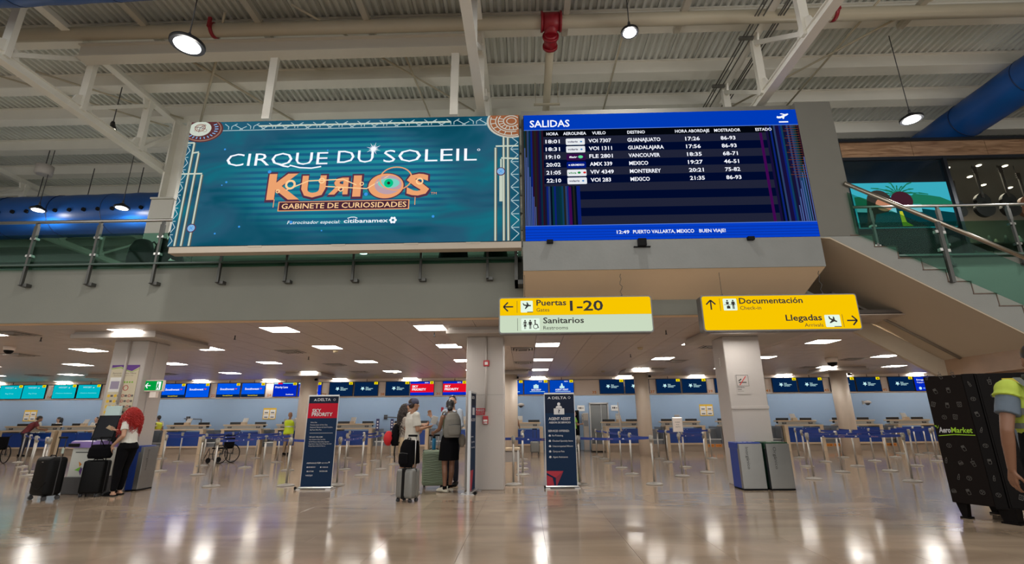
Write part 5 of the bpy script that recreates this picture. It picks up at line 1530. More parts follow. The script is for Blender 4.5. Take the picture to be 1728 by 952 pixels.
# tables beside middle column
t = thing('side_table', 'narrow table with a wood top just right of the middle column', 'table', (-.36, 11.9, 0))
MB().box(-.22, .22, -.2, .2, .66, .70).build('top', wood_light, t)
for dx in (-.18, .18):
    for dy in (-.16, .16):
        MB().box(dx - .015, dx + .015, dy - .015, dy + .015, 0, .66).build('leg', chrome, t)
MB().box(-.18, .22, -.17, .17, .40, .62).build('drawer_box', column_white, t)

# ================================================================= BANNERS
navy_cloth = mat('banner_navy', (.003, .018, .055), .7, spec=.2)
navy_top = mat('banner_navy_dark', (.004, .009, .026), .7, spec=.2)
red_cloth = mat('banner_red', (.40, .004, .02), .7, spec=.2)
print_white = mat('banner_print', (.50, .50, .52), .6)
alu = mat('banner_alu', (.50, .50, .50), .35, metal=.8)
def banner(label, x, y, w, rz=0.0):
    t = thing('roll_up_banner', label, 'banner', (x, y, 0), rz)
    MB().box(-.03, w + .03, -.07, .07, .012, .045, .012).box(-.05, .06, -.14, .14, 0, .015).box(w - .06, w + .05, -.14, .14, 0, .015).build('base', alu, t)
    MB().tube((-.03, -.13, .03), (-.06, -.13, .03), .03, n=12).build('end_foot', black_plastic, t)
    MB().box(-.012, w + .012, -.012, .012, 1.835, 1.865).build('top_bar', alu, t)
    MB().tube((w / 2, .03, .04), (w / 2, .03, 1.85), .012, n=8).build('rear_pole', alu, t)
    MB().box(-.014, -.004, -.006, .004, .04, 1.84).box(w + .004, w + .014, -.006, .004, .04, 1.84).build('edge_trim', alu, t)
    return t
def delta_mark(par, x, z, s_, m):
    MB().flat([(x, z + s_), (x - s_ * .62, z), (x, z + s_ * .32)], a=-.006, t=.001).flat([(x, z + s_), (x + s_ * .62, z), (x, z + s_ * .32)], a=-.007, t=.001).build('logo_triangle', m, par)
bw = .63
t = banner('dark blue and red sky priority roll-up banner standing on the left of the middle', -4.605, 10.5, bw)
p = MB().box(0, bw, -.003, .003, .03, 1.84).build('banner_cloth', navy_cloth, t)
MB().box(0, bw, -.0045, -.003, 1.69, 1.84).build('header', navy_top, p)
q = MB().box(0, bw, -.0045, -.003, 1.387, 1.69).build('red_field', red_cloth, p)
B1 = [('DELTA', -4.420, -4.140, 1.740, .055, .01), ('SKY', -4.515, -4.325, 1.507, .066, .03), ('PRIORITY', -4.518, -4.072, 1.432, .066, .03), ('Delta One', -4.522, -4.388, 1.290, .024, 0), ('Premium Select & First Class', -4.525, -4.161, 1.240, .024, 0),
      ('Diamond, Platinum & Gold Medallion', -4.525, -4.048, 1.191, .024, 0), ('SkyTeam Elite Plus', -4.524, -4.280, 1.141, .024, 0), ('WE ALSO WELCOME', -4.524, -4.240, .997, .023, .015), ('Silver Medallion & Sky Team Elite', -4.519, -4.178, .949, .021, 0),
      ('LATAM Platinum, Black & Black Signature', -4.521, -4.092, .903, .021, 0), ('Virgin Atlantic Upper Class & Flying Club Gold', -4.522, -4.042, .862, .021, 0), ('Westjet Rewards Gold & Platinum', -4.522, -4.165, .819, .021, 0),
      ('AIRFRANCE', -4.523, -4.314, .484, .024, .02), ('KLM', -4.299, -4.233, .487, .026, .03), ('virgin atlantic', -4.219, -4.075, .489, .024, 0), ('AEROMEXICO', -4.482, -4.331, .406, .022, .02), ('KOREAN AIR', -4.185, -4.069, .405, .022, .02), ('LATAM', -4.470, -4.362, .325, .024, .02), ('SAUDIA AIR', -4.237, -4.071, .328, .022, .02), ('WESTJET', -4.522, -4.369, .246, .023, .02)]
for s_, a, b_, z, h, bo in B1:
    text(p, s_, a + 4.605, b_ + 4.605, z, h, -.008, print_white, bold=bo)
delta_mark(p, .135, 1.735, .055, print_white)
ring(.545, 1.765, .018, .024, -.006, 14).build('logo_ring', print_white, p)
MB().box(.08, .57, -.0055, -.004, 1.083, 1.089).build('rule', print_white, p)
for x, z in ((.105, .416), (.385, .416), (.115, .336), (.55, .51)):
    MB().disc(x, z, .014, -.006, .001, 10).build('logo_mark', print_white, p)
t = banner('dark blue agent assist roll-up banner standing right of the middle column', .412, 10.5, .61)
p = MB().box(0, .61, -.003, .003, .03, 1.84).build('banner_cloth', navy_cloth, t)
MB().box(0, .61, -.0045, -.003, 1.45, 1.84).build('header', navy_top, p)
for s_, a, b_, z, h, bo in [('DELTA', .570, .868, 1.736, .05, .01), ('AGENT ASSIST', .482, .940, 1.312, .053, .02), ('ASESOR DE SERVICIO', .489, .937, 1.246, .032, .025), ('SERVICES OFFERED:', .467, .904, 1.076, .038, .015), ('Re-Ticketing', .547, .770, .989, .031, .01),
                           ('Checked Specialty Items', .548, .970, .884, .031, .01), ('Unaccompanied Minors', .550, .966, .781, .031, .01), ('Carry-on Pets', .551, .789, .679, .031, .01), ('Agent Assistance', .552, .854, .572, .031, .01)]:
    text(p, s_, a - .412, b_ - .412, z, h, -.008, print_white, bold=bo)
delta_mark(p, .095, 1.735, .055, print_white)
ring(.515, 1.765, .018, .025, -.006, 14).build('logo_ring', print_white, p)
q = MB().box(.184, .402, -.006, -.004, 1.423, 1.545).disc(.292, 1.635, .032, -.004, .002, 16).flat([(.225, 1.552), (.36, 1.552), (.35, 1.585), (.32, 1.60), (.265, 1.60), (.235, 1.585)], a=-.004, t=.002).build('agent_icon', print_white, p)
text(q, '?', .272, .312, 1.45, .07, -.008, navy_top, bold=.03)
for k, z in enumerate((1.003, .899, .796, .694, .587)):
    b = MB().disc(.085, z, .022, -.005, .002, 6 + k * 2)
    b.flat([(.06, z - .012), (.11, z - .012), (.11, z - .002), (.06, z - .002)], a=-.007, t=.001).build('bullet_icon', print_white, p)
q = MB().flat([(.003, .32), (.342, .317), (.20, .03), (.003, .03)], a=-.004, t=.001).build('red_triangle', mat('banner_red2', (.36, .01, .03), .55), p)
MB().flat([(.003, .245), (.12, .19), (.15, .04), (.19, .04), (.185, .19), (.003, .285)], a=-.006, t=.001).build('triangle_gap', navy_cloth, q)
MB().flat([(.185, .20), (.342, .317), (.20, .03)], a=-.0065, t=.001).build('triangle_shade', mat('banner_red3', (.22, .008, .03), .55), q)
# third banner seen nearly edge-on
t = banner('roll-up banner seen almost edge-on in front of the middle column', -1.07, 9.65, .50, math.radians(83))
p = MB().box(0, .50, -.003, .003, .03, 1.84).build('banner_cloth', navy_cloth, t)
MB().box(0, .50, -.0045, -.003, 1.6, 1.84).build('header', navy_top, p)
for s_, a, b_, z, h in [('DELTA', .12, .36, 1.73, .05), ('BAG DROP', .06, .44, 1.30, .055), ('Services', .06, .3, 1.0, .03), ('Tag and drop', .13, .4, .9, .03), ('Oversize bags', .13, .42, .8, .03)]:
    text(p, s_, a, b_, z, h, -.008, print_white, bold=.02)
MB().box(.2, .38, -.006, -.004, 1.42, 1.56).build('bag_icon', print_white, p)
MB().flat([(.003, .40), (.34, .40), (.2, .03), (.003, .03)], a=-.004, t=.001).build('red_triangle', MATS['banner_red2'], p)
MB().box(-.07, -.016, -.03, .02, .0, 1.87).build('side_profile', mat('alu_light', (.55, .57, .60), .35, metal=.3), t)

# signs on the columns
t = thing('fire_alarm', 'red and white fire alarm box high on the middle column', 'alarm', (-.80, 10.15, 2.40))
MB().box(-.06, .06, 0, .05, 0, .125, .008).build('box', mat('alarm_red', (.42, .01, .02), .4), t)
MB().box(-.032, .032, -.003, 0, .03, .09).build('plate', paper, t)
t = thing('fire_phone', 'red fire telephone box lower on the middle column', 'alarm', (-.81, 10.14, 1.24))
MB().box(-.055, .055, 0, .055, 0, .16, .008).build('box', MATS['alarm_red'], t)
MB().box(-.04, .04, -.003, 0, .05, .09).tube((-.04, -.015, .02), (.04, -.015, .02), .012, n=8).build('handle', paper, t)
t = thing('fire_sign', 'red fire sign with white lettering on the middle column', 'sign', (-1.03, 10.19, 1.42))
p = MB().box(0, .21, 0, .006, 0, .135).build('plate', MATS['alarm_red'], t)
text(p, 'FUEGO', .02, .19, .075, .04, -.004, print_white, bold=.02); text(p, 'ROMPASE EL CRISTAL', .02, .19, .045, .014, -.004, print_white); text(p, 'BREAK GLASS', .04, .17, .02, .012, -.004, print_white)
t = thing('no_smoking_sign', 'white no smoking sign on the right column', 'sign', (4.44, 10.49, 1.80))
p = MB().prism(rrect(0, .285, 0, .415, .02, 3), 0, .006).build('plate', column_white, t)
ring(.145, .30, .0, .001, -.001, 4).build('pin', dark_grey, p)
bars([(.02, .17, .265, .17), (.02, .395, .265, .395), (.02, .17, .02, .395), (.265, .17, .265, .395)], .005, print_dark, 'print_frame', p, -.002)
bars([(.06, .245, .22, .245)], .018, print_dark, 'cigarette', p, -.003)
bars([(.06, .275, .12, .315)], .02, print_dark, 'smoke', p, -.003)
bars([(.075, .19, .215, .37)], .014, mat('sign_red', (.6, .02, .02), .5), 'strike', p, -.005)
text(p, 'Prohibido', .02, .17, .13, .026, -.003, print_dark, bold=.01); text(p, 'fumar', .02, .11, .09, .026, -.003, print_dark, bold=.01); text(p, 'No smoking', .02, .14, .06, .014, -.003, print_dark)
# exit sign left column
t = thing('exit_sign', 'green lit exit sign with arrow on the left column', 'sign', (-8.16, 10.33, 1.965))
MB().box(.0, .44, 0, .07, 0, .235, .006).box(-.02, .14, .01, .13, .02, .22).build('case', wall_beige, t)
p = MB().box(.02, .42, -.003, 0, .018, .217).build('green_face', emis('exit_green', srgb(0, 150, 60), .95), t)
bars([(.06, .118, .17, .118), (.063, .114, .11, .17), (.063, .122, .11, .066)], .018, white_px, 'arrow', p, -.006)
b = MB(); b.box(.30, .39, -.006, -.004, .03, .20); b.build('door_icon', white_px, p)
b = MB().disc(.335, .17, .013, -.008, .001, 10).flat([(.315, .15), (.35, .15), (.345, .10), (.37, .05), (.355, .045), (.33, .09), (.315, .045), (.30, .05), (.315, .10)], a=-.008, t=.001); b.build('runner_icon', MATS['exit_green'], p)
MB().box(.16, .30, .02, .1, -.13, -.005, .004).build('battery_box', wall_beige, t)
# poster on left column
t = thing('info_poster', 'cream airport information poster with purple top on the left column', 'poster', (-8.80, 10.19, 1.45))
p = MB().box(0, .60, 0, .006, 0, 1.06).build('sheet', mat('poster_cream', (.56, .50, .36), .6), t)
MB().flat([(0, 1.06), (.6, 1.06), (.6, 1.02), (.45, .93), (.33, .96), (.2, 1.03), (0, 1.0)], a=-.001, t=.001).build('purple_wave', mat('poster_purple', (.10, .03, .22), .6), p)
MB().flat([(0, .985), (.2, 1.015), (.3, .965), (.45, .915), (.6, .99), (.6, .975), (.45, .905), (.29, .95), (.2, 1.0), (0, .97)], a=-.003, t=.001).build('green_wave', mat('poster_green', (.20, .42, .05), .6), p)
text(p, 'Bienvenido a Puerto Vallarta', .05, .55, .87, .035, -.003, mat('poster_ink', (.12, .10, .10), .7)); text(p, 'Recomendaciones para su viaje', .08, .5, .83, .02, -.003, MATS['poster_ink'])
MB().box(.02, .26, -.003, -.001, .50, .80).build('picture_block', paper, p)
MB().box(.05, .23, -.005, -.003, .56, .72).build('picture_figures', mat('poster_lilac', (.30, .26, .36), .7), p)
yel = mat('poster_yellow', (.75, .48, .03), .6); redp = mat('poster_red', (.40, .05, .05), .6)
for k in range(7):
    MB().disc(.06 + (k % 2) * .14, .42 - (k // 2) * .11, .032, -.001, .002, 12).build('round_icon', yel, p)
    MB().box(.10 + (k % 2) * .14, .15 + (k % 2) * .14, -.003, -.001, .40 - (k // 2) * .11, .44 - (k // 2) * .11).build('icon_text', MATS['poster_ink'], p)
for k in range(4):
    MB().disc(.34 + k * .055, .70, .02, -.001, .002, 10).build('leaf_icon', MATS['poster_green'], p)
ring(.39, .58, .045, .058, -.003, 20).build('prohibition_ring', redp, p)
for k in range(7):
    ring(.36 + (k % 2) * .14, .42 - (k // 2) * .11, .020, .03, -.003, 12).build('round_icon', redp, p)
    MB().box(.40 + (k % 2) * .14, .45 + (k % 2) * .13, -.003, -.001, .40 - (k // 2) * .11, .44 - (k // 2) * .11).build('icon_text', MATS['poster_ink'], p)

# ================================================================= BINS
brush = mat('bin_steel', (.30, .30, .29), .33, metal=.85, vary=.08, scale=6)
def recycling_bin(label, x, y, rz, colm, word, group=None, dep=.46):
    t = thing('waste_bin', label, 'bin', (x, y, 0), rz, group)
    MB().box(0, .44, .10, dep, .02, .80).build('body', colm, t)
    MB().box(-.01, .45, .06, dep + .02, .74, .865, .01).build('lid', colm, t)
    MB().box(.08, .36, .055, .062, .78, .82).build('slot', black_plastic, t)
    p = MB().box(.0, .44, -.0, .10, .03, .84, .004).build('steel_front', brush, t)
    MB().box(.0, .44, .0, dep - .01, 0, .03).build('plinth', black_plastic, t)
    o = text(p, word, 0, .40, 0, .055, 0, mat('bin_ink', (.05, .05, .05), .5))
    o.rotation_euler = (0, PI / 2, 0); o.location = (.12, -.004, .78)
    return t
bin_blue = mat('bin_blue', (.006, .035, .24), .4); bin_green = mat('bin_green', (.006, .05, .02), .4)
tb = recycling_bin('blue topped steel bin marked Inorgánico, left of the two by the right column', 4.12, 9.99, 0, bin_blue, 'Inorgánico')
b = MB()
for k in range(3):
    b.disc(0, 0, .02, 0, .002, 8)
MB().box(.05, .12, .10, .16, .865, .869).box(.16, .20, .10, .15, .865, .869).box(.25, .30, .10, .15, .865, .869).build('lid_print', paper, tb)
tb = recycling_bin('green topped steel bin marked Orgánico, right of the two by the right column', 4.64, 9.98, 0, bin_green, 'Orgánico')
MB().box(.08, .16, .10, .16, .865, .869).build('lid_print', paper, tb)
recycling_bin('blue steel bin marked Inorgánico behind the woman with red hair', -7.84, 10.30, math.radians(93), bin_blue, 'Inorgánico', dep=.24)

# ================================================================= CHECK-IN KIOSK (left)
t = thing('self_service_kiosk', 'white self service kiosk with a black screen by the left column', 'kiosk', (-8.68, 9.86, 0), math.radians(-8))
kw = mat('kiosk_white', (.55, .57, .53), .4)
MB().prism([(-.30, .30), (.42, .30), (.42, .86), (-.30, .86)], 0, .26, 'y').build('lower_body', kw, t)
MB().box(-.34, .44, -.03, .27, 0, .32, .01).build('foot', dark_grey, t)
MB().box(-.22, .10, -.004, 0, .76, .775).build('slot', black_plastic, t)
pl = mat('kiosk_purple', (.20, .13, .36), .35)
MB().prism([(-.10, .86), (.27, .86), (.27, .93), (.0, .99), (-.06, .97)], -.30, .43, 'x').build('counter_top', pl, t)
MB().box(-.30, -.04, -.12, -.098, .875, .94, .01).build('top_recess', black_plastic, t)
MB().prism([(.12, .93), (.18, .93), (.26, 1.46), (.22, 1.47)], -.10, .44, 'x').build('screen_panel', black_plastic, t)
MB().prism([(.113, .95), (.12, .95), (.217, 1.455), (.210, 1.455)], -.06, .40, 'x').build('screen_glass', mat('kiosk_glass', (.004, .006, .012), .08), t)
MB().box(.0, .36, .22, .27, 1.46, 1.66, .01).build('topper', mat('kiosk_topper', (.50, .66, .66), .3), t)
MB().box(.12, .24, .25, .26, 1.56, 1.585).build('topper_label', dark_grey, t)
b = MB().flat([(-.10, .60), (-.02, .55), (-.06, .50)], a=-.003, t=.002); b.build('logo_leaf', mat('leaf_orange', (.6, .22, .03), .5), t)
MB().flat([(-.16, .44), (-.04, .50), (.0, .44), (-.06, .42)], a=-.003, t=.002).build('logo_leaf', mat('leaf_green', (.15, .45, .03), .5), t)
MB().flat([(-.02, .50), (.02, .46), (.0, .34), (-.05, .42)], a=-.004, t=.002).flat([(.02, .48), (.09, .50), (.05, .44)], a=-.005, t=.002).build('logo_leaf', mat('leaf_purple', (.10, .03, .2), .5), t)
tag(MB().box(-8.50, -8.35, 9.86, 9.94, .985, 1.0).build('leaflet_stack', paper), 'small stack of leaflets on the kiosk top by the left column', 'leaflets')

# ================================================================= VENDING KIOSK (right)
vm = mat('vending_dark', (.008, .0055, .005), .55, spec=.1)
vm2 = mat('vending_black', (.004, .003, .003), .55, spec=.1)
chalk = mat('chalk_line', (.085, .08, .075), .8)
lime = emis('lime_print', srgb(130, 176, 10), .55)
lime = mat('lime_print_m', (.30, .55, .02), .5)
# corner positions of the plan: A far left, B near middle, C right
t = thing('snack_kiosk', 'dark snack kiosk with chalk drawings of food at the right edge', 'kiosk', (5.82, 7.34, 0), math.radians(-65.6))
VW, VH, VZ = .46, 1.87, .19
SX, SY = VW + .104, .06
MB().prism([(0, 0), (VW, 0), (VW, .95), (0, .9)], VZ, VH, 'z').build('cabinet', vm, t)
MB().prism([(VW + .002, 0), (SX, SY), (SX, .6), (VW + .002, .6)], VZ - .02, VH + .005, 'z').build('corner_panel', vm2, t)
MB().prism([(SX + .01, SY + .01), (SX + .64, SY + .77), (SX + .1, 1.2), (SX + .01, .9)], VZ - .02, VH, 'z').build('side_cabinet', vm2, t)
for (a, b_, c, d) in ((.02, .12, .03, .12), (VW - .02, VW + .16, .06, .2), (.02, .12, .75, .87), (VW + .45, VW + .65, .72, .86)):
    MB().prism([(a, VZ), (b_ + .02, VZ), (b_, .02), (a + .04, .02)], c, d, 'y').box(a + .02, b_ + .03, c - .02, d, 0, .02).build('foot', vm2, t)
p = MB().box(.004, VW - .004, -.006, 0, VZ + .004, VH - .004).build('front_skin', vm, t)
text(p, 'Aero', .045, .185, 1.10, .068, -.012, print_white, bold=.03, slant=.1)
text(p, 'Market', .19, .43, 1.10, .068, -.012, lime, bold=.02, slant=.1)
bars([(.03, 1.055, .22, 1.075), (.22, 1.075, .45, 1.07)], .010, lime, 'underline', p, -.012)
MB().flat([(.03, 1.165), (.0, 1.195), (.03, 1.195)], a=-.012, t=.001).flat([(.03, 1.15), (.06, 1.20), (.045, 1.16)], a=-.013, t=.001).build('leaf', lime, p)
def doodle(b, kind, cx, cz, s_, a0):
    def Q(pts, closed=True):
        pr = []
        for u, v in pts:
            x_ = cx + (u * math.cos(a0) - v * math.sin(a0)) * s_; z_ = cz + (u * math.sin(a0) + v * math.cos(a0)) * s_
            pr.append((x_, z_))
        n = len(pr)
        for i in range(n if closed else n - 1):
            p0, p1 = pr[i], pr[(i + 1) % n]
            d = Vector((p1[0] - p0[0], p1[1] - p0[1]))
            if d.length < 1e-5: continue
            nn = Vector((-d.y, d.x)).normalized() * .0022
            b.flat([(p0[0] - nn.x, p0[1] - nn.y), (p0[0] + nn.x, p0[1] + nn.y), (p1[0] + nn.x, p1[1] + nn.y), (p1[0] - nn.x, p1[1] - nn.y)], a=-.008, t=.0015)
    circ = lambda r, n=12, cx_=0, cz_=0: [(cx_ + r * math.cos(2 * PI * k / n), cz_ + r * math.sin(2 * PI * k / n)) for k in range(n)]
    if kind == 0:      # cup with straw
        Q([(-.3, .35), (.3, .35), (.22, -.6), (-.22, -.6)]); Q([(-.36, .45), (.36, .45), (.36, .35), (-.36, .35)]); Q([(.05, .45), (.12, .9), (.3, 1.0)], False); Q(circ(.12))
    elif kind == 1:    # cookie
        Q(circ(.45)); Q(circ(.08, 6, .15, .1)); Q(circ(.08, 6, -.15, .15)); Q(circ(.08, 6, 0, -.2))
    elif kind == 2:    # bag
        Q([(-.35, -.5), (.35, -.5), (.4, .5), (-.4, .5)]); Q([(-.4, .38), (.4, .38)], False); Q(circ(.18)); Q([(-.35, -.4), (.35, -.4)], False)
    elif kind == 3:    # bottle
        Q([(-.15, -.6), (.15, -.6), (.15, .2), (.06, .4), (.06, .6), (-.06, .6), (-.06, .4), (-.15, .2)]); Q([(-.15, -.1), (.15, -.1)], False)
    elif kind == 4:    # burger
        Q([(-.4, .1), (-.3, .35), (0, .42), (.3, .35), (.4, .1)]); Q([(-.42, .05), (.42, .05), (.42, -.08), (-.42, -.08)]); Q([(-.4, -.12), (.4, -.12), (.34, -.32), (-.34, -.32)])
    else:              # fries
        Q([(-.25, -.5), (.25, -.5), (.33, .15), (-.33, .15)])
        for u in (-.25, -.1, .05, .2):
            Q([(u - .05, .15), (u - .06, .55), (u + .05, .6), (u + .05, .15)])
R2 = random.Random(5)
gi = 0
dxy = []
for r_ in range(9):
    for c_ in range(4):
        x_ = .06 + c_ * .15 + (.07 if r_ % 2 else 0); z_ = .34 + r_ * .19
        if x_ > VW - .05 or (.98 < z_ < 1.26):
            continue
        dxy.append((x_, z_))
for x_, z_ in dxy:
    b = MB(); doodle(b, R2.randrange(6), x_ + R2.uniform(-.02, .02), z_ + R2.uniform(-.02, .02), .062, R2.uniform(-.35, .35)); b.build('chalk_drawing', chalk, p)
q = MB().box(.004, .112, -.004, .0, VZ, VH).build('corner_skin', vm2, t); q.location = (VW, 0, 0); q.rotation_euler = (0, 0, math.radians(30))
for k in range(8):
    b = MB(); doodle(b, (k * 2 + 1) % 6, .058, .34 + k * .20, .055, R2.uniform(-.4, .4)); o = b.build('chalk_drawing', chalk, q)
q = MB().box(.02, .96, -.006, .0, VZ, VH).build('side_skin', vm2, t); q.location = (SX + .01, SY + .01, 0); q.rotation_euler = (0, 0, math.radians(50))
for k in range(9):
    b = MB(); doodle(b, (k * 5 + 2) % 6, .14, .32 + k * .18, .06, R2.uniform(-.4, .4)); o = b.build('chalk_drawing', chalk, q); o.location = (0, -.002, 0)
MB().box(.28, .60, -.012, -.006, 1.68, 1.80).build('price_strip', mat('price_yellow', (.5, .42, .02), .5), q)
MB().box(.26, .93, -.010, -.004, .8, 1.66).build('display_window', mat('vend_glass', (.015, .02, .03), .1), q)

# ================================================================= FIGURES
TMP = bpy.data.scenes.new('workshop')


def blob(mb, voxel, name, m, parent, smooth=3, factor=.5):
    me = bpy.data.meshes.new(name)
    mb.b.to_mesh(me); mb.b.free()
    o = bpy.data.objects.new(name, me); TMP.collection.objects.link(o)
    r = o.modifiers.new('r', 'REMESH'); r.mode = 'VOXEL'; r.voxel_size = voxel; r.use_smooth_shade = True
    if smooth:
        s_ = o.modifiers.new('s', 'SMOOTH'); s_.iterations = smooth; s_.factor = factor
    with bpy.context.temp_override(scene=TMP, view_layer=TMP.view_layers[0]):
        dg = bpy.context.evaluated_depsgraph_get()
        me2 = bpy.data.meshes.new_from_object(o.evaluated_get(dg))
    bpy.data.objects.remove(o)
    me2.materials.clear(); me2.materials.append(m)
    for p in me2.polygons:
        p.use_smooth = True
    o = bpy.data.objects.new(name, me2)
    link(o, parent)
    return o


def cap(b, p0, r0, p1, r1, n=12):
    b.tube(p0, p1, r0, r1, n=n)
    b.ell(p0, (r0, r0, r0), n); b.ell(p1, (r1, r1, r1), n)


def chain(b, pts, n=12):
    for (p, r), (q, s_) in zip(pts, pts[1:]):
        cap(b, p, r, q, s_, n)


def rings(b, rs, xd=Vector((1, 0, 0)), n=20):
    """closed loft of ellipses: (centre, half width along xd, half depth)"""
    L = []
    for i, (c, rx, ry) in enumerate(rs):
        c = Vector(c)
        up = (Vector(rs[min(i + 1, len(rs) - 1)][0]) - Vector(rs[max(i - 1, 0)][0])).normalized()
        if up.length < .5: up = Vector((0, 0, 1))
        x = (xd - up * xd.dot(up)).normalized(); y = up.cross(x)
        L.append([b.b.verts.new(c + x * rx * math.cos(2 * PI * k / n) + y * ry * math.sin(2 * PI * k / n)) for k in range(n)])
    fs = []
    for a, c in zip(L, L[1:]):
        for k in range(n):
            fs.append(b.b.faces.new((a[k], a[(k + 1) % n], c[(k + 1) % n], c[k])))
    fs.append(b.b.faces.new(L[0][::-1])); fs.append(b.b.faces.new(L[-1]))
    bmesh.ops.recalc_face_normals(b.b, faces=fs)


def hand(b, wr, d, palm_n, side, curl=.5, s_=1.0, spread=1.0, fr=.0078):
    """wr wrist, d pointing direction, palm_n direction the palm faces, side +1 when the thumb lies to (d x palm_n)"""
    d = Vector(d).normalized(); n = Vector(palm_n); n = (n - d * n.dot(d)).normalized(); w = d.cross(n) * side
    wr = Vector(wr)
    L = .085 * s_
    for k in range(4):
        u = (k - 1.5) * .019 * s_
        cap(b, wr + d * .012 + w * u * .55, .014 * s_, wr + d * L + w * u, .0115 * s_, 8)
    for k, fl in enumerate((.066, .075, .070, .054)):
        u = (1.5 - k) * .0205 * s_ * spread
        p = wr + d * L + w * u
        dd = d.copy()
        for seg, fr_ in enumerate((.45, .32, .23)):
            ang = curl * (.6 + .5 * seg)
            dd = (dd * math.cos(ang) + n * math.sin(ang)).normalized()
            q = p + dd * fl * fr_ * s_ * 1.25
            cap(b, p, fr * s_ * (1.08 - .1 * seg), q, fr * s_ * (.98 - .1 * seg), 7)
            p = q
    p = wr + d * .025 * s_ + w * .024 * s_
    q = p + (d * .55 + w * .65 + n * .25).normalized() * .038 * s_
    cap(b, p, .012 * s_, q, .0105 * s_, 8)
    r = q + (d * .8 + w * .15 + n * (.3 + curl * .4)).normalized() * .032 * s_
    cap(b, q, .010 * s_, r, .0085 * s_, 8)


def head_shape(b, c, f, up=Vector((0, 0, 1)), s_=1.0):
    f = Vector(f).normalized(); x = f.cross(up).normalized(); u = x.cross(f)
    M3 = Matrix((x, f, u)).transposed()
    P = lambda a, b_, c_: Vector(c) + x * a * s_ + f * b_ * s_ + u * c_ * s_
    b.ell(P(0, -.012, .03), (.074 * s_, .092 * s_, .088 * s_), 20, M3)
    b.ell(P(0, .022, -.035), (.056 * s_, .062 * s_, .072 * s_), 16, M3)
    b.ell(P(0, .055, -.085), (.028 * s_, .025 * s_, .022 * s_), 12, M3)
    cap(b, P(0, .082, .012), .010 * s_, P(0, .103, -.026), .013 * s_, 8)
    for sg in (-1, 1):
        b.ell(P(sg * .010, .096, -.030), (.009 * s_, .010 * s_, .007 * s_), 8, M3)
        b.ell(P(sg * .076, -.008, -.008), (.009 * s_, .018 * s_, .030 * s_), 10, M3)
        b.ell(P(sg * .040, .055, -.022), (.022 * s_, .022 * s_, .022 * s_), 10, M3)
        b.ell(P(sg * .032, .072, .026), (.026 * s_, .012 * s_, .009 * s_), 10, M3)
    b.ell(P(0, .083, -.055), (.022 * s_, .012 * s_, .008 * s_), 10, M3)
    return P, M3


skin_light = mat('skin_light', (.46, .26, .17), .5)
skin_mid = mat('skin_mid', (.33, .17, .10), .5)
skin_dark = mat('skin_dark', (.20, .095, .055), .5)
hair_black = mat('hair_black', (.008, .007, .007), .4)
hair_brown = mat('hair_brown', (.022, .012, .009), .45)
eye_w = mat('eye_white', (.7, .7, .68), .3); eye_d = mat('eye_dark', (.01, .008, .006), .2); lip = mat('lip', (.30, .09, .08), .4)


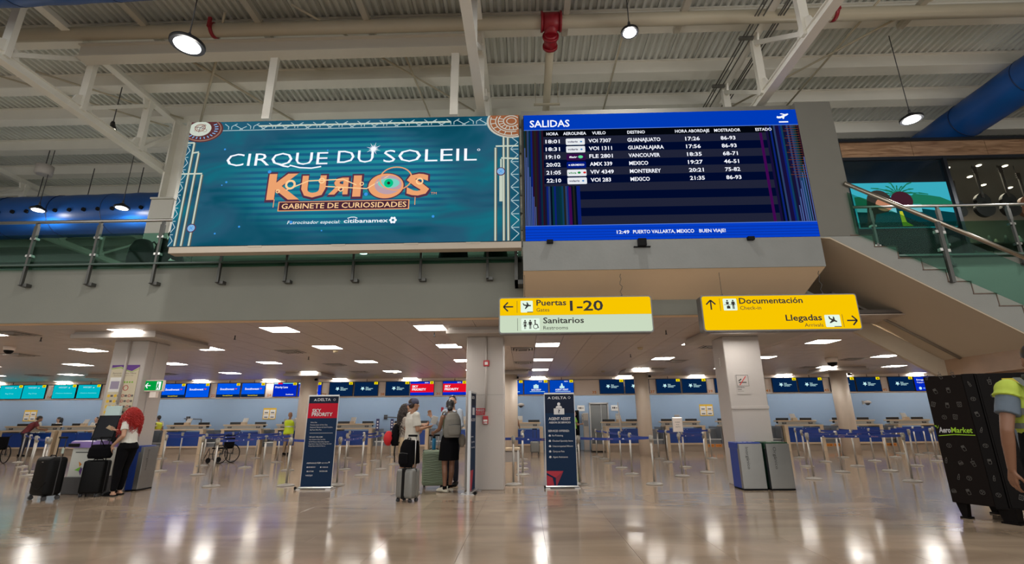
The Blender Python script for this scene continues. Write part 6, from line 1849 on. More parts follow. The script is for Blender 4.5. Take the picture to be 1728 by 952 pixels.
def person(label, x, y, yaw, skin, H=1.70, vox=.009, pose=None, name='person', z=0, headdir=(0, 1, 0), hands=True, female=False, group=None, shoes=None, shoe_name='shoe'):
    t = thing(name, label, 'person', (x, y, z), yaw, group)
    k = H / 1.70
    J = dict(pel=(0, 0, .94), che=(0, .0, 1.24), neck=(0, -.01, 1.43), head=(0, .012, 1.585),
             hl=(-.088, 0, .90), kl=(-.095, .02, .49), al=(-.10, -.02, .085), hr=(.088, 0, .90), kr=(.095, .02, .49), ar=(.10, -.02, .085),
             sl=(-.168, 0, 1.385), el=(-.215, -.03, 1.11), wl=(-.205, .05, .87), sr=(.168, 0, 1.385), er=(.215, -.03, 1.11), wr=(.205, .05, .87))
    if female:
        for q in ('sl', 'sr'): J[q] = (J[q][0] * .88, 0, 1.375)
        for q in ('el', 'er', 'wl', 'wr'): J[q] = (J[q][0] * .92, J[q][1], J[q][2])
    hd = dict(hl_d=None, hr_d=None)
    J.update(pose or {})
    J = {a: (Vector(v) * k if isinstance(v, (tuple, Vector)) and len(v) == 3 and a[0] != '_' else v) for a, v in J.items()}
    b = MB()
    xs = (J['sr'] - J['sl']).normalized()
    pe, ch, ne = J['pel'], J['che'], J['neck']
    w = .92 if female else 1.0
    rings(b, [(pe + (pe - ch).normalized() * .10 * k, .10 * k, .075 * k), (pe + (pe - ch).normalized() * .05 * k, .160 * k, .105 * k), (pe + (ch - pe) * .08, .163 * k, .110 * k), (pe.lerp(ch, .42), .128 * w * k, .092 * k), (pe.lerp(ch, .7), .140 * w * k, .098 * k), (ch, .155 * w * k, .112 * k),
              (ch.lerp(ne, .45), .170 * w * k, .104 * k), (ch.lerp(ne, .75), .145 * w * k, .080 * k), (ch.lerp(ne, .98), .07 * k, .058 * k)], xs)
    if female:
        f_ = xs.cross(Vector((0, 0, 1))) * -1
        f_ = Vector((0, 0, 1)).cross(xs)
        for sg in (-1, 1):
            b.ell(ch + xs * sg * .07 * k + f_ * .075 * k + Vector((0, 0, .03 * k)), (.060 * k, .050 * k, .060 * k), 12)
    cap(b, ne - Vector((0, 0, .03)), .056 * k, J['head'] - Vector((0, 0, .05)), .050 * k)
    for s_ in 'lr':
        chain(b, [(J['h' + s_], .088 * k), (J['h' + s_].lerp(J['k' + s_], .5), .075 * k), (J['k' + s_], .052 * k)])
        kn, an = J['k' + s_], J['a' + s_]
        back = Vector((0, -.018 * k, 0))
        chain(b, [(kn, .052 * k), (kn.lerp(an, .32) + back, .054 * k), (kn.lerp(an, .75), .038 * k), (an, .034 * k)])
        fd = J.get('f' + s_ + '_d') or Vector((0, 1, 0))
        fd = Vector(fd).normalized()
        cap(b, an + Vector((0, 0, -.045 * k)) - fd * .035 * k, .034 * k, an + Vector((0, 0, -.055 * k)) + fd * .13 * k, .024 * k)
        el, wr, sh = J['e' + s_], J['w' + s_], J['s' + s_]
        chain(b, [(sh, .056 * k), (sh.lerp(el, .35), .047 * k), (el, .037 * k)])
        chain(b, [(el, .037 * k), (el.lerp(wr, .3), .038 * k), (wr, .025 * k)])
        sg = -1 if s_ == 'l' else 1
        d = J.get('_hd' + s_) or (wr - el)
        nn = J.get('_hn' + s_) or Vector((-sg, 0, 0))
        hand(b, wr, d, nn, J.get('_hs' + s_) or (1 if s_ == 'l' else -1), J.get('_hc' + s_, .35), k, fr=.0078 if vox < .008 else .0098)
    P, M3 = head_shape(b, J['head'], headdir, s_=k * 1.03)
    body = blob(b, vox, 'body', skin, t, 2)
    e = MB()
    for sg in (-1, 1):
        e.ell(P(sg * .031, .077, .006), (.013 * k, .009 * k, .008 * k), 10, M3)
    e.build('eyes', eye_w, t)
    e = MB()
    for sg in (-1, 1):
        e.ell(P(sg * .031, .0845, .006), (.006 * k, .004 * k, .006 * k), 8, M3)
    e.build('irises', eye_d, t)
    e = MB()
    for sg in (-1, 1):
        cap(e, P(sg * .016, .090, .026), .004 * k, P(sg * .048, .074, .028), .003 * k, 6)
    e.build('eyebrows', hair_black, t)
    MB().ell(P(0, .092, -.055), (.021 * k, .006 * k, .0055 * k), 10, M3).build('mouth', lip, t)
    if shoes:
        for s_ in 'lr':
            an = J['a' + s_]; fd = Vector(J.get('f' + s_ + '_d') or (0, 1, 0)).normalized()
            q = MB()
            sx = Vector((0, 0, 1)).cross(fd)
            base = Vector((an.x, an.y, 0))
            rings(q, [(base - fd * .075 * k + Vector((0, 0, .035)), .018, .030), (base - fd * .06 * k + Vector((0, 0, .045)), .034, .045), (base + Vector((0, 0, .05)), .040, .050), (base + fd * .07 * k + Vector((0, 0, .038)), .045, .038), (base + fd * .14 * k + Vector((0, 0, .028)), .046, .028), (base + fd * .185 * k + Vector((0, 0, .022)), .030, .020)], sx)
            sh_ = blob(q, .008, shoe_name, shoes, t, 2)
            lo = min(v.co.z for v in sh_.data.vertices)
            for v in sh_.data.vertices:
                v.co.z = max(v.co.z - lo, 0.0) if v.co.z - lo > .004 else 0.0
    return t, J, k, P, M3


def shirt(t, J, k, m, name='shirt', sleeve=.5, hem=.0, fat=.018, vox=.010, long=False, female=False, neck=.93, untuck=.0):
    b = MB()
    xs = (J['sr'] - J['sl']).normalized()
    pe, ch, ne = J['pel'], J['che'], J['neck']
    w = .94 if female else 1.0
    f = fat
    low = pe + (ch - pe) * hem
    dn = (pe - ch).normalized()
    R_ = []
    if untuck:
        R_ += [(pe + dn * untuck * k, .165 * k + f, .118 * k + f), (pe + dn * untuck * .5 * k, .168 * k + f, .12 * k + f)]
    R_ += [(low, .160 * k * w + f, .112 * k + f), (pe.lerp(ch, .42), .138 * w * k + f, .100 * k + f), (pe.lerp(ch, .7), .146 * w * k + f, .104 * k + f), (ch, .158 * w * k + f, .114 * k + f), (ch.lerp(ne, .45), .172 * w * k + f * .8, .104 * k + f * .8), (ch.lerp(ne, .75), .145 * w * k + f * .6, .080 * k + f * .6), (ch.lerp(ne, neck), .08 * k + f * .4, .064 * k + f * .4)]
    rings(b, R_, xs)
    if female:
        f_ = Vector((0, 0, 1)).cross(xs)
        for sg in (-1, 1):
            b.ell(ch + xs * sg * .07 * k + f_ * .078 * k + Vector((0, 0, .03 * k)), (.068 * k, .055 * k, .066 * k), 12)
    for s_ in 'lr':
        sh, el, wr = J['s' + s_], J['e' + s_], J['w' + s_]
        if sleeve <= 0:
            continue
        if long:
            chain(b, [(sh, .060 * k + f * .5), (sh.lerp(el, .5), .050 * k + f * .5), (el, .042 * k + f * .5), (el.lerp(wr, .9), .030 * k + f * .5)])
        else:
            e_ = sh.lerp(el, sleeve)
            cap(b, sh, .060 * k + f * .5, sh.lerp(el, sleeve * .6), .055 * k + f * .6)
            b.tube(sh.lerp(el, .1), sh.lerp(el, sleeve + .12), .056 * k + f * .5, .056 * k + f * .9, n=14)
    o = blob(b, vox, name, m, t, 2)
    nrm = [v.normal.copy() for v in o.data.vertices]
    for v, nv in zip(o.data.vertices, nrm):
        v.co += nv * (noise.noise(v.co * 9.0) * .006 + noise.noise(v.co * 22.0) * .0025)
    return o


def trousers(t, J, k, m, name='trousers', fat=.014, length=.92, vox=.010, top=.10, seat=0.0):
    b = MB()
    xs = (J['hr'] - J['hl']).normalized()
    pe, ch = J['pel'], J['che']
    dn = (pe - ch).normalized()
    rings(b, [(pe + dn * .10 * k, .12 * k, .09 * k), (pe + dn * .05 * k, .166 * k + fat, .112 * k + fat + seat), (pe, .165 * k + fat, .113 * k + fat + seat * .7), (pe.lerp(ch, top * 2.6), .142 * k + fat * .8, .100 * k + fat * .8)], xs)
    for s_ in 'lr':
        h, kn, an = J['h' + s_], J['k' + s_], J['a' + s_]
        if length <= .5:
            chain(b, [(h, .092 * k + fat), (h.lerp(kn, length * 2 * .8), .082 * k + fat)])
            b.tube(h.lerp(kn, .1), h.lerp(kn, length * 2), .09 * k + fat, .080 * k + fat * 1.6, n=14)
        else:
            chain(b, [(h, .092 * k + fat), (h.lerp(kn, .5), .077 * k + fat), (kn, .056 * k + fat)])
            e_ = kn.lerp(an, (length - .5) * 2)
            chain(b, [(kn, .056 * k + fat), (kn.lerp(an, .35) + Vector((0, -.012, 0)), .052 * k + fat), (e_, .038 * k + fat)])
    return blob(b, vox, name, m, t, 2)


def hair_cap(t, P, M3, k, m, name='hair', extra=None, vox=.008, cut=-.02):
    b = MB()
    b.ell(P(0, -.022, .042), (.082 * k, .094 * k, .088 * k), 18, M3)
    b.ell(P(0, -.055, .0), (.072 * k, .060 * k, .075 * k), 14, M3)
    if extra:
        extra(b)
    o = blob(b, vox, name, m, t, 2)
    if name == 'hair_base':
        nn = [v.normal.copy() for v in o.data.vertices]
        for v, q in zip(o.data.vertices, nn):
            v.co += q * (noise.noise(v.co * 55.0) * .016 - .006)
    return o


def curls(t, P, M3, k, m, n, length, r, wild, name='hair', seed=3, front=.35):
    rr = random.Random(seed)
    b = MB()
    for i in range(n):
        a = rr.uniform(0, 2 * PI); el = rr.uniform(.05, 1.0)
        ax, af, au = math.cos(a) * math.sqrt(1 - el * el), math.sin(a) * math.sqrt(1 - el * el), el
        if af > front and au < .75:
            af = -af
        s0 = P(ax * .078, af * .088 - .015, au * .088 + .035)
        out = M3 @ Vector((ax, af, 0))
        L = length * rr.uniform(.6, 1.05)
        pts = []
        N = 22
        ph = rr.uniform(0, 6.28); tw = rr.uniform(9, 14)
        for j in range(N + 1):
            u = j / N
            o_ = out * (wild * math.sin(min(u * 2.2, 1.57)) * (1 - .25 * u))
            q = s0 + o_ + Vector((0, 0, -L * u + .05 * k * math.sin(PI * min(u * 2, 1)) * au))
            c = .011 + .008 * u
            q += Vector((math.cos(ph + tw * u * PI) * c, math.sin(ph + tw * u * PI) * c, math.sin(ph * 2 + tw * u) * .006))
            pts.append(q)
        b.path(pts, lambda u: r * (1 - .6 * u * u), 5)
    o = b.build(name, m, t)
    return o


# ---- woman with red hair
white_tee = mat('white_tee', (.60, .60, .56), .8)
black_cloth = mat('black_cloth', (.004, .004, .005), .9, spec=.08)
t, J, k, P, M3 = person('woman with long curly red hair in a white tee looking at her phone', -7.74, 9.72, math.radians(80), skin_light, 1.63, .0072, dict(
    head=(0, .055, 1.555), neck=(0, .005, 1.42), che=(0, .015, 1.22), pel=(0, -.02, .92), hl=(-.085, -.01, .89), hr=(.085, -.01, .89), kl=(-.10, .015, .48), kr=(.09, .07, .48), al=(-.11, .01, .08), ar=(.10, .10, .08),
    el=(-.215, -.09, 1.13), wl=(-.20, .14, .94), er=(.17, .20, 1.13), wr=(.08, .43, 1.23), _hdl=Vector((.1, .35, -.9)), _hnl=Vector((1, 0, 0)), _hcl=.5, _hdr=Vector((-.1, .9, .15)), _hnr=Vector((-.2, 0, 1)), _hcr=.7), headdir=(0, .93, -.35), female=True)
shirt(t, J, k, white_tee, 'tee_shirt', .45, .12, .012, .008, female=True)
trousers(t, J, k, black_cloth, 'leggings', .016, .94, .008, seat=.035)
red_hair = mat('hair_red', (.36, .008, .006), .42)
hair_cap(t, P, M3, k, red_hair, 'hair_base', lambda b: (b.ell(P(0, -.08, -.06), (.085, .07, .14), 16), b.ell(P(0, -.09, -.2), (.075, .05, .12), 14)))
curls(t, P, M3, k, red_hair, 360, .47, .008, .150, 'hair', 4, .3)
curls(t, P, M3, k, red_hair, 220, .42, .009, .095, 'hair', 14, .3)
for s_ in 'lr':
    an = J['a' + s_]
    b = MB()
    b.prism([(an.x - .045, an.y - .08), (an.x + .045, an.y - .08), (an.x + .05, an.y + .10), (an.x + .03, an.y + .19), (an.x - .03, an.y + .19), (an.x - .05, an.y + .10)], 0, .022, 'z')
    rings(b, [((an.x, an.y + .03, .05), .048, .035), ((an.x, an.y + .09, .045), .05, .034), ((an.x, an.y + .15, .034), .042, .022)], Vector((1, 0, 0)))
    b.build('slide_sandal', black_plastic, t)
ph = MB().box(-.037, .037, -.004, .004, -.075, .075, .003).build('mobile_phone', mat('phone_case', (.35, .27, .17), .4))
ph.matrix_world = Matrix.Translation((-8.285, 9.87, 1.225)) @ Matrix.Rotation(math.radians(-68), 4, 'Y') @ Matrix.Rotation(math.radians(35), 4, 'Z')
tag(ph, 'beige cased mobile phone held by the woman with red hair', 'phone')

# ---- man with cap
t, J, k, P, M3 = person('man in a white tee and dark backwards cap beside the silver suitcase', -2.20, 9.78, math.radians(-58), skin_mid, 1.74, .0072, dict(
    el=(-.20, .02, 1.13), wl=(-.10, .22, 1.20), er=(.20, .03, 1.12), wr=(.10, .25, 1.17), _hdr=Vector((-.1, 1, .1)), _hdl=Vector((.2, 1, .2)), _hnr=Vector((-.5, 0, .8)), _hnl=Vector((.5, 0, .8)), _hcl=.7, _hcr=.6), headdir=(-.15, 1, 0), shoes=mat('shoe_white', (.5, .5, .48), .5))
shirt(t, J, k, mat('tee_cream', (.52, .50, .45), .85), 'tee_shirt', .62, .05, .028, .009, untuck=.12)
trousers(t, J, k, black_cloth, 'shorts', .022, .46, .010)
b = MB(); b.ell(P(0, -.01, .045), (.088 * k, .104 * k, .088 * k), 20, M3)
cp = blob(b, .008, 'cap', mat('cap_navy', (.05, .055, .10), .8), t, 2)
for v in cp.data.vertices:
    v.co.z = max(v.co.z, J['head'].z + .012)
b = MB(); rings(b, [(P(0, -.09, .015), .065, .012), (P(0, -.13, .0), .06, .010), (P(0, -.155, -.012), .035, .006)], M3 @ Vector((1, 0, 0)))
b.build('cap_brim', mat('cap_navy', (.05, .055, .10), .8), cp)
b = MB().ell(P(-.05, -.085, .06), (.022, .012, .02), 8); b.build('cap_badge', mat('badge_orange', (.45, .14, .06), .7), cp)
hair_cap(t, P, M3, k, hair_brown, 'hair', cut=0)

# ---- woman with long brown curls, red bag
t, J, k, P, M3 = person('woman with long dark curly hair standing behind the man in the cap', -2.56, 10.62, math.radians(-72), skin_mid, 1.66, .0075, dict(
    el=(-.17, .04, 1.10), wl=(-.10, .24, 1.12), er=(.17, .04, 1.10), wr=(.08, .22, 1.10)), headdir=(0, 1, 0), female=True, shoes=mat('shoe_tan', (.35, .26, .18), .6))
strp = bpy.data.materials.new('striped_top'); strp.use_nodes = True
nt = strp.node_tree; bs = nt.nodes['Principled BSDF']; tc = nt.nodes.new('ShaderNodeTexCoord'); wv = nt.nodes.new('ShaderNodeTexWave'); wv.bands_direction = 'Z'; wv.inputs['Scale'].default_value = 14
cr = nt.nodes.new('ShaderNodeValToRGB'); cr.color_ramp.interpolation = 'CONSTANT'; cr.color_ramp.elements[0].color = (.5, .46, .40, 1); cr.color_ramp.elements[1].position = .6; cr.color_ramp.elements[1].color = (.10, .06, .05, 1)
nt.links.new(tc.outputs['Object'], wv.inputs[0]); nt.links.new(wv.outputs[0], cr.inputs[0]); nt.links.new(cr.outputs[0], bs.inputs[0]); bs.inputs['Roughness'].default_value = .8
shirt(t, J, k, strp, 'striped_top', .4, .12, .012, .010, female=True)
trousers(t, J, k, mat('shorts_khaki', (.42, .32, .20), .8), 'shorts', .02, .34, .010)
hair_cap(t, P, M3, k, hair_brown, 'hair_base', lambda b: (b.ell(P(0, -.085, -.08), (.10, .075, .16), 14), b.ell(P(0, -.10, -.25), (.10, .07, .16), 14)))
curls(t, P, M3, k, hair_brown, 150, .56, .009, .075, 'hair', 9, .3)

# ---- woman in the black skirt
olive = mat('olive_top', (.07, .085, .05), .8)
t, J, k, P, M3 = person('woman in a black cap and black skirt wearing a grey backpack, back to the viewer', -1.50, 9.98, math.radians(28), skin_dark, 1.70, .0072, dict(
    head=(0, .02, 1.60), el=(-.20, .06, 1.15), wl=(-.24, .26, 1.08), er=(.19, .0, 1.12), wr=(.15, .2, 1.05), kl=(-.085, .02, .48), kr=(.08, .06, .48), al=(-.08, -.02, .085), ar=(.07, .10, .085),
    fl_d=Vector((-.5, .8, 0)), fr_d=Vector((-.1, 1, 0)), _hdl=Vector((-.2, 1, -.1)), _hcl=.5), headdir=(.35, 1, 0), female=True)
shirt(t, J, k, olive, 'tank_top', 0, .1, .008, .009, female=True, neck=.72)
b = MB(); rings(b, [((0, 0, 1.06 * k), .135, .10), ((0, 0, 1.0 * k), .16, .12), ((0, -.01, .90), .185, .145), ((0, -.005, .75), .195, .15), ((0, 0, .60), .205, .155), ((0, 0, .575), .20, .15)])
o = blob(b, .009, 'skirt', black_cloth, t, 1)
for v in o.data.vertices:
    a = math.atan2(v.co.y, v.co.x); f_ = max(0, (1.0 - v.co.z) / .42)
    v.co.x *= 1 + .03 * f_ * math.sin(a * 7); v.co.y *= 1 + .03 * f_ * math.sin(a * 7)
b = MB(); b.ell(P(0, -.005, .045), (.086 * k, .102 * k, .086 * k), 20, M3)
cp = blob(b, .008, 'cap', mat('cap_black', (.010, .011, .014), .7), t, 2)
for v in cp.data.vertices:
    v.co.z = max(v.co.z, J['head'].z + .015)
b = MB(); rings(b, [(P(0, .085, .03), .065, .012), (P(0, .13, .02), .06, .010), (P(0, .165, .008), .035, .006)], M3 @ Vector((1, 0, 0)))
b.build('cap_brim', mat('cap_black', (.010, .011, .014), .7), cp)
hair_cap(t, P, M3, k, hair_black, 'hair', lambda b: b.ell(P(0, -.10, -.055), (.055, .05, .055), 12))
cream = mat('clog_cream', (.58, .55, .46), .5)
for s_ in 'lr':
    an = J['a' + s_]; fd = Vector(J.get('f' + s_ + '_d')).normalized(); sx = Vector((0, 0, 1)).cross(fd); base = Vector((an.x, an.y, 0))
    b = MB(); rings(b, [(base - fd * .08 + Vector((0, 0, .03)), .035, .028), (base - fd * .03 + Vector((0, 0, .033)), .043, .033), (base + fd * .06 + Vector((0, 0, .048)), .05, .046), (base + fd * .13 + Vector((0, 0, .04)), .052, .038), (base + fd * .18 + Vector((0, 0, .028)), .036, .024)], sx)
    o = blob(b, .007, 'clog', cream, t, 2)
    lo = min(v.co.z for v in o.data.vertices)
    for v in o.data.vertices: v.co.z -= lo
    b = MB(); b.tube(an + Vector((0, 0, -.04)), an + Vector((0, 0, .03)), .042, .040, n=14); b.build('sock', black_cloth, t)

# ---- staff man
t, J, k, P, M3 = person('airline agent in a navy vest and light shirt facing the travellers, hand raised', -1.60, 10.95, math.radians(160), skin_light, 1.84, .0078, dict(
    er=(.24, .05, 1.13), wr=(.33, .28, 1.30), _hdr=Vector((.1, .4, .8)), _hnr=Vector((-.6, .7, 0)), _hcr=.6, el=(-.22, .0, 1.12), wl=(-.15, .24, 1.05)), headdir=(-.35, 1, -.1), shoes=black_plastic)
shirt(t, J, k, mat('shirt_pale_blue', (.40, .46, .54), .8), 'dress_shirt', 1, .0, .012, .010, long=True)
shirt(t, J, k, mat('vest_navy', (.02, .028, .06), .8), 'vest', 0, -.1, .026, .010, neck=.80)
trousers(t, J, k, mat('trouser_navy', (.012, .014, .03), .8), 'trousers', .016, .96, .010)
hair_cap(t, P, M3, k, hair_black, 'hair', vox=.008)
b = MB().flat([(-.02, 0), (.02, 0), (.028, -.30), (0, -.34), (-.028, -.30)], a=0, t=.006); o = b.build('tie', mat('tie_dark', (.02, .02, .05), .6), t); o.location = (0, .15, 1.50)
tag(MB().box(-.06, .06, -.002, .002, -.09, .09).build('document', paper), 'white boarding papers held between the agent and the travellers', 'papers')
o = bpy.data.objects['document']; o.location = (-1.93, 10.62, 1.33); o.rotation_euler = (.5, .3, .3)

# ---- vest man at the right edge (back view, close)
hiviz = mat('hi_viz', (.40, .50, .06), .75)
hz_dark = mat('hi_viz_band', (.10, .11, .10), .6)
tv, J, k, P, M3 = person('service worker in a yellow-green vest at the right edge, back to the viewer', 4.0, 3.98, math.radians(-4), skin_dark, 1.86, .0075, dict(
    neck=(.035, -.01, 1.43), head=(.085, .03, 1.585),
    sl=(-.185, 0, 1.375), el=(-.29, -.03, 1.10), wl=(-.27, .04, .84), er=(.27, -.03, 1.10), wr=(.25, .04, .84)), headdir=(.3, 1, 0), shoes=black_plastic)
shirt(tv, J, k, mat('polo_grey', (.10, .13, .17), .85), 'polo_shirt', .5, .3, .016, .010)
vest = shirt(tv, J, k, hiviz, 'safety_vest', .07, .58, .036, .010, neck=.97)
trousers(tv, J, k, black_cloth, 'trousers', .030, .96, .010, top=.27)
hair_cap(tv, P, M3, k, hair_black, 'hair')
# bands and print follow the back of the vest
def wrap_band(z0, z1, grow, name, m, parent, a0=0, a1=2 * PI):
    b = MB(); n = 48
    def P3(a, z_):
        zz = z_
        ch_ = J['che']; w_ = .158 * k + .042 + grow; d_ = .114 * k + .042 + grow
        u = max(0, min(1, (zz - ch_.z) / (.19 * k * .45)))
        w_ += .006 * u; d_ -= .012 * u
        return Vector((w_ * math.cos(a), d_ * math.sin(a) + ch_.y, zz))
    vs = [[b.b.verts.new(P3(a0 + (a1 - a0) * i / n, z_)) for i in range(n + 1)] for z_ in (z0, (z0 + z1) / 2, z1)]
    for r0, r1 in zip(vs, vs[1:]):
        for i in range(n):
            b.b.faces.new((r0[i], r0[i + 1], r1[i + 1], r1[i]))
    return b.build(name, m, parent)
wrap_band(1.315, 1.365, .012, 'reflective_band', hz_dark, vest)
wrap_band(1.215, 1.255, .012, 'reflective_band', hz_dark, vest)
for sg in (-1, 1):
    b = MB(); pts = [Vector((sg * .135, -.02, 1.60)), Vector((sg * .15, -.12, 1.52)), Vector((sg * .155, -.155, 1.42)), Vector((sg * .16, -.155, 1.32))]
    for p, q in zip(pts, pts[1:]):
        vs = [b.b.verts.new(v) for v in (p + Vector((-.028, 0, 0)), p + Vector((.028, 0, 0)), q + Vector((.028, 0, 0)), q + Vector((-.028, 0, 0)))]
        b.b.faces.new(vs)
    b.build('reflective_band', hz_dark, vest)
text(vest, 'ORB', -.10, .10, 1.445, .05, -.188, black_plastic, bold=.02)
text(vest, 'SERVICIOS', -.14, .14, 1.275, .035, -.188, black_plastic, bold=.02)
ring(0.02, 1.545, .070, .080, -.178, 24, 1.3).build('printed_loop', black_plastic, vest)
b = MB(); b.tube((0, -.015, 1.575), (0, -.02, 1.62), .075, .07, n=16); b.build('vest_collar', mat('collar_dark', (.02, .025, .02), .8), vest)

# ---- far people
def far(label, x, y, yaw, H, skin, top, bottom, top_m, bot_m, pose=None, sleeve=.5, long=False, female=False, hair=hair_black, headdir=(0, 1, 0), extra=None, legs=True):
    t, J, k, P, M3 = person(label, x, y, yaw, skin, H, .0115, pose, female=female, headdir=headdir, shoes=black_plastic if legs else None)
    shirt(t, J, k, top_m, top, sleeve, .02, .018, .014, long=long, female=female, untuck=.05)
    trousers(t, J, k, bot_m, bottom, .018, .96, .014)
    hair_cap(t, P, M3, k, hair, 'hair', extra(P) if extra else None, .012)
    return t, J, k, P
yv = mat('vest_yellow', (.62, .80, .02), .7, emit=None)
t, J, k, P = far('man in a bright yellow vest leaning at the counter left of the sky priority banner', -10.12, 21.35, 0, 1.72, skin_mid, 'white_shirt', 'khaki_trousers', white_tee, mat('khaki', (.30, .21, .13), .8), dict(
    el=(-.24, .10, 1.15), wl=(-.16, .30, 1.16), er=(.26, .12, 1.16), wr=(.22, .32, 1.22)), long=True, hair=skin_mid)
shirt(t, J, k, yv, 'safety_vest', 0, .0, .045, .014, neck=.85, untuck=.12)
b = MB(); rings(b, [((0, 0, 1.12), .205, .16), ((0, 0, 1.16), .205, .16)]); b.build('reflective_band', chrome, t)
t, J, k, P = far('man in a maroon tee bending over the left counter', -21.55, 21.3, math.radians(-35), 1.74, skin_mid, 'maroon_tee', 'dark_jeans', mat('maroon', (.16, .025, .03), .85), mat('jeans_dark', (.015, .02, .04), .8), dict(
    pel=(0, -.05, .93), che=(0, .10, 1.20), neck=(0, .22, 1.36), head=(0, .31, 1.50), sl=(-.17, .20, 1.33), sr=(.17, .20, 1.33), el=(-.22, .34, 1.12), wl=(-.12, .5, 1.07), er=(.24, .30, 1.10), wr=(.16, .5, 1.07)), headdir=(0, .9, -.4))
t, J, k, P = far('seated woman agent with long black hair in white behind the left counter', -21.8, 22.95, PI - .4, 1.62, skin_light, 'white_blouse', 'dark_trousers', white_tee, black_cloth, dict(el=(-.2, .1, 1.1), wl=(-.12, .3, 1.05), er=(.2, .1, 1.1), wr=(.1, .3, 1.05)), female=True, long=True,
    extra=lambda P: (lambda b: (b.ell(P(0, -.07, -.10), (.09, .05, .15), 12), b.ell(P(-.07, 0, -.08), (.03, .05, .14), 10), b.ell(P(.07, 0, -.08), (.03, .05, .14), 10))), headdir=(0, .85, -.5))
far('agent in white with dark hair behind the counter left of the square column', -20.05, 23.0, PI, 1.62, skin_light, 'white_shirt', 'dark_trousers', white_tee, black_cloth, dict(el=(-.22, .1, 1.1), wl=(-.15, .3, 1.05), er=(.22, .1, 1.1), wr=(.15, .3, 1.05)), long=True)
far('agent hidden behind the man in the maroon tee', -22.85, 22.95, PI, 1.66, skin_light, 'white_shirt', 'dark_trousers', white_tee, black_cloth, long=True)
t, J, k, P = far('worker in a yellow and orange vest behind the counter right of the exit sign', -16.95, 22.8, math.radians(60), 1.66, skin_mid, 'white_shirt', 'dark_trousers', white_tee, black_cloth)
shirt(t, J, k, mat('vest_yellow2', (.62, .62, .04), .7), 'safety_vest', 0, .0, .035, .014, neck=.85, untuck=.1)
b = MB(); rings(b, [((0, 0, 1.02), .20, .155), ((0, 0, 1.06), .20, .155)]); b.build('orange_band', orange_label, t)
t, J, k, P = far('man with a black backpack at the counter just right of the middle column', -.52, 20.35, math.radians(-15), 1.72, skin_mid, 'olive_tank', 'grey_trousers', mat('khaki_tank', (.22, .22, .12), .8), mat('trouser_grey', (.06, .06, .065), .8), dict(er=(.24, .06, 1.13), wr=(.22, .25, 1.05)), sleeve=0, headdir=(.5, .85, -.1))
far('man in a lime green tee standing beside the dark shelf unit', 2.15, 22.4, math.radians(-80), 1.70, skin_mid, 'lime_tee', 'black_trousers', mat('lime_tee', (.25, .62, .04), .8), black_cloth, dict(er=(.2, .1, 1.12), wr=(.1, .3, 1.15)))
# seated person up on the mezzanine
blackw = mat('black_jacket', (.006, .007, .008), .85)
t, J, k, P, M3 = person('person in black sitting on the mezzanine floor behind the railing, leg stretched', -7.42, 9.14, math.radians(-80), skin_mid, 1.70, .010, dict(
    pel=(0, 0, .12), che=(0, .06, .42), neck=(0, .12, .62), head=(0, .20, .74), hl=(-.09, .02, .11), hr=(.09, .02, .11), kl=(-.10, .44, .16), al=(-.11, .80, .09), kr=(.12, .36, .46), ar=(.12, .52, .09), sl=(-.17, .10, .58), sr=(.17, .10, .58),
    el=(-.22, .16, .34), wl=(-.12, .34, .26), er=(.22, .2, .36), wr=(.12, .36, .40), fl_d=Vector((0, .3, 1))), z=4.30, headdir=(0, .8, -.6))
shirt(t, J, k, blackw, 'jacket', 1, .0, .03, .012, long=True)
trousers(t, J, k, mat('trouser_dark', (.02, .024, .024), .85), 'trousers', .016, .95, .012)
hair_cap(t, P, M3, k, hair_black, 'hair')

# ================================================================= BAGS
def backpack(label, x, y, z, rz, m, w=.30, h=.44, d=.18, tilt=0.0, strap=True, name='backpack'):
    t = thing(name, label, 'backpack', (x, y, z), rz)
    b = MB()
    rings(b, [((0, 0, 0), w * .42, d * .40), ((0, 0, .02), w * .49, d * .48), ((0, -.01, h * .35), w * .52, d * .54), ((0, -.005, h * .7), w * .48, d * .48), ((0, .01, h * .92), w * .36, d * .34), ((0, .015, h), w * .22, d * .2)])
    blob(b, .012, 'bag_body', m, t, 2)
    b = MB(); rings(b, [((0, -d * .50, h * .10), w * .34, d * .14), ((0, -d * .55, h * .2), w * .38, d * .18), ((0, -d * .55, h * .45), w * .38, d * .16), ((0, -d * .48, h * .52), w * .34, d * .1)])
    p = blob(b, .012, 'front_pocket', m, t, 2)
    MB().path([(-w * .36, -d * .60, h * .50), (0, -d * .70, h * .52), (w * .36, -d * .60, h * .50)], .005, 6).build('zip', dark_grey, p)
    b = MB()
    b.path([(-.04, d * .3, h * .93), (-.03, d * .3, h * 1.04), (.03, d * .3, h * 1.04), (.04, d * .3, h * .93)], .009, 6)
    b.build('top_loop', m, t)
    if strap:
        for sg in (-1, 1):
            MB().path([(sg * .09, d * .35, h * .92), (sg * .12, d * .6, h * 1.04), (sg * .13, d * 1.1, h * 1.0), (sg * .135, d * 1.35, h * .7), (sg * .13, d * 1.0, h * .35), (sg * .13, d * .4, h * .12)], .016, 8).build('shoulder_strap', m, t)
    return t
grey_pack = mat('pack_grey', (.17, .16, .14), .85, bump=.3, bscale=60)
backpack('grey backpack worn by the woman in the black skirt', -1.42, 9.78, 1.00, math.radians(28), grey_pack, .34, .47, .20)
backpack('black backpack worn by the woman with long dark curls', -2.73, 10.58, .82, math.radians(-72), black_cloth, .28, .44, .16)
tt = backpack('black backpack worn by the man right of the middle column', -.57, 20.12, 1.02, math.radians(-15), black_cloth, .34, .50, .20)
backpack('round black backpack lying on the mezzanine floor behind the railing', -7.74, 9.06, 4.30, math.radians(20), blackw, .44, .62, .28)
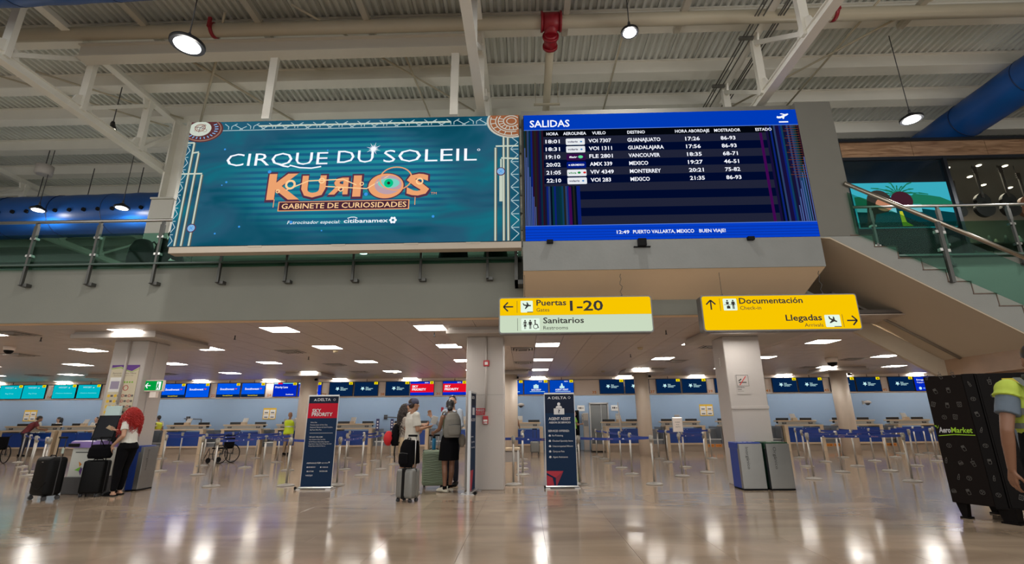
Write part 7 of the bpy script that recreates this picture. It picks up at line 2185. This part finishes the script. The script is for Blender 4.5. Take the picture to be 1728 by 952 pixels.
b = MB(); b.ell((-2.86, 10.52, .97), (.10, .12, .15), 16)
o = blob(b, .012, 'red_bag', mat('bag_red', (.50, .008, .015), .7), None, 1)
tag(o, 'small round red bag hanging from the black backpack', 'bag')
MB().path([(-2.70, 10.50, .86), (-2.71, 10.48, .7), (-2.70, 10.5, .5)], .012, 6).build('hanging_strap', black_cloth, o)
b = MB(); b.ell((0, 0, 0), (.07, .06, .13), 14); o = blob(b, .01, 'pouch', mat('pouch_beige', (.35, .30, .24), .8), None, 1); o.location = (-1.27, 10.12, .93); tag(o, 'small beige pouch hanging below the grey backpack', 'bag')
for x, w_, c_, l in ((-1.4, .62, (.008, .008, .01), 'dark cloth bag lying on the mezzanine behind the glass under the teal screen'), (-.55, .5, (.03, .06, .03), 'green cloth bag behind the glass beside the board housing')):
    b = MB(); rings(b, [((0, 0, 0), w_ * .45, .14), ((0, 0, .12), w_ * .5, .17), ((0, 0, .26), w_ * .46, .15), ((0, 0, .34), w_ * .36, .08)])
    o = blob(b, .015, 'duffel_bag', mat('duffel%d' % int(w_ * 100), c_, .85), None, 1); o.location = (x, 9.15, 4.31); tag(o, l, 'bag')


def suitcase(label, x, y, rz, w, d, h, m, handle=.95, ribs=0, ribdir='v', strap_m=None, wheel=.03, soft=False, handle_m=None, corner=.05, tag_=False):
    """w across the wide face (local x), d depth (local y), h height of the shell"""
    t = thing('suitcase', label, 'suitcase', (x, y, 0), rz)
    z0 = wheel * 2
    MB().box(-w / 2, w / 2, -d / 2, d / 2, z0, z0 + h, corner, 4).build('shell', m, t)
    for q in t.children:
        for p in q.data.polygons: p.use_smooth = True
    if ribs and ribdir == 'v':
        for i in range(ribs):
            u = (i + .5) / ribs
            xx = -w / 2 + corner + (w - 2 * corner) * u
            for yy in (-d / 2, d / 2):
                MB().box(xx - .008, xx + .008, yy - .004, yy + .004, z0 + .05, z0 + h - .05, .003).build('rib', m, t)
        for i in range(3):
            yy = -d / 2 + corner + (d - 2 * corner) * (i + .5) / 3
            for xx in (-w / 2, w / 2):
                MB().box(xx - .004, xx + .004, yy - .008, yy + .008, z0 + .05, z0 + h - .05, .003).build('rib', m, t)
    if ribs and ribdir == 'h':
        for i in range(ribs):
            zz = z0 + .05 + (h - .1) * (i + .5) / ribs
            pts = [(-w / 2 + .02 + (w - .04) * q / 10, -d / 2 - .001, zz + .012 * math.sin(q * .9 + i)) for q in range(11)]
            MB().path(pts, .010, 6).build('rib', m, t)
            MB().path([(-w / 2 - .001, -d / 2 + .03 + (d - .06) * q / 5, zz) for q in range(6)], .009, 6).build('rib', m, t)
            MB().path([(w / 2 + .001, -d / 2 + .03 + (d - .06) * q / 5, zz) for q in range(6)], .009, 6).build('rib', m, t)
    b = MB()
    for yy in (-.004, .004):
        b.box(-w / 2 - .003, w / 2 + .003, yy - .003, yy + .003, z0 + .02, z0 + h + .003)
    b.build('zip_line', dark_grey, t)
    hm = handle_m or black_metal
    hb = MB()
    for xx in (-w * .2, w * .2):
        hb.tube((xx, d * .32, z0 + h - .02), (xx, d * .32, handle), .009, n=8)
    hb.build('handle_tubes', hm, t)
    MB().box(-w * .2 - .025, w * .2 + .025, d * .32 - .018, d * .32 + .018, handle - .015, handle + .02, .01, 2).build('handle_grip', black_plastic, t)
    MB().path([(-.09, 0, z0 + h - .005), (-.07, 0, z0 + h + .025), (.07, 0, z0 + h + .025), (.09, 0, z0 + h - .005)], .010, 6).build('carry_handle', black_plastic, t)
    for xx in (-w / 2 + .05, w / 2 - .05):
        for yy in (-d / 2 + .04, d / 2 - .04):
            q = MB().box(xx - .018, xx + .018, yy - .018, yy + .018, wheel * 1.1, z0 + .01, .004).build('caster', black_plastic, t)
            MB().tube((xx - .022, yy, wheel), (xx - .006, yy, wheel), wheel, n=16).tube((xx + .006, yy, wheel), (xx + .022, yy, wheel), wheel, n=16).build('wheel', dark_grey, q)
    if strap_m:
        MB().box(-w * .10, w * .10, -d / 2 - .005, d / 2 + .005, z0 - .004, z0 + h + .004, .004).build('front_stripe', strap_m, t)
    if tag_:
        MB().box(-.02, .02, -d / 2 - .004, -d / 2, z0 + h * .86, z0 + h * .88).build('badge', chrome, t)
    return t
case_black = mat('case_black', (.0035, .0035, .004), .5, spec=.15)
t = suitcase('large black suitcase with a raised handle standing alone at the far left', -8.72, 9.24, math.radians(-20), .50, .28, .66, case_black, 1.06, tag_=True, wheel=.035, corner=.07)
MB().path([(-.22 + .44 * q / 12, -.141, .19 + .12 * ((q - 6) / 6) ** 2) for q in range(13)], .005, 6).build('moulded_curve', case_black, t)
MB().box(.05, .12, .08, .085, .78, .88).build('luggage_tag', mat('tag_green', (.45, .52, .45), .6), t)
suitcase('black cabin suitcase between the kiosk and the woman with red hair', -8.14, 9.58, math.radians(8), .37, .24, .58, case_black, 1.05, wheel=.03, corner=.04)
b = MB(); rings(b, [((0, 0, 0), .19, .11), ((0, 0, .05), .21, .13), ((0, 0, .18), .20, .12), ((.0, 0, .25), .16, .07)])
o = blob(b, .010, 'black_tote', black_cloth, None, 1); o.location = (-8.12, 9.56, .675); o.rotation_euler = (0, 0, .14); tag(o, 'soft black bag lying on top of the black cabin suitcase', 'bag')
MB().path([(-.13, -.08, .22), (-.10, -.12, .36), (.02, -.12, .38), (.10, -.09, .22)], .008, 6).build('bag_handle', black_cloth, o)
green_m = mat('case_green', (.16, .21, .14), .45)
t = suitcase('sage green ribbed suitcase between the man in the cap and the woman in the skirt', -1.90, 10.52, math.radians(10), .44, .28, .68, green_m, 1.02, 12, 'h', wheel=.03, handle_m=chrome)
silver_m = mat('case_silver', (.20, .20, .19), .4, metal=.3)
t = suitcase('silver ribbed cabin suitcase with a black stripe and tall handle in front', -2.03, 8.86, math.radians(-28), .36, .24, .47, silver_m, 1.06, 7, 'v', strap_m=case_black, wheel=.028, handle_m=chrome)
backpack('black backpack strapped upright on top of the silver suitcase', -2.07, 8.85, .545, math.radians(-28), black_cloth, .28, .46, .16, strap=False)
t = suitcase('small silver suitcase standing by the counter behind the front belt', .36, 20.1, 0, .36, .22, .42, silver_m, .98, 4, 'v', wheel=.05)
# water bottle
t = thing('water_bottle', 'blue water bottle with black lid standing on the green suitcase', 'bottle', (-1.90, 10.50, .745))
MB().lathe([(.036, 0), (.040, .01), (.040, .19), (.030, .215), (.022, .225)], n=20).build('flask', mat('bottle_blue', (.005, .16, .33), .35), t)
MB().lathe([(.026, .222), (.028, .26), (.012, .265), (.012, .285)], n=16).build('lid', black_plastic, t)

# ================================================================= WHEELCHAIRS
def wheelchair(label, x, y, rz):
    t = thing('wheelchair', label, 'wheelchair', (x, y, 0), rz, 'black wheelchairs')
    for sx in (-.27, .27):
        b = MB()
        n = 28
        pts = [(sx, -.15 + .29 * math.cos(2 * PI * k / n), .30 + .29 * math.sin(2 * PI * k / n)) for k in range(n + 1)]
        b.path(pts, .016, 6)
        w_ = b.build('wheel', black_plastic, t)
        b = MB(); pts = [(sx * 1.12, -.15 + .255 * math.cos(2 * PI * k / n), .30 + .255 * math.sin(2 * PI * k / n)) for k in range(n + 1)]; b.path(pts, .007, 6); b.build('hand_rim', dark_grey, w_)
        b = MB()
        for k in range(16):
            a = 2 * PI * k / 16
            b.tube((sx, -.15, .30), (sx, -.15 + .28 * math.cos(a), .30 + .28 * math.sin(a)), .003, n=4)
        b.tube((sx - .03, -.15, .30), (sx + .03, -.15, .30), .025, n=10)
        b.build('spokes', dark_grey, w_)
        c = MB(); c.tube((sx * .85 - .012, .32, .09), (sx * .85 + .012, .32, .09), .09, n=18).tube((sx * .85, .32, .09), (sx * .85, .30, .32), .012, n=6); c.build('caster', black_plastic, t)
        f = MB(); f.path([(sx * .85, -.34, .95), (sx * .85, -.22, .90), (sx * .85, -.20, .30), (sx * .85, .30, .30), (sx * .85, .34, .48), (sx * .85, .50, .12)], .013, 8).path([(sx * .9, -.2, .70), (sx * .9, .12, .70), (sx * .9, .15, .5)], .013, 8).box(sx * .9 - .025, sx * .9 + .025, -.15, .12, .70, .73)
        f.build('side_frame', black_metal, t)
        MB().box(sx * .85 - .09 * (1 if sx > 0 else -1) - .02, sx * .85, .44, .60, .10, .12).build('foot_plate', black_metal, t)
    MB().box(-.22, .22, -.20, .25, .46, .50, .01).build('seat', black_cloth, t)
    MB().box(-.22, .22, -.235, -.205, .50, .90, .01).build('backrest', black_cloth, t)
    b = MB(); b.tube((-.22, -.1, .30), (.22, .1, .46), .01, n=6).tube((.22, -.1, .30), (-.22, .1, .46), .01, n=6); b.build('cross_brace', black_metal, t)
wheelchair('black wheelchair standing in the queue lanes left of the yellow vest man', -10.35, 17.2, math.radians(80))
wheelchair('black wheelchair cut off by the left edge behind the belts', -18.6, 17.4, math.radians(70))

# spoken numbers in labels that would differ by a figure only
SAY = {14: 'fourteen', 15: 'fifteen', 16: 'sixteen', 17: 'seventeen', 18: 'eighteen', 19: 'nineteen'}
TENS = {20: 'twenty', 30: 'thirty', 40: 'forty'}
def say(n):
    if n in SAY: return SAY[n]
    if n < 10: return ['zero', 'one', 'two', 'three', 'four', 'five', 'six', 'seven', 'eight', 'nine'][n]
    if n < 14: return ['ten', 'eleven', 'twelve', 'thirteen'][n - 10]
    t_ = TENS[n // 10 * 10]
    return t_ if n % 10 == 0 else t_ + '-' + say(n % 10)
import re
for o in SC.objects:
    l = o.get('label')
    if l and o.parent is None and 'gates' not in l:
        if re.search(r'\d', l):
            if l.startswith('square'):
                l = re.sub(r'number (\d+)', lambda m: ORD[int(m.group(1)) - 1], l)
            l = re.sub(r'\d+', lambda m: say(int(m.group(0))), l)
            o['label'] = l

bpy.data.scenes.remove(TMP)
